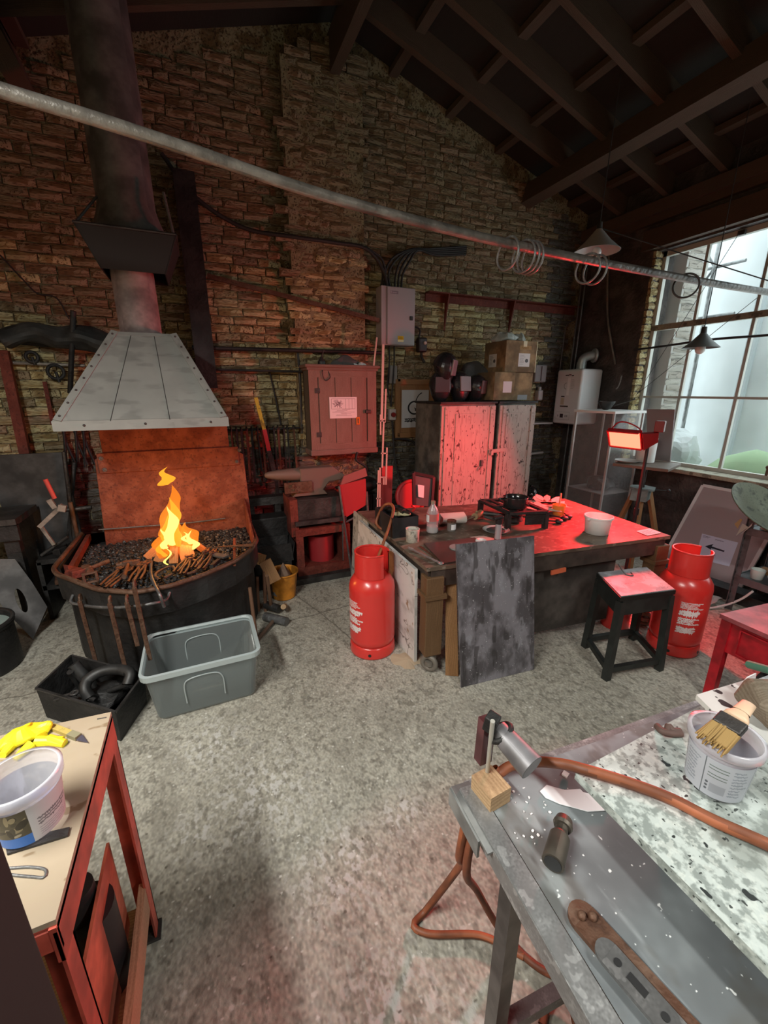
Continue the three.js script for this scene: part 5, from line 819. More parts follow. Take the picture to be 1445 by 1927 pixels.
{
  gasBottle('red gas bottle standing in front of the white board', [0.965, 0, 2.17], -1.25);
  const g2 = gasBottle('darker red gas bottle standing behind the black stool', [2.99, 0, 3.03], -0.62);
  single('fire_bucket', 'small red metal drum half hidden behind the stool', 'drum', lathe([[0.001, 0], [0.1, 0], [0.1, 0.2], [0.104, 0.205], [0.001, 0.2]], [2.86, 0, 2.66], 32), mat.redPaint);
  // hose from the near bottle up on the bench
  const a = V(0.99, 0.66, 2.18);
  single('gas_hose', 'brown gas hose looping from the red bottle over the bench corner', 'hose', tube([a, onZ(722, 1020, 2.08), onZ(737, 975, 1.98), onZ(740, 955, 1.92), onZ(733, 948, 1.85), onZ(722, 952, 1.8), onY(711, 972, TH + 0.1), onY(708, 985, TH + 0.05), onY(716, 994, TH + 0.012), onY(735, 998, TH + 0.012)], 0.011, 70), mat.hose);
}

// ------------------------------------------------------------------ right side: boiler corner, lamp, stands, stool
{ // wall hung boiler on the right wall, its front towards the room
  const b = thing('gas_boiler', 'white wall hung boiler with a control panel beside the lockers', 'boiler');
  const x0 = 4.5, x1 = XR - 0.015, y0 = 1.37, y1 = 2.07, z0 = 0.14, z1 = 0.56;
  const bm = M([0.7, 0.71, 0.72], 0.3);
  part(b, 'casing', box(x1 - x0, y1 - y0, z1 - z0, [(x0 + x1) / 2, (y0 + y1) / 2, (z0 + z1) / 2], [0, 0, 0], 0.03), bm);
  const pt = canvasTex(256, 430, (x, w, h) => { x.fillStyle = '#dcd8dc'; x.fillRect(0, 0, w, h); x.fillStyle = '#efecef'; x.fillRect(120, 50, 30, 150); x.fillStyle = '#2a2428'; x.fillRect(86, 26, 40, 9); x.fillRect(158, 30, 26, 9); x.fillStyle = '#7a2034'; x.fillRect(126, 22, 28, 9); x.strokeStyle = '#8f8a8e'; x.lineWidth = 6; x.beginPath(); x.arc(110, 120, 26, 1.6, 4.7); x.stroke(); scribble(x, 160, 70, 50, 7, 12, 3, '#a39ea2'); x.fillStyle = '#2a2024'; x.fillRect(60, 205, 42, 11); x.fillStyle = '#c4b4a0'; x.fillRect(60, 222, 42, 60); x.fillStyle = '#3a2418'; x.fillRect(58, 290, 98, 11); x.strokeStyle = '#b0abb0'; x.strokeRect(24, 346, 160, 66); x.fillStyle = '#3a2630'; x.fillRect(70, 362, 40, 34); x.fillStyle = '#8a848a'; x.fillRect(40, 370, 10, 18); x.fillRect(130, 372, 12, 16); x.fillRect(150, 372, 12, 16); });
  part(b, 'front_print', print([x0 - 0.002, y1 - 0.03, z0 + 0.03], [x0 - 0.002, y1 - 0.03, z1 - 0.03], [x0 - 0.002, y0 + 0.03, z1 - 0.03], [x0 - 0.002, y0 + 0.03, z0 + 0.03]), M([0.95, 0.95, 0.95], 0.4, 0, { map: pt }), 'control panel and stickers');
  part(b, 'flue', [cyl(0.06, 0.06, 0.1, [4.68, y1 + 0.04, 0.36], undefined, 20), tube([[4.68, y1 + 0.06, 0.36], [4.69, y1 + 0.13, 0.37], [4.76, y1 + 0.17, 0.42], [4.82, y1 + 0.17, 0.45]], 0.055, 24, 16), ring(0.07, 0.02, [4.8, y1 + 0.17, 0.44], [0, 1.2, 0], 8, 20)], M([0.4, 0.44, 0.44], 0.35, 0.4));
  for (const z of [0.24, 0.3]) single('boiler_pipe', 'thin steel pipe rising from the top of the boiler', 'pipe', rod([4.62, y1 - 0.005, z], [4.72, 3.3, z - 0.08], 0.01), mat.midSteel, 'pipes above the boiler');
  for (const z of [0.24, 0.32]) single('boiler_pipe', 'thin steel pipe running down under the boiler to the floor', 'pipe', rod([4.72, y0 + 0.005, z], [4.7, 0.0, z], 0.011), mat.midSteel, 'pipes below the boiler');
  single('wall_conduit', 'pale conduit bent along the dark corner above the boiler', 'conduit', tube([[4.86, 2.12, 0.72], [4.86, 2.75, 0.5], [4.86, 3.7, 0.42], [4.86, 3.77, 0.5], [4.86, 3.77, 1.0], [4.86, 3.74, 2.5], [4.86, 3.72, 4.0]], 0.014, 60), mat.pipe);
  single('wall_conduit', 'dark conduit with a bend in the corner beside the boiler pipes', 'conduit', tube([[4.6, 2.06, 0.08], [4.62, 2.4, 0.07], [4.66, 2.66, 0.06], [4.78, 2.72, 0.06]], 0.009, 26), mat.midSteel);
  // shelf with dispensers
  const s = thing('corner_shelf', 'narrow pale wall shelf between the lockers and the boiler', 'shelf'); part(s, 'board', box(0.68, 0.02, 0.22, [4.1, 1.375, 0.11]), M([0.4, 0.36, 0.36], 0.7)); part(s, 'bracket', [bar([3.9, 1.36, 0.02], [3.9, 1.36, 0.2], 0.015, 0.02), bar([4.3, 1.36, 0.02], [4.3, 1.36, 0.2], 0.015, 0.02)], mat.darkSteel);
  single('paper_dispenser', 'grey box dispenser on the wall above the corner shelf', 'dispenser', [box(0.2, 0.22, 0.11, [4.23, 2.02, 0.07], [0, 0, 0], 0.015), box(0.04, 0.18, 0.02, [4.25, 2.02, 0.13])], M([0.24, 0.2, 0.2], 0.5));
  single('soap_dispenser', 'small white bottle dispenser on the wall under the grey box', 'dispenser', [box(0.09, 0.14, 0.08, [4.3, 1.74, 0.05], [0, 0, 0], 0.02), cyl(0.025, 0.025, 0.04, [4.3, 1.83, 0.05])], M([0.5, 0.45, 0.46], 0.4));
  const bt = thing('cleaner_bottle', 'pinkish white bottle standing on the corner shelf', 'bottle'); part(bt, 'bottle', lathe([[0.001, 0], [0.045, 0], [0.047, 0.12], [0.02, 0.15], [0.018, 0.17], [0.001, 0.17]], [4.02, 1.386, 0.12], 24), M([0.55, 0.48, 0.47], 0.4)); part(bt, 'cap', cyl(0.02, 0.02, 0.025, [4.02, 1.565, 0.12]), mat.white);
  single('towel_rail', 'short pale horizontal rail on the dark wall beside the lockers', 'rail', rod([3.95, 0.93, 0.08], [4.45, 0.95, 0.08], 0.018), M([0.4, 0.35, 0.33], 0.5));
  single('dark_kettle', 'small shiny dark metal vessel on the floor stand beside the lockers', 'vessel', [lathe([[0.001, 0.38], [0.1, 0.38], [0.11, 0.5], [0.07, 0.58], [0.02, 0.6], [0.001, 0.6]], [3.86, 0, 0.55], 28), ball(0.02, [3.86, 0.61, 0.55])], M([0.1, 0.09, 0.09], 0.12, 0.8)); single('dark_plinth', 'black box under the shiny metal vessel beside the lockers', 'box', box(0.3, 0.38, 0.3, [3.86, 0.19, 0.55]), mat.blackSteel);
}
{ // clear display plinth with a white top
  const x0 = 4.24, x1 = 4.72, z0 = 0.78, z1 = 1.3, h = 1.58, k = thing('display_plinth', 'tall clear acrylic display plinth with a white top beside the boiler', 'plinth');
  const clear = M([0.82, 0.78, 0.78], 0.12, 0, { transmission: 0.85, thickness: 0 });
  part(k, 'top', box(x1 - x0 + 0.05, 0.028, z1 - z0 + 0.05, [(x0 + x1) / 2, h - 0.014, (z0 + z1) / 2], [0, 0, 0], 0.004), mat.white);
  part(k, 'panel', print([x0, h - 0.03, z0], [x0, h - 0.03, z1], [x0, 0.02, z1], [x0, 0.02, z0]), clear); part(k, 'panel', print([x0, h - 0.03, z1], [x1, h - 0.03, z1], [x1, 0.02, z1], [x0, 0.02, z1]), clear);
  for (const [x, z] of [[x0, z0], [x0, z1], [x1, z1], [x1, z0]]) part(k, 'corner_post', box(0.022, h - 0.03, 0.022, [x, (h - 0.03) / 2, z]), M([0.5, 0.48, 0.47], 0.3, 0.3));
  part(k, 'shelf', [box(x1 - x0, 0.01, z1 - z0, [(x0 + x1) / 2, 0.62, (z0 + z1) / 2]), box(x1 - x0, 0.01, z1 - z0, [(x0 + x1) / 2, 0.06, (z0 + z1) / 2])], M([0.3, 0.27, 0.27], 0.4));
  single('ladle_bowl', 'dark bowl with a long handle standing on the white plinth top', 'bowl', [lathe([[0.02, 0], [0.05, 0.015], [0.085, 0.07], [0.095, 0.1], [0.088, 0.1], [0.075, 0.06], [0.001, 0.02]], [4.46, h, 1.0], 28), rod([4.5, h + 0.05, 1.07], [4.62, h + 0.13, 1.24], 0.008)], mat.darkSteel);
  single('shelf_bundle', 'dark bundle of metal scraps on the middle shelf of the plinth', 'scraps', rough(ball(0.12, [4.5, 0.7, 1.05], [1.4, 0.6, 1.3], undefined, 22, 14), 0.05, 18), mat.darkSteel);
  single('glass_vase', 'dark bulbous pot on the plinth shelf behind the metal scraps', 'pot', lathe([[0.001, 0], [0.06, 0], [0.1, 0.1], [0.06, 0.18], [0.05, 0.22], [0.001, 0.22]], [4.6, 0.066, 0.95], 24), mat.darkSteel);
}
{ // red flood lamp on its stand: a glowing panel in a red housing and the light it throws
  const C = [onX(1148, 813, 3.42), onX(1195, 812, 3.42), onX(1206, 842, 3.42), onX(1158, 838, 3.42)];
  const mid = C[0].clone().add(C[1]).add(C[2]).add(C[3]).multiplyScalar(0.25), n = V(-0.9, -0.4, 0.1).normalize();
  const right = V(0, 1, 0).cross(n).normalize(), up = n.clone().cross(right), w = 0.28, h = 0.155;
  const at = (a, b, c = 0) => mid.clone().addScaledVector(right, a).addScaledVector(up, b).addScaledVector(n, c);
  const l = thing('flood_lamp', 'glowing red flood lamp on a slim black stand behind the workbench', 'lamp');
  const hm = M([0.35, 0.01, 0.015], 0.4), gl = new THREE.MeshStandardMaterial({ color: 0x000000, emissive: new THREE.Color().setRGB(1, 0.16, 0.09), emissiveIntensity: 3.2 });
  part(l, 'lamp_panel', slab([at(-w / 2, -h / 2), at(w / 2, -h / 2), at(w / 2, h / 2), at(-w / 2, h / 2)], 0.004), gl, 'glowing red panel');
  part(l, 'housing', [slab([at(-w / 2 - 0.012, -h / 2 - 0.012, -0.012), at(w / 2 + 0.012, -h / 2 - 0.012, -0.012), at(w / 2 + 0.012, h / 2 + 0.012, -0.012), at(-w / 2 - 0.012, h / 2 + 0.012, -0.012)], 0.008), slab([at(-w / 2 + 0.04, -h / 2 + 0.03, -0.08), at(w / 2 - 0.04, -h / 2 + 0.03, -0.08), at(w / 2 - 0.02, h / 2, -0.02), at(-w / 2 + 0.02, h / 2, -0.02)], 0.02), bar(at(-w / 2 - 0.006, -h / 2, 0), at(-w / 2 - 0.006, h / 2, 0), 0.012, 0.03, n), bar(at(w / 2 + 0.006, -h / 2, 0), at(w / 2 + 0.006, h / 2, 0), 0.012, 0.03, n), bar(at(-w / 2, h / 2 + 0.006, 0.012), at(w / 2, h / 2 + 0.006, 0.012), 0.012, 0.055, n), bar(at(-w / 2, -h / 2 - 0.006, 0), at(w / 2, -h / 2 - 0.006, 0), 0.012, 0.03, n)], hm);  // top bar runs deeper: a lip added to cut the upward red light
  part(l, 'end_cap', [slab([at(w / 2 + 0.012, -h / 2, 0), at(w / 2 + 0.1, -0.02, -0.06), at(w / 2 + 0.11, h / 2 - 0.01, -0.06), at(w / 2 + 0.012, h / 2, 0)], 0.03), box(0.06, 0.09, 0.07, A(at(w / 2 + 0.12, h / 2 + 0.03, -0.07)), [0, 0.4, 0], 0.006)], M([0.16, 0.008, 0.01], 0.45));
  part(l, 'handle', tube([at(-w / 2 + 0.02, h / 2 + 0.01, -0.02), at(-w / 4, h / 2 + 0.06, -0.03), at(0, h / 2 + 0.07, -0.03), at(w / 4 + 0.03, h / 2 + 0.03, -0.03), at(w / 2, h / 2, -0.02)], 0.006, 26), hm);
  const j = at(w / 2 + 0.03, -h / 2 + 0.01, -0.04), base = V(j.x + 0.03, 0, j.z - 0.02);
  part(l, 'pole', [rod(j, base.clone().setY(0.05), 0.014, 14), cyl(0.022, 0.022, 0.06, [base.x - 0.008, 0.75, base.z + 0.006])], mat.black);
  part(l, 'foot', [0, 2.1, 4.2].map((a) => rod([base.x, 0.12, base.z], [base.x + 0.26 * Math.cos(a), 0.012, base.z + 0.26 * Math.sin(a)], 0.012)), mat.black);
  const lp = at(0, 0, 0.02), tg = at(0, 0, 1);
  areaLight('flood_lamp_light', [1, 0.022, 0.028], 600, w, h, A(lp), A(tg));
}
{ // modelling stand: square board on a post and wooden tripod
  const cx = 4.22, cz = 1.78, s = thing('modelling_stand', 'wooden tripod modelling stand with a square board below the window', 'stand');
  part(s, 'board', box(0.5, 0.03, 0.5, [cx, 1.06, cz], [0, 0.35, 0], 0.005), M([0.2, 0.16, 0.14], 0.6, 0, { map: T.wood }));
  part(s, 'post', [rod([cx, 0.78, cz], [cx, 1.05, cz], 0.016, 14), cyl(0.05, 0.05, 0.02, [cx, 1.04, cz])], mat.darkSteel);
  part(s, 'head', [ext([[-0.13, 0], [0.13, 0], [0.1, 0.12], [-0.1, 0.12]], 0.16, 0.006).rotateY(0.4).translate(cx, 0.69, cz), cyl(0.13, 0.13, 0.02, [cx, 0.81, cz], undefined, 6)], M([0.24, 0.3, 0.29], 0.6, 0, { map: T.grunge }), 'grey green painted head');
  part(s, 'crank', [rod([cx + 0.05, 0.8, cz + 0.08], [cx + 0.1, 0.81, cz + 0.2], 0.008), ball(0.018, [cx + 0.1, 0.815, cz + 0.21])], mat.black);
  for (const a of [0.6, 2.5, 4.6]) part(s, 'leg', bar([cx + 0.07 * Math.cos(a), 0.78, cz + 0.07 * Math.sin(a)], [cx + 0.3 * Math.cos(a), 0.0, cz + 0.3 * Math.sin(a)], 0.05, 0.035), mat.woodTan);
  const pr = thing('paper_roll', 'white paper towel roll standing on the modelling stand', 'paper roll'); part(pr, 'roll', lathe([[0.02, 0], [0.08, 0], [0.085, 0.005], [0.085, 0.25], [0.08, 0.255], [0.02, 0.255]], [4.27, 1.076, 1.72], 36), mat.white);
  single('grey_board', 'grey board leaning upright on the modelling stand against the window', 'board', slab([onX(1222, 852, 4.5).setY(1.078), onX(1265, 853, 4.5).setY(1.078), onX(1271, 771, 4.6), onX(1218, 770, 4.6)], 0.014), M([0.24, 0.2, 0.2], 0.7));
  single('white_plate', 'white shallow plate lying beside the paper roll', 'plate', lathe([[0.001, 0.004], [0.08, 0.004], [0.12, 0.02], [0.12, 0.024], [0.08, 0.0], [0.001, 0.0]], [4.08, 1.076, 1.66], 32), mat.white);
}
{ // white framed pin board leaning at the wall
  const b = thing('pin_board', 'pinkish grey pin board with a white frame leaning under the window', 'board');
  const bl = V(4.4, 0.03, 2.02), br = V(4.4, 0.03, 2.74), tl = V(4.82, 0.83, 2.03), tr = V(4.82, 0.83, 2.75);
  part(b, 'panel', slab([bl, br, tr, tl], 0.012), M([0.36, 0.29, 0.3], 0.8));
  const nn = V(-0.885, 0.465, 0), o = (p) => p.clone().addScaledVector(nn, 0.008);
  part(b, 'frame', [bar(o(bl), o(br), 0.02, 0.03, nn), bar(o(br), o(tr), 0.03, 0.02, nn), bar(o(tr), o(tl), 0.03, 0.02, nn), bar(o(tl), o(bl), 0.03, 0.02, nn)], M([0.68, 0.64, 0.65], 0.5));
  const L = (u, v) => { const d = ray(u, v), e = V(...EYE), q = bl.clone().addScaledVector(nn, 0.014); return e.addScaledVector(d, q.clone().sub(e).dot(nn) / d.dot(nn)); };
  const pt = canvasTex(320, 240, (x, w, h) => { x.fillStyle = '#c9cbe0'; x.fillRect(0, 0, w, h); scribble(x, 16, 18, 70, 2, 10, 4, '#6c6c84'); scribble(x, 130, 26, 120, 1, 10, 6, '#8a8aa2'); x.fillStyle = '#262838'; x.beginPath(); x.moveTo(60, 112); x.lineTo(130, 74); x.lineTo(122, 100); x.lineTo(240, 108); x.lineTo(236, 122); x.lineTo(120, 118); x.lineTo(126, 132); x.closePath(); x.fill(); scribble(x, 130, 176, 60, 1, 10, 3, '#7a7a92'); });
  const sh = single('arrow_sheet', 'white sheet with a black arrow drawing fixed to the pin board', 'sheet', print(L(1321, 1004), L(1389, 1021), L(1372, 1066), L(1308, 1050)), M([1, 1, 1], 0.9, 0, { map: pt }));
  single('floor_beam', 'dark timber lying on the floor in front of the pin board', 'timber', box(0.16, 0.1, 1.0, [4.2, 0.05, 2.6], [0, 0.08, 0]), mat.blackSteel);
  single('white_cable', 'white cable looping on the floor under the pin board', 'cable', tube([[3.45, 0.01, 2.55], [3.7, 0.012, 2.78], [3.95, 0.03, 2.86], [4.0, 0.12, 2.94], [4.0, 0.22, 3.0]], 0.009, 30), mat.white);
  single('floor_sheet', 'crumpled grey sheet on the floor behind the gas bottle', 'sheet', rough(uvm(new THREE.PlaneGeometry(0.6, 0.4, 20, 14).rotateX(-Math.PI / 2).translate(3.75, 0.03, 2.6)), 0.025, 9), M([0.36, 0.35, 0.33], 0.8));
}
{ // slotted angle rack at the right edge with what stands on it
  const r = thing('slotted_rack', 'grey slotted angle rack at the right of the pin board', 'rack');
  const x0 = 3.98, x1 = 4.45, z0 = 2.86, z1 = 3.7, gm = M([0.17, 0.18, 0.19], 0.5, 0.4, { map: T.grunge });
  for (const [x, z] of [[x0, z0], [x1, z0], [x0, z1], [x1, z1]]) { const p = part(r, 'post', [box(0.045, 0.82, 0.005, [x, 0.41, z]), box(0.005, 0.82, 0.045, [x, 0.41, z + 0.02])], gm); if (x === x0 && z === z0) for (let i = 0; i < 12; i++) part(p, 'slot', box(0.012, 0.022, 0.004, [x, 0.1 + i * 0.06, z + 0.004]), mat.black); }
  for (const y of [0.3, 0.72]) part(r, 'shelf', [box(x1 - x0, 0.02, z1 - z0, [(x0 + x1) / 2, y, (z0 + z1) / 2]), box(0.01, 0.06, z1 - z0, [x0, y - 0.015, (z0 + z1) / 2]), box(x1 - x0, 0.06, 0.01, [(x0 + x1) / 2, y - 0.015, z0])], gm);
  const d = thing('copper_dish', 'large round dull green metal dish tilted on the rack', 'dish');
  part(d, 'dish', lathe([[0.001, 0.0], [0.16, 0.012], [0.26, 0.05], [0.275, 0.06], [0.27, 0.066], [0.15, 0.022], [0.001, 0.01]], undefined, 48), M([0.17, 0.18, 0.12], 0.45, 0.4, { map: T.worn })); place(d, [4.02, 0.86, 2.9], 0.5, 0.55, 0.35);
  single('leaf_cutout', 'pale green cut metal leaf blade hanging under the dish', 'leaf', [slab([onX(1385, 1008, 3.93), onX(1397, 985, 3.95), onX(1408, 992, 3.95)], 0.006)], M([0.4, 0.42, 0.37], 0.6)); single('leaf_cutout', 'second cut metal leaf blade hanging beside the pale green one', 'leaf', [slab([onX(1393, 1006, 3.94), onX(1414, 990, 3.96), onX(1416, 984, 3.96)], 0.006)], M([0.42, 0.44, 0.4], 0.6)); single('leaf_cutout', 'small tan cut leaf blade hanging left of the other blades', 'leaf', slab([onX(1382, 986, 3.93), onX(1388, 995, 3.93), onX(1397, 978, 3.95), onX(1394, 976, 3.95)], 0.006), M([0.36, 0.25, 0.1], 0.6));
  single('shelf_cup', 'small clear plastic cup on the lower shelf of the rack', 'cup', lathe([[0.001, 0], [0.04, 0], [0.05, 0.08], [0.047, 0.08], [0.037, 0.006], [0.001, 0.006]], [4.07, 0.31, 2.97], 24), M([0.6, 0.66, 0.63], 0.3)); single('blue_cloth', 'pale blue cloth on the lower shelf beside the cup', 'cloth', rough(ball(0.09, [4.1, 0.34, 3.15], [1, 0.5, 1.2], undefined, 20, 14), 0.025, 14), M([0.3, 0.42, 0.46], 0.9));
  single('plaster_lump', 'white plaster lump on the upper shelf of the rack', 'plaster', rough(ball(0.07, [4.05, 0.765, 3.02], [1.1, 0.6, 1.2], undefined, 18, 12), 0.02, 16), mat.white);
  single('shelf_plank', 'wooden plank stored on the lower shelf of the rack', 'plank', box(0.12, 0.03, 0.6, [4.3, 0.325, 3.2], [0, 0.1, 0]), mat.woodTan);
  const m = thing('bench_machine', 'dark red bench machine with a curved black guard below the window', 'machine');
  const mx = 4.62, mz = 2.93;
  part(m, 'head', box(0.2, 0.34, 0.3, [mx, 1.23, mz + 0.06], [0, 0, -0.06], 0.02), M([0.2, 0.012, 0.035], 0.35)); part(m, 'guard', [ring(0.14, 0.022, [mx - 0.06, 0.99, mz - 0.02], [0, 0.9, 0.6], 8, 30, 4.2)], mat.black); part(m, 'body', [box(0.22, 0.14, 0.3, [mx, 0.99, mz + 0.04], [0, 0, 0], 0.03), cyl(0.08, 0.06, 0.18, [mx, 0.85, mz + 0.02])], mat.blackGloss);
  part(m, 'pedestal', [box(0.14, 0.74, 0.14, [mx + 0.0, 0.4, mz + 0.02]), box(0.3, 0.03, 0.3, [mx, 0.015, mz + 0.02])], mat.blackSteel);
}
{ // black stool with a pale top
  const s = thing('wooden_stool', 'black painted wooden stool with a pale metal covered seat', 'stool');
  const f = [onY(1140, 1272, 0), onY(1240, 1266, 0), onY(1190, 1198, 0), onY(1100, 1222, 0)];
  const h = 0.58, c = f[0].clone().add(f[1]).add(f[2]).add(f[3]).multiplyScalar(0.25), ex = f[1].clone().sub(f[0]).add(f[2].clone().sub(f[3])).multiplyScalar(0.5), ez = f[3].clone().sub(f[0]).add(f[2].clone().sub(f[1])).multiplyScalar(0.5);
  const P4 = (a, b, y, k = 1) => c.clone().addScaledVector(ex, a * 0.5 * k).addScaledVector(ez, b * 0.5 * k).setY(y);
  const cs = [[-1, -1], [1, -1], [1, 1], [-1, 1]];
  for (const [a, b] of cs) part(s, 'leg', bar(P4(a, b, 0), P4(a, b, h - 0.03, 0.88), 0.042, 0.042), mat.woodBlack);
  part(s, 'apron', cs.map(([a, b], i) => { const [a2, b2] = cs[(i + 1) % 4]; return bar(P4(a, b, h - 0.07, 0.9), P4(a2, b2, h - 0.07, 0.9), 0.03, 0.1); }), mat.woodBlack);
  for (let i = 0; i < 4; i++) { const [a, b] = cs[i], [a2, b2] = cs[(i + 1) % 4]; part(s, 'stretcher', bar(P4(a, b, 0.07, 0.97), P4(a2, b2, 0.07, 0.97), 0.03, 0.035), mat.woodBlack); }
  part(s, 'seat', slab(cs.map(([a, b]) => P4(a, b, h - 0.02, 1.0)), 0.03), mat.woodBlack);
  const stoolTop = tex(256, 0.4, (u, v) => mixc(mixc([205, 206, 210], [160, 160, 164], sm(0.4, 0.7, fbm(u, v, 6, 4, 141))), [84, 80, 80], sm(0.008, 0.0, Math.abs(fbm(u, v, 5, 3, 142) - 0.5))));
  part(s, 'seat_sheet', slab(cs.map(([a, b]) => P4(a, b, h + 0.01, 0.96)), 0.006), M([0.75, 0.75, 0.76], 0.4, 0.1, { map: stoolTop }), 'pale cracked metal sheet on the seat');
  single('wire_hook', 'thin wire hook lying on the stool seat', 'wire', tube([P4(-0.2, 1.0, h + 0.06), P4(-0.1, 0.5, h + 0.02), P4(0.1, 0.35, h + 0.022), P4(0.15, 0.6, h + 0.02)], 0.004, 20), mat.midSteel);
}
{ // low red table
  const y = 0.56, t = thing('red_table', 'low bright red painted wooden table with a panelled apron', 'table');
  const a = onY(1355, 1155, y), b = onY(1445, 1135, y), ex = V(0.995, 0, 0.1), ez = V(-0.03, 0, 1), W = 0.75, Dp = 0.55;
  const q = (i, j, yy) => a.clone().addScaledVector(ex, i * W).addScaledVector(ez, j * Dp).setY(yy);
  const pink = M([0.6, 0.12, 0.14], 0.4, 0, { map: T.grunge });
  part(t, 'top', slab([q(0, 1, y - 0.025), q(1, 1, y - 0.025), q(1, 0, y - 0.025), q(0, 0, y - 0.025)], 0.025), pink);
  for (const [i, j] of [[0.04, 0.06], [0.96, 0.06], [0.96, 0.94], [0.04, 0.94]]) part(t, 'leg', bar(q(i, j, 0), q(i, j, y - 0.02), 0.05, 0.05), mat.redTable);
  part(t, 'apron', [bar(q(0.04, 0.06, y - 0.12), q(0.04, 0.94, y - 0.12), 0.025, 0.2), bar(q(0.04, 0.06, y - 0.12), q(0.96, 0.06, y - 0.12), 0.025, 0.2), bar(q(0.04, 0.94, y - 0.12), q(0.96, 0.94, y - 0.12), 0.025, 0.2)], mat.redTable);
  part(t, 'panel_moulding', [bar(q(0.015, 0.2, y - 0.05), q(0.015, 0.8, y - 0.05), 0.008, 0.008), bar(q(0.015, 0.2, y - 0.2), q(0.015, 0.8, y - 0.2), 0.008, 0.008), bar(q(0.015, 0.2, y - 0.05), q(0.015, 0.2, y - 0.2), 0.008, 0.008)], mat.redTable);
  single('zinc_sheet', 'bluish zinc sheet lying on the red table', 'sheet', slab([q(0.24, 0.62, y + 0.001), q(0.32, 0.78, y + 0.001), q(0.75, 0.72, y + 0.001), q(0.7, 0.35, y + 0.001), q(0.34, 0.45, y + 0.001)], 0.006), M([0.3, 0.38, 0.42], 0.4, 0.3));
  single('black_pliers', 'black pliers lying at the back of the red table', 'pliers', [bar(q(0.4, 0.2, y + 0.012), q(0.62, 0.3, y + 0.012), 0.016, 0.012), bar(q(0.42, 0.3, y + 0.012), q(0.64, 0.2, y + 0.012), 0.016, 0.012)], mat.black);
  single('black_case', 'black soft case on the floor under the red table', 'case', rough(box(0.45, 0.22, 0.42, A(q(0.55, 0.55, 0.115)), [0, 0.1, 0], 0.05), 0.012, 9), M([0.03, 0.03, 0.031], 0.7));
}

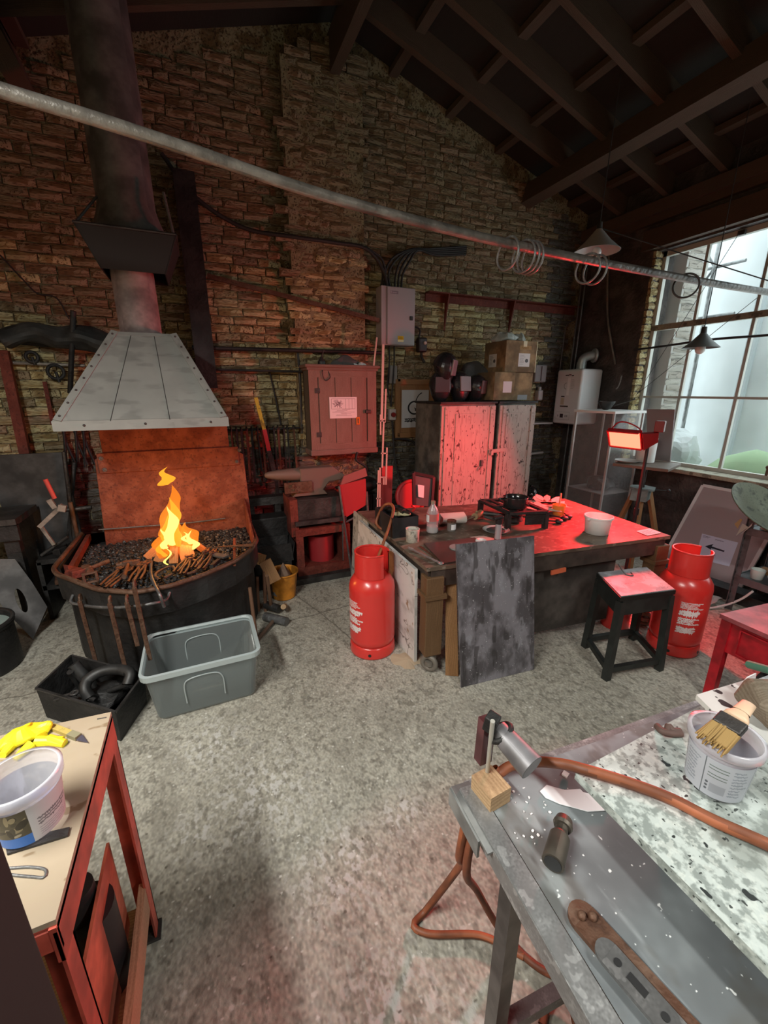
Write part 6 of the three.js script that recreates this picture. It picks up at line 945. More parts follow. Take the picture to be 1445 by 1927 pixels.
// ------------------------------------------------------------------ foreground right: steel bench with a painted slab
const BH = 0.85;
{
  const P = (u, v, h = BH) => onY(u, v, h);
  const c0 = P(880, 1480), x0 = c0.x, z0 = c0.z, W = 1.35, Lz = 1.5;
  const sx = -0.12;                      // the left edge runs a little towards the camera's left
  const q = (i, j, y) => V(x0 + i * W + sx * j, y, z0 + j * Lz + i * 0.09);
  const topTex = tex(1024, [1.0, 1.0], (u, v) => { let c = mixc([108, 112, 114], [150, 156, 158], sm(0.3, 0.7, fbm(u, v, 5, 5, 151))); c = mixc(c, [96, 92, 86], 0.5 * sm(0.55, 0.7, fbm(u, v, 9, 4, 152))); c = mixc(c, [190, 196, 198], 0.5 * sm(0.62, 0.78, fbm(u, (v * 3) % 1, 7, 4, 153))); return mixc(c, [235, 237, 236], sm(0.86, 0.89, fbm(u, v, 110, 2, 154))); });
  const b = thing('steel_bench', 'grey steel topped welding bench with angle iron edges', 'bench');
  part(b, 'top', slab([q(0.02, 1, BH - 0.008), q(1, 1, BH - 0.008), q(1, 0, BH - 0.008), q(0.02, 0, BH - 0.008)], 0.006), M([0.9, 0.92, 0.93], 0.36, 0.15, { map: topTex }));
  part(b, 'edge_angle', [bar(q(0, 0, BH + 0.0), q(0, 1, BH + 0.0), 0.045, 0.006), bar(q(-0.016, 0, BH - 0.025), q(-0.016, 1, BH - 0.025), 0.005, 0.05), bar(q(0, 0.005, BH - 0.025), q(1, 0.005, BH - 0.025), 0.05, 0.045)], mat.brightSteel);
  part(b, 'edge_channel', [bar(q(-0.01, -0.01, BH - 0.005), q(-0.01, 0.1, BH - 0.005), 0.05, 0.006), bar(q(-0.03, -0.01, BH - 0.03), q(-0.03, 0.08, BH - 0.03), 0.006, 0.05)], mat.galv);
  const lg = mat.midSteel;
  for (const [i, j] of [[0.03, 0.1], [0.95, 0.1], [0.03, 0.9], [0.95, 0.9]]) part(b, 'leg', bar(q(i, j, 0), q(i, j, BH - 0.01), 0.04, 0.04), M([0.2, 0.19, 0.18], 0.45, 0.5, { map: T.grunge }));
  part(b, 'brace', bar(q(0.03, 0.1, 0.16), q(0.95, 0.1, 0.16), 0.035, 0.04), lg);
  part(b, 'brace', bar(q(0.03, 0.1, 0.12), q(0.03, 0.9, 0.12), 0.035, 0.04), lg);
  // painted slab on packers
  const slabTex = tex(2048, [1.0, 1.0], (u, v) => {
    let c = mixc([150, 160, 156], [206, 217, 213], sm(0.36, 0.62, fbm(u, v, 70, 4, 161)));
    c = mixc(c, [132, 140, 134], 0.55 * sm(0.5, 0.68, fbm(u, v, 7, 4, 162)));
    c = mixc(c, [224, 232, 226], 0.6 * sm(0.56, 0.7, fbm(u, v, 90, 3, 163)) * sm(0.4, 0.6, pn(u, v, 7, 164)));
    c = mixc(c, [96, 90, 80], 0.4 * sm(0.64, 0.76, fbm(u, v, 6, 5, 165)));
    c = mixc(c, [46, 52, 52], sm(0.77, 0.8, fbm(u, v, 44, 3, 166)));
    return mixc(c, [60, 66, 64], 0.9 * sm(0.8, 0.83, fbm(u, v, 110, 2, 167)));
  });
  const SH = BH + 0.075, a0 = P(1083, 1452, SH), a1 = P(1318, 1328, SH), d = V(-0.05, 0, 1);
  const far = a1.clone().add(a1.clone().sub(a0).multiplyScalar(0.35));
  const near0 = a0.clone().addScaledVector(d, 1.3).add(V(0.06, 0, 0)), near1 = far.clone().addScaledVector(d, 1.3);
  single('painted_slab', 'thick white and grey paint splashed board lying on the steel bench', 'board', slab([near0.setY(SH - 0.022), near1.setY(SH - 0.022), far.setY(SH - 0.022), a0.clone().setY(SH - 0.022)], 0.022), M([0.84, 0.84, 0.84], 0.55, 0, { map: slabTex }));
  for (const k of [0.12, 0.75]) single('packing_batten', 'dark batten propping the paint splashed board above the bench', 'batten', box(0.5, 0.05, 0.06, [a0.x + 0.38, BH + 0.024, a0.z + k * 1.2]), mat.woodDark, 'battens under the paint splashed board');
  // tub with brush
  const t = P(1340, 1476, SH), tub = thing('plastic_tub', 'clear plastic tub with a grey printed label on the splashed board', 'tub');
  const tr0 = 0.052, tr1 = 0.066, th = 0.145;
  part(tub, 'tub', [lathe([[0.001, 0.002], [tr0 - 0.006, 0.002], [tr0, 0.01], [tr1 - 0.004, th - 0.02], [tr1 + 0.004, th - 0.018], [tr1 + 0.005, th], [tr1 - 0.003, th]], [t.x, SH, t.z], 48)], M([0.8, 0.8, 0.86], 0.25, 0, { transmission: 0.55, thickness: 0 }));
  const lbl = canvasTex(1024, 256, (x, w, h) => { x.fillStyle = '#b4bac4'; x.fillRect(0, 0, w, h); for (let s = 0; s < 4; s++) { const o = s * 256; x.fillStyle = '#5f666c'; x.fillRect(o + 2, 0, 5, h); x.strokeStyle = '#5a6a62'; x.lineWidth = 5; for (let i = 0; i < 4; i++) { x.beginPath(); x.moveTo(o + 24, 40 + i * 20 + (i > 1 ? 14 : 0)); x.lineTo(o + 118, 42 + i * 20 + (i > 1 ? 14 : 0)); x.stroke(); } x.fillStyle = '#9aa0aa'; x.fillRect(o + 44, 160, 80, 60); x.fillStyle = '#5a6068'; for (let i = 0; i < 3; i++) { x.beginPath(); x.arc(o + 28, 164 + i * 24, 8, 0, 7); x.fill(); } scribble(x, o + 140, 36, 95, 9, 22, 7, '#8d95a0'); } });
  const lg2 = new THREE.CylinderGeometry(tr1 - 0.0035, tr0 + 0.003, th - 0.045, 48, 1, true); part(tub, 'label', lg2.toNonIndexed().translate(t.x, SH + 0.012 + (th - 0.045) / 2, t.z), M([1, 1, 1], 0.4, 0, { map: lbl, side: THREE.DoubleSide }), 'grey and white printed wrap label');
  const br = thing('paint_brush', 'flat paint brush with a pale wooden handle resting across the tub', 'brush');
  const b0 = P(1336, 1402, SH + th + 0.012), b1 = P(1408, 1326, SH + th + 0.055), bd = b1.clone().sub(b0), bl = bd.length(); bd.normalize();
  const bs = V(-bd.z, 0, bd.x).normalize(), bu = bs.clone().cross(bd).normalize(); if (bu.y < 0) bu.negate();
  const bm4 = new THREE.Matrix4().makeBasis(bs, bd, bs.clone().cross(bd)).setPosition(b0), fit = (g) => g.applyMatrix4(bm4);
  const tufts = []; for (let i = 0; i < 46; i++) { const x = rr(-0.024, 0.024), z2 = rr(-0.006, 0.006); tufts.push(rod([x, 0.062, z2 * 0.8], [x * 1.15 + rr(-0.004, 0.004), rr(-0.006, 0.012), z2 * 1.6 + rr(-0.003, 0.003)], 0.0034, 5, 0.0016)); }
  tufts.push(box(0.046, 0.05, 0.011, [0, 0.038, 0], [0, 0, 0], 0.004)); part(br, 'bristles', tufts.map(fit), M([0.34, 0.22, 0.08], 0.9), 'stained brown bristles');
  part(br, 'ferrule', fit(box(0.052, 0.036, 0.017, [0, 0.076, 0], [0, 0, 0], 0.004)), mat.darkSteel);
  part(br, 'handle', fit(put(uvm(new THREE.LatheGeometry([[0.001, 0], [0.024, 0.0], [0.022, 0.012], [0.0125, 0.03], [0.0135, 0.06], [0.0165, bl - 0.125], [0.0135, bl - 0.108], [0.006, bl - 0.098], [0.001, bl - 0.096]].map(([x, y]) => new THREE.Vector2(x, y)), 24).scale(1, 1, 0.55)), [0, 0.094, 0])), M([0.75, 0.53, 0.36], 0.5));
  // other things on the slab and bench
  single('paint_stain_cloth', 'dark brown crumpled leather scrap on the splashed board', 'scrap', [tube([P(1236, 1366, SH + 0.006), P(1246, 1376, SH + 0.01), P(1262, 1380, SH + 0.01), P(1282, 1381, SH + 0.006)], 0.009, 24), tube([P(1256, 1378, SH + 0.01), P(1258, 1366, SH + 0.016), P(1266, 1374, SH + 0.012), P(1280, 1376, SH + 0.008)], 0.008, 20)], M([0.1, 0.06, 0.05], 0.7));
  const wh = tex(1024, [0.5, 0.5], (u, v) => mixc([222, 224, 220], [30, 32, 32], sm(0.67, 0.69, fbm(u, v, 14, 3, 171))));
  single('speckled_board', 'white board with black specks beyond the splashed board', 'board', slab([onY(1308, 1316, SH + 0.03), onY(1420, 1430, SH + 0.03), onY(1560, 1370, SH + 0.03), onY(1400, 1288, SH + 0.03)], 0.016), M([0.88, 0.88, 0.88], 0.6, 0, { map: wh }));
  single('bark_log', 'weathered grey wooden block on the speckled board', 'block', rough(box(0.2, 0.08, 0.12, A(onY(1490, 1322, SH + 0.09)), [0, -0.5, 0.05], 0.02), 0.016, 22), M([0.25, 0.22, 0.18], 0.85, 0, { map: T.wood }));
  single('green_scraper', 'green handled scraper resting on the grey block', 'scraper', [rod(onY(1408, 1250, SH + 0.13), onY(1450, 1262, SH + 0.15), 0.011), slab([onY(1404, 1249, SH + 0.13), onY(1412, 1253, SH + 0.13), onY(1398, 1250, SH + 0.125)], 0.004)], M([0.06, 0.16, 0.11], 0.5)); 
  single('paper_scrap', 'white torn paper scrap behind the speckled board', 'paper', rough(slab([onY(1395, 1290, SH + 0.05), onY(1420, 1286, SH + 0.05), onY(1425, 1268, SH + 0.09), onY(1408, 1276, SH + 0.08)], 0.003), 0.006, 18), mat.paper);
  single('paint_skin', 'white dried paint patch on the steel bench', 'paint', put(ext([[-0.07, 0.0], [-0.05, 0.02], [-0.01, 0.012], [0.03, 0.02], [0.035, 0.012], [0.055, 0.01], [0.085, -0.005], [0.07, -0.03], [0.03, -0.038], [-0.03, -0.028], [-0.06, -0.016]], 0.003, 0.001), A(P(1072, 1496, BH + 0.002)), [-Math.PI / 2, -0.55, 0]), M([0.82, 0.83, 0.85], 0.4));
  single('paint_flake', 'tiny white paint flake on the steel bench near the hose', 'paint', box(0.016, 0.004, 0.014, A(P(1064, 1457, BH + 0.003)), [0, 0.4, 0]), mat.white, 'paint flakes on the steel bench');
  for (let i = 0; i < 18; i++) { const p = P(rr(965, 1060), rr(1480, 1590), BH + 0.0005); single('paint_flake', 'tiny white paint flake scattered on the steel bench', 'paint', put(ext(circle(rr(0.0016, 0.004), 6, 0, 0, rr(0.4, 1)), 0.0016), A(p), [-Math.PI / 2, rr(0, 3), 0]), mat.white, 'paint flakes on the steel bench'); }
  const nz = thing('torch_nozzle', 'short dark brass torch nozzle lying on the steel bench', 'nozzle');
  const n0 = P(1040, 1625, BH + 0.022), n1 = P(1062, 1542, BH + 0.022), nd = n1.clone().sub(n0);
  const along = (k0, k1, r0, r1) => rod(n0.clone().addScaledVector(nd, k0), n0.clone().addScaledVector(nd, k1), r0, 20, r1);
  const nm = M([0.15, 0.13, 0.105], 0.5, 0.5, { map: T.grunge });
  part(nz, 'barrel', [along(0, 0.58, 0.022, 0.021), along(0.56, 0.7, 0.021, 0.014), along(0.68, 0.82, 0.013, 0.013)], nm); part(nz, 'cap', [along(0.8, 0.86, 0.018, 0.021), along(0.86, 1.0, 0.021, 0.017)], nm); part(nz, 'bore', along(-0.015, 0.01, 0.017, 0.017), mat.black);
  const lk = thing('lock_plate', 'long rusty lock plate with holes lying on the steel bench', 'lock plate');
  const l0 = P(1098, 1728, BH + 0.004), l1 = P(1330, 1990, BH + 0.004), ld = l1.clone().sub(l0), ln = V(-ld.z, 0, ld.x).normalize();
  const lp = (k, s, y = 0) => l0.clone().addScaledVector(ld, k).addScaledVector(ln, s).add(V(0, y, 0));
  part(lk, 'back_bar', [bar(lp(0, 0.0), lp(1, 0.0), 0.055, 0.01), cyl(0.0275, 0.0275, 0.009, A(lp(0, 0)), undefined, 20)], mat.brownSteel);
  part(lk, 'face_plate', [bar(lp(0.28, 0.016, 0.009), lp(1, 0.016, 0.009), 0.042, 0.008), cyl(0.021, 0.021, 0.007, A(lp(0.28, 0.016, 0.009)), undefined, 20)], mat.midSteel);
  for (const k of [0.36, 0.74]) part(lk, 'screw_hole', cyl(0.006, 0.006, 0.004, A(lp(k, 0.016, 0.013)), undefined, 14), mat.black);
  part(lk, 'keyway', bar(lp(0.45, 0.016, 0.013), lp(0.6, 0.016, 0.013), 0.012, 0.004), mat.black); part(lk, 'rivet', [ball(0.008, A(lp(-0.01, 0.004, 0.008))), ball(0.008, A(lp(0.05, -0.012, 0.008)))], mat.brownSteel);
  // timber block with the torch propped on it
  const w = thing('timber_block', 'sawn pale timber block on the corner of the steel bench', 'block');
  const w0 = P(905, 1462, BH + 0.022), w1 = P(937, 1500, BH + 0.022); part(w, 'block', bar(w0, w1.clone().lerp(w0, -0.15), 0.062, 0.045), mat.woodPale);
  const tc = thing('gas_torch', 'large grey gas torch head propped up on a thin rod', 'torch');
  const h0 = onZ(936, 1372, z0 + 0.02), h1 = onZ(1001, 1445, z0 + 0.12);
  part(tc, 'burner_tube', [rod(h0.clone().lerp(h1, 0.25), h1, 0.027, 24, 0.031), rod(h0.clone().lerp(h1, 0.02), h0.clone().lerp(h1, 0.27), 0.024, 20, 0.026)], M([0.27, 0.265, 0.28], 0.45, 0.3, { map: T.grunge }));
  part(tc, 'bore', rod(h0.clone().lerp(h1, 0.995), h0.clone().lerp(h1, 1.004), 0.027, 20, 0.027), M([0.2, 0.2, 0.21], 0.6));
  part(tc, 'collar', [ring(0.028, 0.007, A(h0.clone().lerp(h1, 0.1)), [0.9, 0.7, 0], 8, 20), rod(h0.clone().lerp(h1, -0.25), h0.clone().lerp(h1, 0.02), 0.013, 12)], mat.blackSteel);
  const hg = onZ(922, 1368, z0 + 0.0), gb = onZ(912, 1436, z0 + 0.005); part(tc, 'grip', [bar(onZ(917, 1352, z0), onZ(908, 1430, z0), 0.034, 0.026, [0, 0, 1]), rod(hg, h0.clone().lerp(h1, -0.2), 0.014)], M([0.13, 0.045, 0.05], 0.5, 0, { map: T.grunge }), 'dark maroon grip');
  const pr = onZ(927, 1357, z0 + 0.045); part(tc, 'prop_rod', rod(pr, P(917, 1452, BH + 0.044), 0.0055, 10), M([0.5, 0.49, 0.44], 0.4, 0.3)); part(tc, 'clamp', [box(0.03, 0.05, 0.03, A(onZ(925, 1360, z0 + 0.02)), [0.2, 0.5, 0.2], 0.004)], mat.blackSteel);
  // hoses
  single('red_hose', 'thick orange brown gas hose lying across the bench and splashed board', 'hose', tube([gb.clone().add(V(0.03, -0.03, 0.0)), P(935, 1455, BH + 0.02), P(960, 1442, BH + 0.03), P(1010, 1434, BH + 0.05), P(1060, 1438, BH + 0.075), P(1100, 1448, SH + 0.016), P(1180, 1472, SH + 0.016), P(1260, 1502, SH + 0.016), P(1345, 1545, SH + 0.016), P(1450, 1592, SH + 0.016), P(1560, 1650, SH + 0.016)], 0.0125, 110, 12), mat.hose);
  const fl = [P(892, 1520, 0.72), V(0.545, 0.5, 3.93), onY(800, 1715, 0.02), onY(778, 1742, 0.014), onY(800, 1756, 0.014), onY(900, 1760, 0.014), onY(940, 1775, 0.014), onY(985, 1800, 0.014)];
  single('floor_hose', 'brown hose hanging down beside the bench leg and bent along the floor', 'hose', tube([V(x0 - 0.01, BH - 0.06, z0 + 0.02), V(x0 - 0.01, 0.62, z0 + 0.0), onY(868, 1625, 0.35), ...fl.slice(2)], 0.0115, 120, 10), mat.hose);
  single('floor_hose', 'brown hose hanging close behind the bench leg', 'hose', tube([V(x0 + 0.01, BH - 0.06, z0 + 0.03), V(x0 + 0.0, 0.6, z0 + 0.02), onY(900, 1680, 0.22), onY(945, 1755, 0.05), onY(985, 1798, 0.013), onY(1030, 1830, 0.013), onY(1120, 1850, 0.013)], 0.0115, 90, 10), mat.hoseDark);
  single('coiled_hose', 'brown hose coil lying on the floor under the steel bench', 'hose', tube([onY(1020, 1930, 0.014), onY(1030, 1890, 0.02), onY(1052, 1868, 0.03), onY(1075, 1885, 0.03), onY(1085, 1930, 0.02), onY(1100, 1960, 0.014), onY(1130, 1920, 0.02), onY(1160, 1900, 0.03), onY(1200, 1940, 0.02)], 0.012, 90, 10), mat.hoseDark);
}
// ------------------------------------------------------------------ foreground left: red framed bench
{
  const h = 0.9, P = (u, v, y = h) => onY(u, v, y), xe = -0.335, zf = 3.38, zn = 3.915, xl = -1.15;
  const b = thing('red_bench', 'bench with a red angle iron frame and a pale board top', 'bench');
  const ply = tex(512, [0.8, 0.5], (u, v) => mixc(mixc([202, 186, 162], [186, 168, 142], fbm(u, v, 6, 4, 181)), [150, 126, 96], 0.8 * sm(0.7, 0.78, fbm(u, v, 18, 3, 182))));
  const ly = (x, y, z) => [x, y, z];
  const skew = 0.06;                      // the far edge runs slightly away from square
  part(b, 'top', slab([[xl, h - 0.008, zn], [xe, h - 0.008, zn], [xe, h - 0.008, zf], [xl, h - 0.008, zf - skew]], 0.012), M([0.66, 0.65, 0.64], 0.6, 0, { map: ply }));
  part(b, 'rail', [bar([xe - 0.006, h - 0.052, zf - 0.0], [xe - 0.006, h - 0.052, zn + 0.005], 0.012, 0.086, [0, 1, 0]), bar([xe - 0.02, h - 0.014, zf], [xe - 0.02, h - 0.014, zn], 0.04, 0.01, [0, 1, 0]), bar([xl, h - 0.04, zf + 0.0 - skew], [xe, h - 0.04, zf + 0.005], 0.006, 0.05), bar([xl, h - 0.04, zn], [xe, h - 0.04, zn], 0.006, 0.05)].map((g) => g), mat.redFrame);
  for (const [x, z] of [[xe - 0.036, zf + 0.025], [xe - 0.036, zn - 0.02], [xl + 0.05, zf + 0.025], [xl + 0.05, zn - 0.02]]) part(b, 'leg', [box(0.05, h - 0.02, 0.006, [x + 0.01, (h - 0.02) / 2, z - 0.022]), box(0.006, h - 0.02, 0.05, [x + 0.032, (h - 0.02) / 2, z])], mat.redFrame);
  part(b, 'lower_rail', [bar([xe - 0.012, 0.2, zf + 0.03], [xe - 0.012, 0.2, zn], 0.02, 0.1)], M([0.55, 0.3, 0.2], 0.7, 0, { map: T.wood }));
  part(b, 'inner_panel', slab([[xe - 0.06, 0.14, zf + 0.06], [xe - 0.06, 0.14, zn], [xe - 0.06, 0.5, zn], [xe - 0.06, 0.5, zf + 0.06]], 0.008), M([0.75, 0.2, 0.12], 0.5, 0, { map: T.grunge }));
  part(b, 'shelf', box(xe - xl - 0.05, 0.02, zn - zf - 0.03, [(xe + xl) / 2, 0.12, (zf + zn) / 2]), mat.woodPale);
  part(b, 'foot_plate', box(0.06, 0.012, 0.06, [xe - 0.02, 0.006, zf + 0.025]), mat.darkSteel);
  single('dark_motor', 'black cylindrical motor standing on the shelf of the red bench', 'motor', [cyl(0.075, 0.075, 0.3, [-0.45, 0.28, 3.56], undefined, 24), cyl(0.045, 0.04, 0.09, [-0.45, 0.475, 3.56], undefined, 20)], mat.black);
  // on the bench
  const tp = P(66, 1556), tub = thing('plastic_tub', 'clear plastic tub with a blue and white picture label on the pale board', 'tub');
  const r0 = 0.053, r1 = 0.068, th = 0.138;
  part(tub, 'tub', lathe([[0.001, 0.002], [r0 - 0.006, 0.002], [r0, 0.01], [r1 - 0.004, th - 0.022], [r1 + 0.004, th - 0.02], [r1 + 0.005, th], [r1 - 0.003, th]], [tp.x, h + 0.004, tp.z], 48), M([0.82, 0.82, 0.88], 0.22, 0, { transmission: 0.55, thickness: 0 }));
  const lb = canvasTex(1024, 256, (x, w, hh) => { for (let s = 0; s < 2; s++) { const o = s * 512; x.fillStyle = '#c6c6cc'; x.fillRect(o, 0, 512, hh); x.fillStyle = '#4a4636'; x.fillRect(o, 0, 230, 180); for (let i = 0; i < 26; i++) { x.fillStyle = ['#8a8064', '#26241c', '#6a6450', '#9a9482', '#3c3a2e'][i % 5]; x.beginPath(); x.ellipse(o + rr(0, 220), rr(0, 170), rr(14, 44), rr(8, 22), rr(0, 3), 0, 7); x.fill(); } x.fillStyle = '#2f6fc4'; x.fillRect(o, 180, 230, 76); x.fillStyle = '#c6c6cc'; x.fillRect(o + 226, 0, 4, hh); scribble(x, o + 260, 110, 210, 3, 20, 8, '#74747c'); scribble(x, o + 260, 180, 220, 4, 16, 4, '#9a9aa4'); } });
  const lgm = new THREE.CylinderGeometry(r1 - 0.0035, r0 + 0.003, th - 0.045, 48, 1, true, -1.05, Math.PI * 2); part(tub, 'label', lgm.toNonIndexed().translate(tp.x, h + 0.016 + (th - 0.045) / 2, tp.z), M([1, 1, 1], 0.4, 0, { map: lb, side: THREE.DoubleSide }), 'picture label of leaves with a blue band');
  const gl = thing('rubber_glove', 'crumpled yellow rubber glove lying beside the clear tub', 'glove');
  const ym = M([0.82, 0.72, 0.02], 0.45), gp = P(48, 1393);
  part(gl, 'palm', rough(ball(0.055, [gp.x, h + 0.018, gp.z], [1.15, 0.36, 0.62], [0, 0.2, 0], 28, 18), 0.012, 38), ym);
  [[[25, 1400], [4, 1422]], [[60, 1402], [28, 1428]], [[78, 1388], [66, 1372]], [[70, 1396], [118, 1394]], [[90, 1392], [122, 1399]]].forEach(([a, c]) => part(gl, 'finger', rough(rod(P(a[0], a[1], h + 0.014), P(c[0], c[1], h + 0.011), 0.013, 12, 0.01), 0.003, 50), ym));
  const kn = thing('box_cutter', 'yellow box cutter knife with a dark blade on the pale board', 'knife'), k0 = P(98, 1368, h + 0.009), k1 = P(148, 1388, h + 0.009), k2 = P(166, 1398, h + 0.007);
  part(kn, 'handle', [bar(k0, k1.clone().lerp(k0, 0.3), 0.015, 0.012)], M([0.5, 0.38, 0.1], 0.55, 0, { map: T.worn }), 'worn yellow handle'); part(kn, 'slider_block', bar(k1.clone().lerp(k0, 0.32), k1, 0.017, 0.014), M([0.22, 0.2, 0.12], 0.6)); part(kn, 'blade', slab([k1.clone().add(V(-0.004, 0, 0.009)), k2.clone(), k1.clone().add(V(0.006, 0, -0.008))], 0.002), M([0.1, 0.09, 0.12], 0.4, 0.4));
  single('flat_bar', 'dark flat steel bar lying in front of the clear tub', 'bar', slab([P(14, 1610, h + 0.005), P(128, 1575, h + 0.005), P(132, 1559, h + 0.005), P(10, 1588, h + 0.005)], 0.005), mat.darkSteel);
  single('bent_wire', 'bent bright wire loop on the near side of the pale board', 'wire', tube([P(15, 1634, h + 0.006), P(60, 1632, h + 0.006), P(86, 1638, h + 0.006), P(84, 1650, h + 0.006), P(60, 1650, h + 0.006), P(18, 1646, h + 0.006)], 0.0026, 40), mat.midSteel);
  single('pencil_mark', 'short dark nail near the corner of the pale board', 'nail', rod(P(183, 1353, h + 0.005), P(200, 1350, h + 0.005), 0.0014, 6), mat.darkSteel);
  // dark upright panel at the left edge of the picture and the grey block beside the bench
  single('black_cabinet', 'black steel cabinet side close to the near end of the red bench', 'cabinet', [box(0.5, 1.3, 0.36, [-0.569, 0.65, 4.18], [0, 0, 0], 0.01), box(0.46, 0.04, 0.34, [-0.569, 1.31, 4.18])], M([0.01, 0.01, 0.01], 0.7));
  single('grey_block', 'dark grey block standing against the near leg of the red bench', 'block', box(0.2, 0.86, 0.04, [-0.46, 0.43, 3.955]), M([0.09, 0.09, 0.092], 0.8, 0, { map: T.grunge }));
}

// ------------------------------------------------------------------ floor things between the forge and the benches
{ // translucent storage box
  const b = thing('storage_box', 'open translucent plastic storage box on the floor before the forge', 'box');
  const f0 = onY(297, 1360, 0), f1 = onY(483, 1308, 0), h = 0.33;
  const ex = f1.clone().sub(f0), L = ex.length(); ex.normalize(); const ez = V(ex.z, 0, -ex.x);
  const Wd = 0.38, q = (a, c, y, g = 0) => f0.clone().addScaledVector(ex, -g + a * (L + 2 * g)).addScaledVector(ez, -g + c * (Wd + 2 * g)).setY(y);
  const pm = M([0.4, 0.455, 0.46], 0.5, 0, { transmission: 0.72, thickness: 0 });
  const flare = 0.035, cs = [[0, 0], [1, 0], [1, 1], [0, 1]];
  // rounded rectangle rings lofted from bottom to top
  const ringPts = (y, g, r) => { const pts = []; for (const [i, [a, c]] of cs.entries()) for (let k = 0; k <= 5; k++) { const an = Math.PI + i * Math.PI / 2 + k / 5 * Math.PI / 2, cx = a ? L + g - r : -g + r, cz = c ? Wd + g - r : -g + r; pts.push(f0.clone().addScaledVector(ex, cx + r * Math.cos(an)).addScaledVector(ez, cz + r * Math.sin(an)).setY(y)); } return pts; };
  const loft = (rings) => { const pos = [], n = rings[0].length, t = (...v) => v.forEach((p) => pos.push(p.x, p.y, p.z)); for (let k = 0; k < rings.length - 1; k++) for (let i = 0; i < n; i++) { const j = (i + 1) % n, A0 = rings[k], B0 = rings[k + 1]; t(A0[i], A0[j], B0[j]); t(A0[i], B0[j], B0[i]); } const g = new THREE.BufferGeometry(); g.setAttribute('position', new THREE.Float32BufferAttribute(pos, 3)); g.computeVertexNormals(); return uvm(g); };
  part(b, 'wall', loft([ringPts(0.004, -0.01, 0.04), ringPts(0.02, 0, 0.045), ringPts(h - 0.03, flare * 0.8, 0.05)]), pm);
  part(b, 'base', loft([ringPts(0.004, -0.01, 0.04), ringPts(0.004, -0.18, 0.005)]), pm);
  part(b, 'rim', loft([ringPts(h - 0.03, flare * 0.8, 0.05), ringPts(h - 0.032, flare + 0.012, 0.055), ringPts(h, flare + 0.014, 0.055), ringPts(h + 0.003, flare + 0.0, 0.05), ringPts(h - 0.01, flare * 0.8, 0.05)]), M([0.52, 0.6, 0.61], 0.35, 0, { transmission: 0.25, thickness: 0 }));
  for (const [c, o] of [[0, -flare * 0.45 - 0.002], [1, flare * 0.45 - 0.004]]) part(b, 'embossed_panel', tube([q(0.3, c, 0.09).addScaledVector(ez, o), q(0.31, c, 0.23).addScaledVector(ez, o * 1.5), q(0.36, c, 0.25).addScaledVector(ez, o * 1.6), q(0.62, c, 0.25).addScaledVector(ez, o * 1.6), q(0.67, c, 0.22).addScaledVector(ez, o * 1.5), q(0.68, c, 0.09).addScaledVector(ez, o)], 0.004, 50), M([0.48, 0.55, 0.56], 0.35, 0, { transmission: 0.3, thickness: 0 }));
  part(b, 'hand_grip', [bar(q(1, 0.34, h - 0.075).addScaledVector(ex, flare * 0.7), q(1, 0.66, h - 0.075).addScaledVector(ex, flare * 0.7), 0.006, 0.035, [0, 1, 0])], M([0.75, 0.8, 0.8], 0.4));
}
{ // steel tray full of clamps
  const t = thing('steel_tray', 'open dark steel tray box of clamps on the floor', 'tray'), h = 0.2;
  const c = [onY(88, 1350, 0), onY(228, 1395, 0), onY(277, 1322, 0)]; c.push(c[0].clone().add(c[2]).sub(c[1]));
  const c2 = c.map((p) => { const m = c[0].clone().add(c[2]).multiplyScalar(0.5); return m.lerp(p, 1.05).setY(h); });
  for (let i = 0; i < 4; i++) { const j = (i + 1) % 4; part(t, 'side', slab([c[i], c[j], c2[j], c2[i]], -0.006), mat.blackSteel); part(t, 'lip', bar(c2[i], c2[j], 0.012, 0.01), mat.darkSteel); }
  part(t, 'bottom', slab([c[0], c[1], c[2], c[3]].map((p) => p.clone().setY(0.004)), 0.004), mat.blackSteel);
  const m = c2[0].clone().add(c2[2]).multiplyScalar(0.5), dm = M([0.06, 0.06, 0.06], 0.5, 0.4, { map: T.grunge });
  const P = (u, v, y) => onY(u, v, y);
  const gc = thing('g_clamp', 'big C shaped cast iron clamp lying in the steel tray', 'clamp');
  part(gc, 'bow', tube([P(168, 1312, 0.15), P(160, 1298, 0.19), P(165, 1280, 0.22), P(190, 1264, 0.24), P(225, 1260, 0.24), P(245, 1268, 0.23), P(240, 1288, 0.19)], 0.03, 50, 12), dm); part(gc, 'pad', rod(P(168, 1312, 0.15), P(178, 1316, 0.1), 0.02), dm); part(gc, 'screw', rod(P(240, 1288, 0.19), P(205, 1300, 0.12), 0.014), dm);
  single('iron_pipe', 'dark iron pipe sticking up out of the steel tray', 'pipe', [rod(P(138, 1250, 0.26), P(180, 1300, 0.08), 0.032, 18), rod(P(132, 1264, 0.24), P(150, 1290, 0.1), 0.018, 14)], dm);
  single('long_spanner', 'dark spanner lying across the front of the steel tray', 'spanner', [bar(P(102, 1316, 0.17), P(140, 1304, 0.19), 0.02, 0.01), bar(P(140, 1304, 0.19), P(178, 1317, 0.14), 0.018, 0.012), ring(0.018, 0.007, A(P(140, 1304, 0.19)), [Math.PI / 2, 0, 0], 8, 16)], mat.darkSteel);
  single('scrap_iron', 'heap of dark scrap iron filling the steel tray', 'scrap', rough(ball(0.15, [m.x, 0.07, m.z], [1.0, 0.42, 0.8], undefined, 24, 14), 0.03, 18), mat.blackSteel).userData.kind = 'stuff';
}
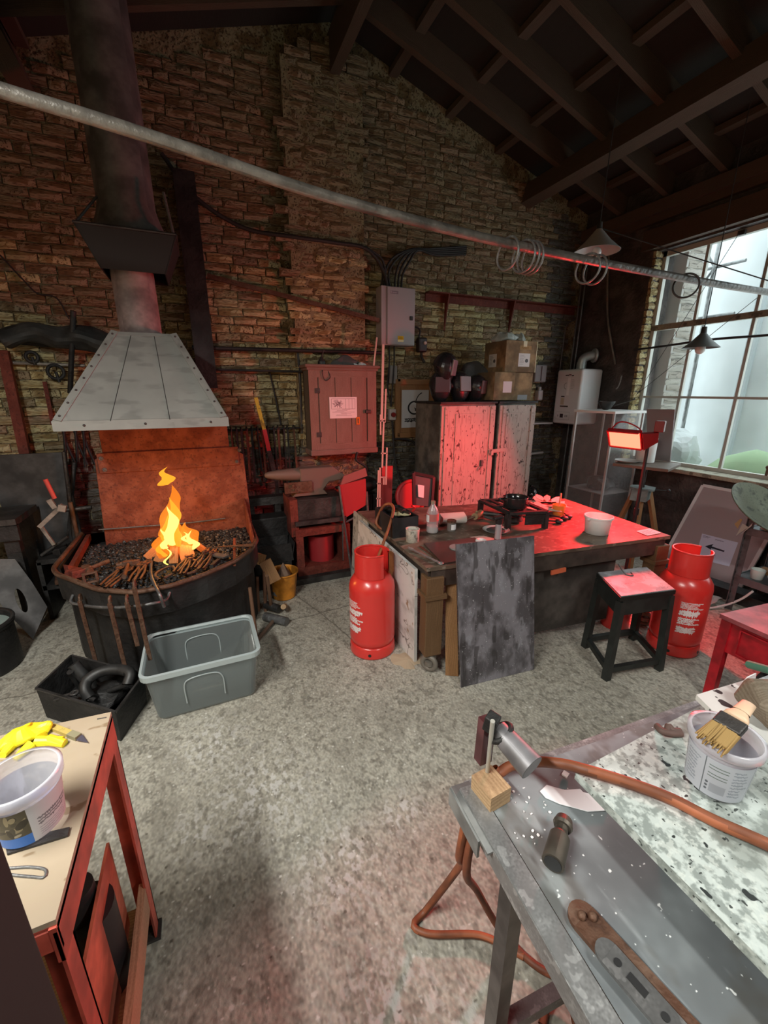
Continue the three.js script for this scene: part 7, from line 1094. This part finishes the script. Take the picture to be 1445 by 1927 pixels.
{ // ochre bucket, hammers and boards at the right foot of the forge
  const p = onY(535, 1122, 0), b = thing('plastic_bucket', 'ochre yellow plastic bucket beside the forge', 'bucket');
  part(b, 'bucket', lathe([[0.001, 0.003], [0.095, 0.003], [0.1, 0.01], [0.13, 0.235], [0.14, 0.24], [0.14, 0.255], [0.132, 0.257], [0.126, 0.24], [0.096, 0.012], [0.001, 0.01]], [p.x, 0, p.z], 44), M([0.78, 0.3, 0.03], 0.5, 0, { map: T.grunge }));
  single('clay_cone', 'pointed brown paper cone standing in the ochre bucket', 'cone', put(uvm(new THREE.ConeGeometry(0.105, 0.2, 5)), [p.x + 0.01, 0.235, p.z], [0.05, 0.6, 0.05]), M([0.33, 0.22, 0.16], 0.8, 0, { map: T.grunge }));
  single('bucket_fill', 'dark rubble filling the ochre bucket', 'rubble', rough(cyl(0.105, 0.112, 0.1, [p.x, 0.1, p.z], undefined, 24), 0.012, 30), mat.greyCloth).userData.kind = 'stuff';
  const sh = thing('sledge_hammer', 'sledge hammer lying on the floor beside the forge', 'hammer');
  const h0 = onY(533, 1168, 0.035), h1 = onY(508, 1158, 0.035), e = onY(488, 1204, 0.016);
  part(sh, 'head', [rod(onY(540, 1170, 0.036), onY(498, 1160, 0.036), 0.036, 8)], mat.midSteel); part(sh, 'handle', rod(h0.clone().lerp(h1, 0.55), e.clone().lerp(h0, -0.2), 0.015, 12), M([0.14, 0.1, 0.08], 0.6, 0, { map: T.wood }));
  const s2 = thing('sledge_hammer', 'second dark sledge hammer behind the one lying on the floor', 'hammer'); part(s2, 'head', rod(onY(526, 1146, 0.05), onY(500, 1138, 0.05), 0.035, 8), mat.darkSteel); part(s2, 'handle', rod(onY(510, 1142, 0.05), V(0.34, 0.4, 1.5), 0.014, 12), M([0.2, 0.12, 0.08], 0.6, 0, { map: T.wood }));
  single('hammer_haft', 'pale hammer haft end leaning on the ochre bucket', 'haft', [rod(onY(536, 1140, 0.02), onY(533, 1142, 0.09), 0.022, 14)], mat.woodPale);
  single('wooden_stave', 'bent brown wooden stave leaning on the ochre bucket', 'stave', [bar(onZ(482, 1050, 1.25), onZ(498, 1055, 1.28), 0.09, 0.03, [0, 0, 1]), bar(onZ(498, 1055, 1.28), onZ(518, 1094, 1.32), 0.1, 0.03, [0, 0, 1])], mat.woodTan);
  for (const [u, v, u2, v2, lab] of [[491, 1092, 486, 1150, 'thin wooden handle standing against the forge side'], [504, 1082, 500, 1150, 'upright hammer handle beside the ochre bucket'], [480, 1122, 482, 1200, 'short wooden handle nearest the storage box']]) { const a = onY(u2, v2, 0.0), d = V(a.x + (u - u2) * 0.004, Math.max(0.25, (v2 - v) * 0.0052), a.z - 0.03); single('wooden_haft', lab, 'haft', rod(a, d, 0.015, 12, 0.013), M([0.22, 0.12, 0.08], 0.65, 0, { map: T.wood }), 'handles beside the forge'); }
}
// ------------------------------------------------------------------ left of the forge
{
  const Z = (u, v, z) => onZ(u, v, z);
  const dr = thing('water_drum', 'black quench drum of pale water at the left edge', 'drum');
  part(dr, 'drum', lathe([[0.001, 0.0], [0.2, 0.0], [0.21, 0.02], [0.21, 0.3], [0.22, 0.31], [0.22, 0.335], [0.205, 0.335], [0.195, 0.3], [0.195, 0.02], [0.001, 0.02]], [-1.53, 0, 1.36], 40), mat.blackSteel);
  part(dr, 'rim', ring(0.213, 0.012, [-1.53, 0.335, 1.36], [Math.PI / 2, 0, 0], 8, 40), mat.darkSteel);
  part(dr, 'water', cyl(0.197, 0.197, 0.01, [-1.53, 0.295, 1.36], undefined, 36), M([0.28, 0.36, 0.34], 0.08));
  const gb0 = onY(62, 1203, 0), gn = V(0.3, 0.32, 0.9).normalize(), g1x = V(0, 1, 0).cross(gn).normalize(), g1y = gn.clone().cross(g1x);
  const g2 = (u, v) => { const p = onPlane(u, v, gb0, gn).sub(gb0); return [p.dot(g1x), p.dot(g1y)]; };
  const gout = [[-20, 1052], [28, 1052], [60, 1095], [89, 1142], [62, 1203], [40, 1180], [10, 1150], [-20, 1100]].map(([u, v]) => g2(u, v)), gho = Array.from({ length: 22 }, (_, i) => { const a = i / 22 * 6.2832; return g2(40 + 11 * Math.cos(a) + 6 * Math.sin(a), 1130 + 4 * Math.cos(a) + 22 * Math.sin(a)); });
  single('gusset_plate', 'grey steel gusset plate with an oval hole leaning behind the drum', 'plate', ext(gout, 0.014, 0, [gho]).applyMatrix4(new THREE.Matrix4().makeBasis(g1x, g1y, gn).setPosition(gb0)), M([0.15, 0.145, 0.145], 0.55, 0.2, { map: T.grunge }));
  const wb = thing('dark_bench', 'dark steel bench corner at the left edge behind the drum', 'bench');
  part(wb, 'top', box(0.5, 0.05, 0.46, [-1.6, 0.86, 0.6]), mat.darkSteel); part(wb, 'front_rail', box(0.5, 0.12, 0.04, [-1.6, 0.78, 0.81]), mat.blackSteel); for (const z of [0.45, 0.76]) part(wb, 'leg', box(0.09, 0.84, 0.07, [-1.42, 0.42, z]), mat.blackSteel);
  part(wb, 'back_sheet', box(0.5, 1.3, 0.03, [-1.35, 0.65, 0.3]), M([0.09, 0.09, 0.092], 0.6, 0.2, { map: T.grunge }));
  single('bright_bar', 'bright square steel bar standing upright left of the forge', 'bar', bar(onY(72, 1128, 0), onZ(66, 915, onY(72, 1128, 0).z - 0.06), 0.028, 0.025, [0, 0, 1]), mat.midSteel);
  single('rusty_post', 'long rusty red post leaning on the bricks left of the hood', 'post', bar(Z(6, 660, 0.1), Z(70, 960, 0.2), 0.07, 0.05, [0, 0, 1]), mat.rustRed);
  single('rusty_post', 'thin rusty strip hanging on the bricks beside the rusty post', 'strip', bar(Z(84, 718, 0.06), Z(100, 800, 0.06), 0.03, 0.015, [0, 0, 1]), mat.rustRed);
  const rc = thing('red_handled_clamp', 'grey lever clamp with a red handle beside the forge', 'clamp');
  part(rc, 'handle', rod(Z(85, 902, 0.75), Z(103, 938, 0.75), 0.016, 12), M([0.45, 0.06, 0.05], 0.5), 'red handle'); part(rc, 'arm', [bar(Z(92, 940, 0.75), Z(104, 956, 0.75), 0.035, 0.025, [0, 0, 1]), bar(Z(118, 950, 0.75), Z(74, 992, 0.75), 0.03, 0.025, [0, 0, 1]), bar(Z(78, 992, 0.75), Z(102, 1025, 0.75), 0.022, 0.02, [0, 0, 1]), bar(Z(118, 950, 0.75), Z(116, 962, 0.75), 0.05, 0.03, [0, 0, 1])], mat.pipe);
  for (const [a, b, c, d, z, r, lab] of [[78, 1045, 128, 1010, 0.7, 0.014, 'thin grey rod slanting up behind the lever clamp'], [132, 945, 146, 1010, 0.6, 0.016, 'brown rod leaning beside the forge back plate'], [118, 960, 172, 955, 0.55, 0.018, 'short horizontal rod left of the forge back plate'], [120, 850, 138, 1000, 0.4, 0.016, 'long dark rod leaning behind the brown rod'], [140, 870, 128, 1010, 0.3, 0.018, 'dark rod leaning on the wall behind the others']]) { const p = Z(a, b, z), q = Z(c, d, z), lo = p.y < q.y ? p : q, hi = p.y < q.y ? q : p, e = hi.clone().lerp(lo, hi.y / Math.max(0.05, hi.y - lo.y)); single('stock_rod', lab, 'rod', rod(hi, Math.abs(hi.y - lo.y) > 0.12 && Math.abs(e.x - hi.x) < 0.8 ? e : lo, r), a === 132 ? mat.brownSteel : mat.darkSteel, 'rods standing left of the forge'); }
  single('scrap_shelf', 'low dark shelf of scrap steel between the drum and the forge', 'shelf', [box(0.24, 0.04, 0.3, [-1.19, 0.5, 0.62]), box(0.24, 0.04, 0.3, [-1.19, 0.28, 0.62]), box(0.03, 0.5, 0.3, [-1.3, 0.25, 0.62]), box(0.03, 0.5, 0.3, [-1.08, 0.25, 0.62])], mat.blackSteel);
  for (let i = 0; i < 7; i++) single('steel_scrap', 'dark steel scrap lying on the low shelf left of the forge', 'scrap', rough(box(rr(0.08, 0.12), rr(0.03, 0.05), rr(0.06, 0.09), [rr(-1.22, -1.16), (i % 2 ? 0.545 : 0.325) + 0.0 * i, 0.5 + (i >> 1) * 0.08], [0, rr(0, 3), 0], 0.005), 0.006, 25), i % 2 ? mat.darkSteel : mat.brownSteel, 'scrap on the low shelf');
  single('air_duct', 'dark grey crumpled duct running along the bricks left of the hood', 'duct', rough(tube([Z(5, 640, 0.16), Z(40, 625, 0.16), Z(90, 628, 0.18), Z(150, 632, 0.2), Z(215, 648, 0.24)], 0.085, 60, 16), 0.035, 7), M([0.06, 0.062, 0.06], 0.6, 0.1, { map: T.grunge }));
  for (const [a, b, c, d, r, lab] of [[0, 640, 190, 658, 0.022, 'black pipe running under the crumpled duct'], [0, 682, 160, 688, 0.014, 'pale thin pipe along the bricks left of the hood']]) single('wall_pipe', lab, 'pipe', rod(Z(a, b, 0.05), Z(c, d, 0.06), r), r > 0.02 ? mat.blackSteel : mat.pipe);
  single('wall_pipe', 'upright dark pipe crossing the duct left of the hood', 'pipe', rod(Z(138, 585, 0.3), Z(132, 740, 0.14), 0.02), mat.blackSteel);
  for (const [u, v, L, lab] of [[60, 672, 0.1, 'black pulley hanging on the pale pipe'], [105, 700, 0.14, 'small steel shackle hanging below the pale pipe']]) { const p = Z(u, v, 0.08); single('wall_shackle', lab, 'shackle', [ring(L * 0.4, 0.014, A(p), [0, 0.4, 0], 8, 20), rod([p.x, p.y, p.z], [p.x + 0.01, p.y - L * 0.6, p.z], 0.012)], mat.blackSteel); }
  for (const [u, lab] of [[118, 'dark tongs hanging on the bricks nearest the forge hood corner'], [140, 'bent dark tongs hanging behind the forge back plate'], [155, 'dark tongs hanging half behind the forge back plate']]) { const p = Z(u, 812, 0.1), o = thing('wall_tongs', lab, 'tongs', 'tongs hanging left of the back plate'); part(o, 'rein', [tube([[p.x, p.y + 0.1, 0.1], [p.x + 0.01, p.y - 0.1, 0.1], [p.x + 0.05, p.y - 0.3, 0.11]], 0.012, 20), tube([[p.x + 0.02, p.y + 0.1, 0.11], [p.x + 0.0, p.y - 0.1, 0.11], [p.x - 0.03, p.y - 0.32, 0.11]], 0.012, 20)], mat.blackSteel); }
  single('wall_wire', 'thin wire hanging crooked on the bricks above the duct', 'wire', tube([Z(0, 480, 0.03), Z(45, 528, 0.03), Z(70, 552, 0.03), Z(105, 560, 0.03), Z(130, 600, 0.05)], 0.006, 30), mat.cable);
}
// ------------------------------------------------------------------ overhead: tie rod, rings, pendant lamps, wires
{
  const z = 2.6, px = [[0, 167], [180, 222], [360, 281], [550, 347], [720, 397], [950, 455], [1250, 515], [1445, 548]].map(([u, v]) => onZ(u, v + 2, z));
  px.unshift(V(XL + 0.0, 2.9, z)); px.push(V(XR, 2.525, z));
  single('tie_rod', 'long pale steel tie rod crossing the whole workshop overhead', 'rod', tube(px, 0.0225, 120, 14), mat.pipe);
  const rings = [[955, 475, 0.9, 'single wire ring hanging apart from the others on the tie rod'], [985, 480, 0.7, 'first wire ring of the trio on the tie rod'], [994, 481, 0.85, 'middle wire ring of the trio on the tie rod'], [1002, 481, 1.0, 'last wire ring of the trio on the tie rod'], [1106, 502, 0.6, 'left wire ring of the pair below the pendant lamp'], [1120, 504, 0.95, 'right wire ring of the pair below the pendant lamp'], [1291, 536, 0.15, 'dark wire ring hanging in front of the window']];
  const on = (x) => { let b = px[0]; for (let i = 0; i < px.length - 1; i++) if (px[i].x <= x && px[i + 1].x >= x) b = px[i].clone().lerp(px[i + 1], (x - px[i].x) / (px[i + 1].x - px[i].x)); return b.y; };
  for (const [u, v, ry, lab] of rings) { const p = onZ(u, v, z), R = u > 1200 ? 0.072 : 0.076; single('wire_ring', lab, 'ring', ring(R, 0.006, [p.x, on(p.x) + 0.03 - R, z], [0, u > 1200 ? -0.9 : -1.25 - ry * 0.25, 0], 8, 40), u > 1200 ? mat.darkSteel : mat.brightSteel, 'wire rings on the tie rod'); }
  // pendant lamps (unlit)
  const pend = (lab, top, c, R, H, sm2, cordTop) => {
    const l = thing('pendant_lamp', lab, 'lamp');
    part(l, 'shade', lathe([[0.022, H], [0.03, H - 0.01], [R * 0.55, H * 0.45], [R, 0.0], [R - 0.006, 0.0], [R * 0.53, H * 0.43], [0.02, H - 0.02]], A(c), 40), sm2); part(l, 'holder', cyl(0.026, 0.02, 0.06, [c.x, c.y + H + 0.02, c.z], undefined, 16), mat.darkSteel); part(l, 'bulb', ball(0.042, [c.x, c.y - 0.008, c.z], [1, 1.15, 1]), M([0.75, 0.75, 0.74], 0.25)); part(l, 'cord', rod([c.x, c.y + H + 0.04, c.z], cordTop, 0.004, 6), mat.cable);
  };
  const c1 = onZ(1122, 474, 1.5), c2 = onX(1318, 655, 4.3);
  pend('grey enamel pendant lamp shade hanging under the purlin near the corner', 0, c1, 0.195, 0.18, M([0.42, 0.4, 0.38], 0.45), [c1.x + 0.02, roofY(c1.x) - 0.02, 1.5]);
  pend('dark grey pendant lamp shade hanging in front of the window', 0, c2, 0.15, 0.13, M([0.1, 0.105, 0.1], 0.5), [c2.x - 0.0, roofY(c2.x) - 0.02, c2.z]);
  single('window_cable', 'dark cable slung across the front of the window', 'cable', tube([[4.86, 2.27, 0.95], [4.85, 2.28, 1.3], [4.85, 2.3, 1.8], [4.86, 2.29, 2.3], [4.86, 2.31, 3.2]], 0.012, 40), mat.cable);
  for (const [a, b, r, lab] of [[onX(1198, 742, 4.86), onX(1390, 440, 4.84), 0.003, 'thin pull cord slanting across the window to its top'], [onX(1198, 742, 4.86), onX(1425, 560, 4.85), 0.003, 'second pull cord slanting lower across the window'], [onZ(1132, 430, 1.5), onX(1445, 528, 4.6), 0.005, 'thin wire running from the pendant lamp across the window']]) single('pull_cord', lab, 'cord', rod(a, b, r, 6), mat.cable);
  single('window_latch', 'small dark latch block at the head of the window', 'latch', [box(0.03, 0.04, 0.06, A(onX(1396, 438, 4.95)))], mat.darkSteel);
  single('wall_hook', 'small bright coat hook on the dark wall beside the window jamb', 'hook', tube([[4.87, 1.98, 0.83], [4.85, 1.85, 0.82], [4.84, 1.82, 0.8]], 0.009, 12), mat.brightSteel);
}
settle();
renderer.render(scene, camera);
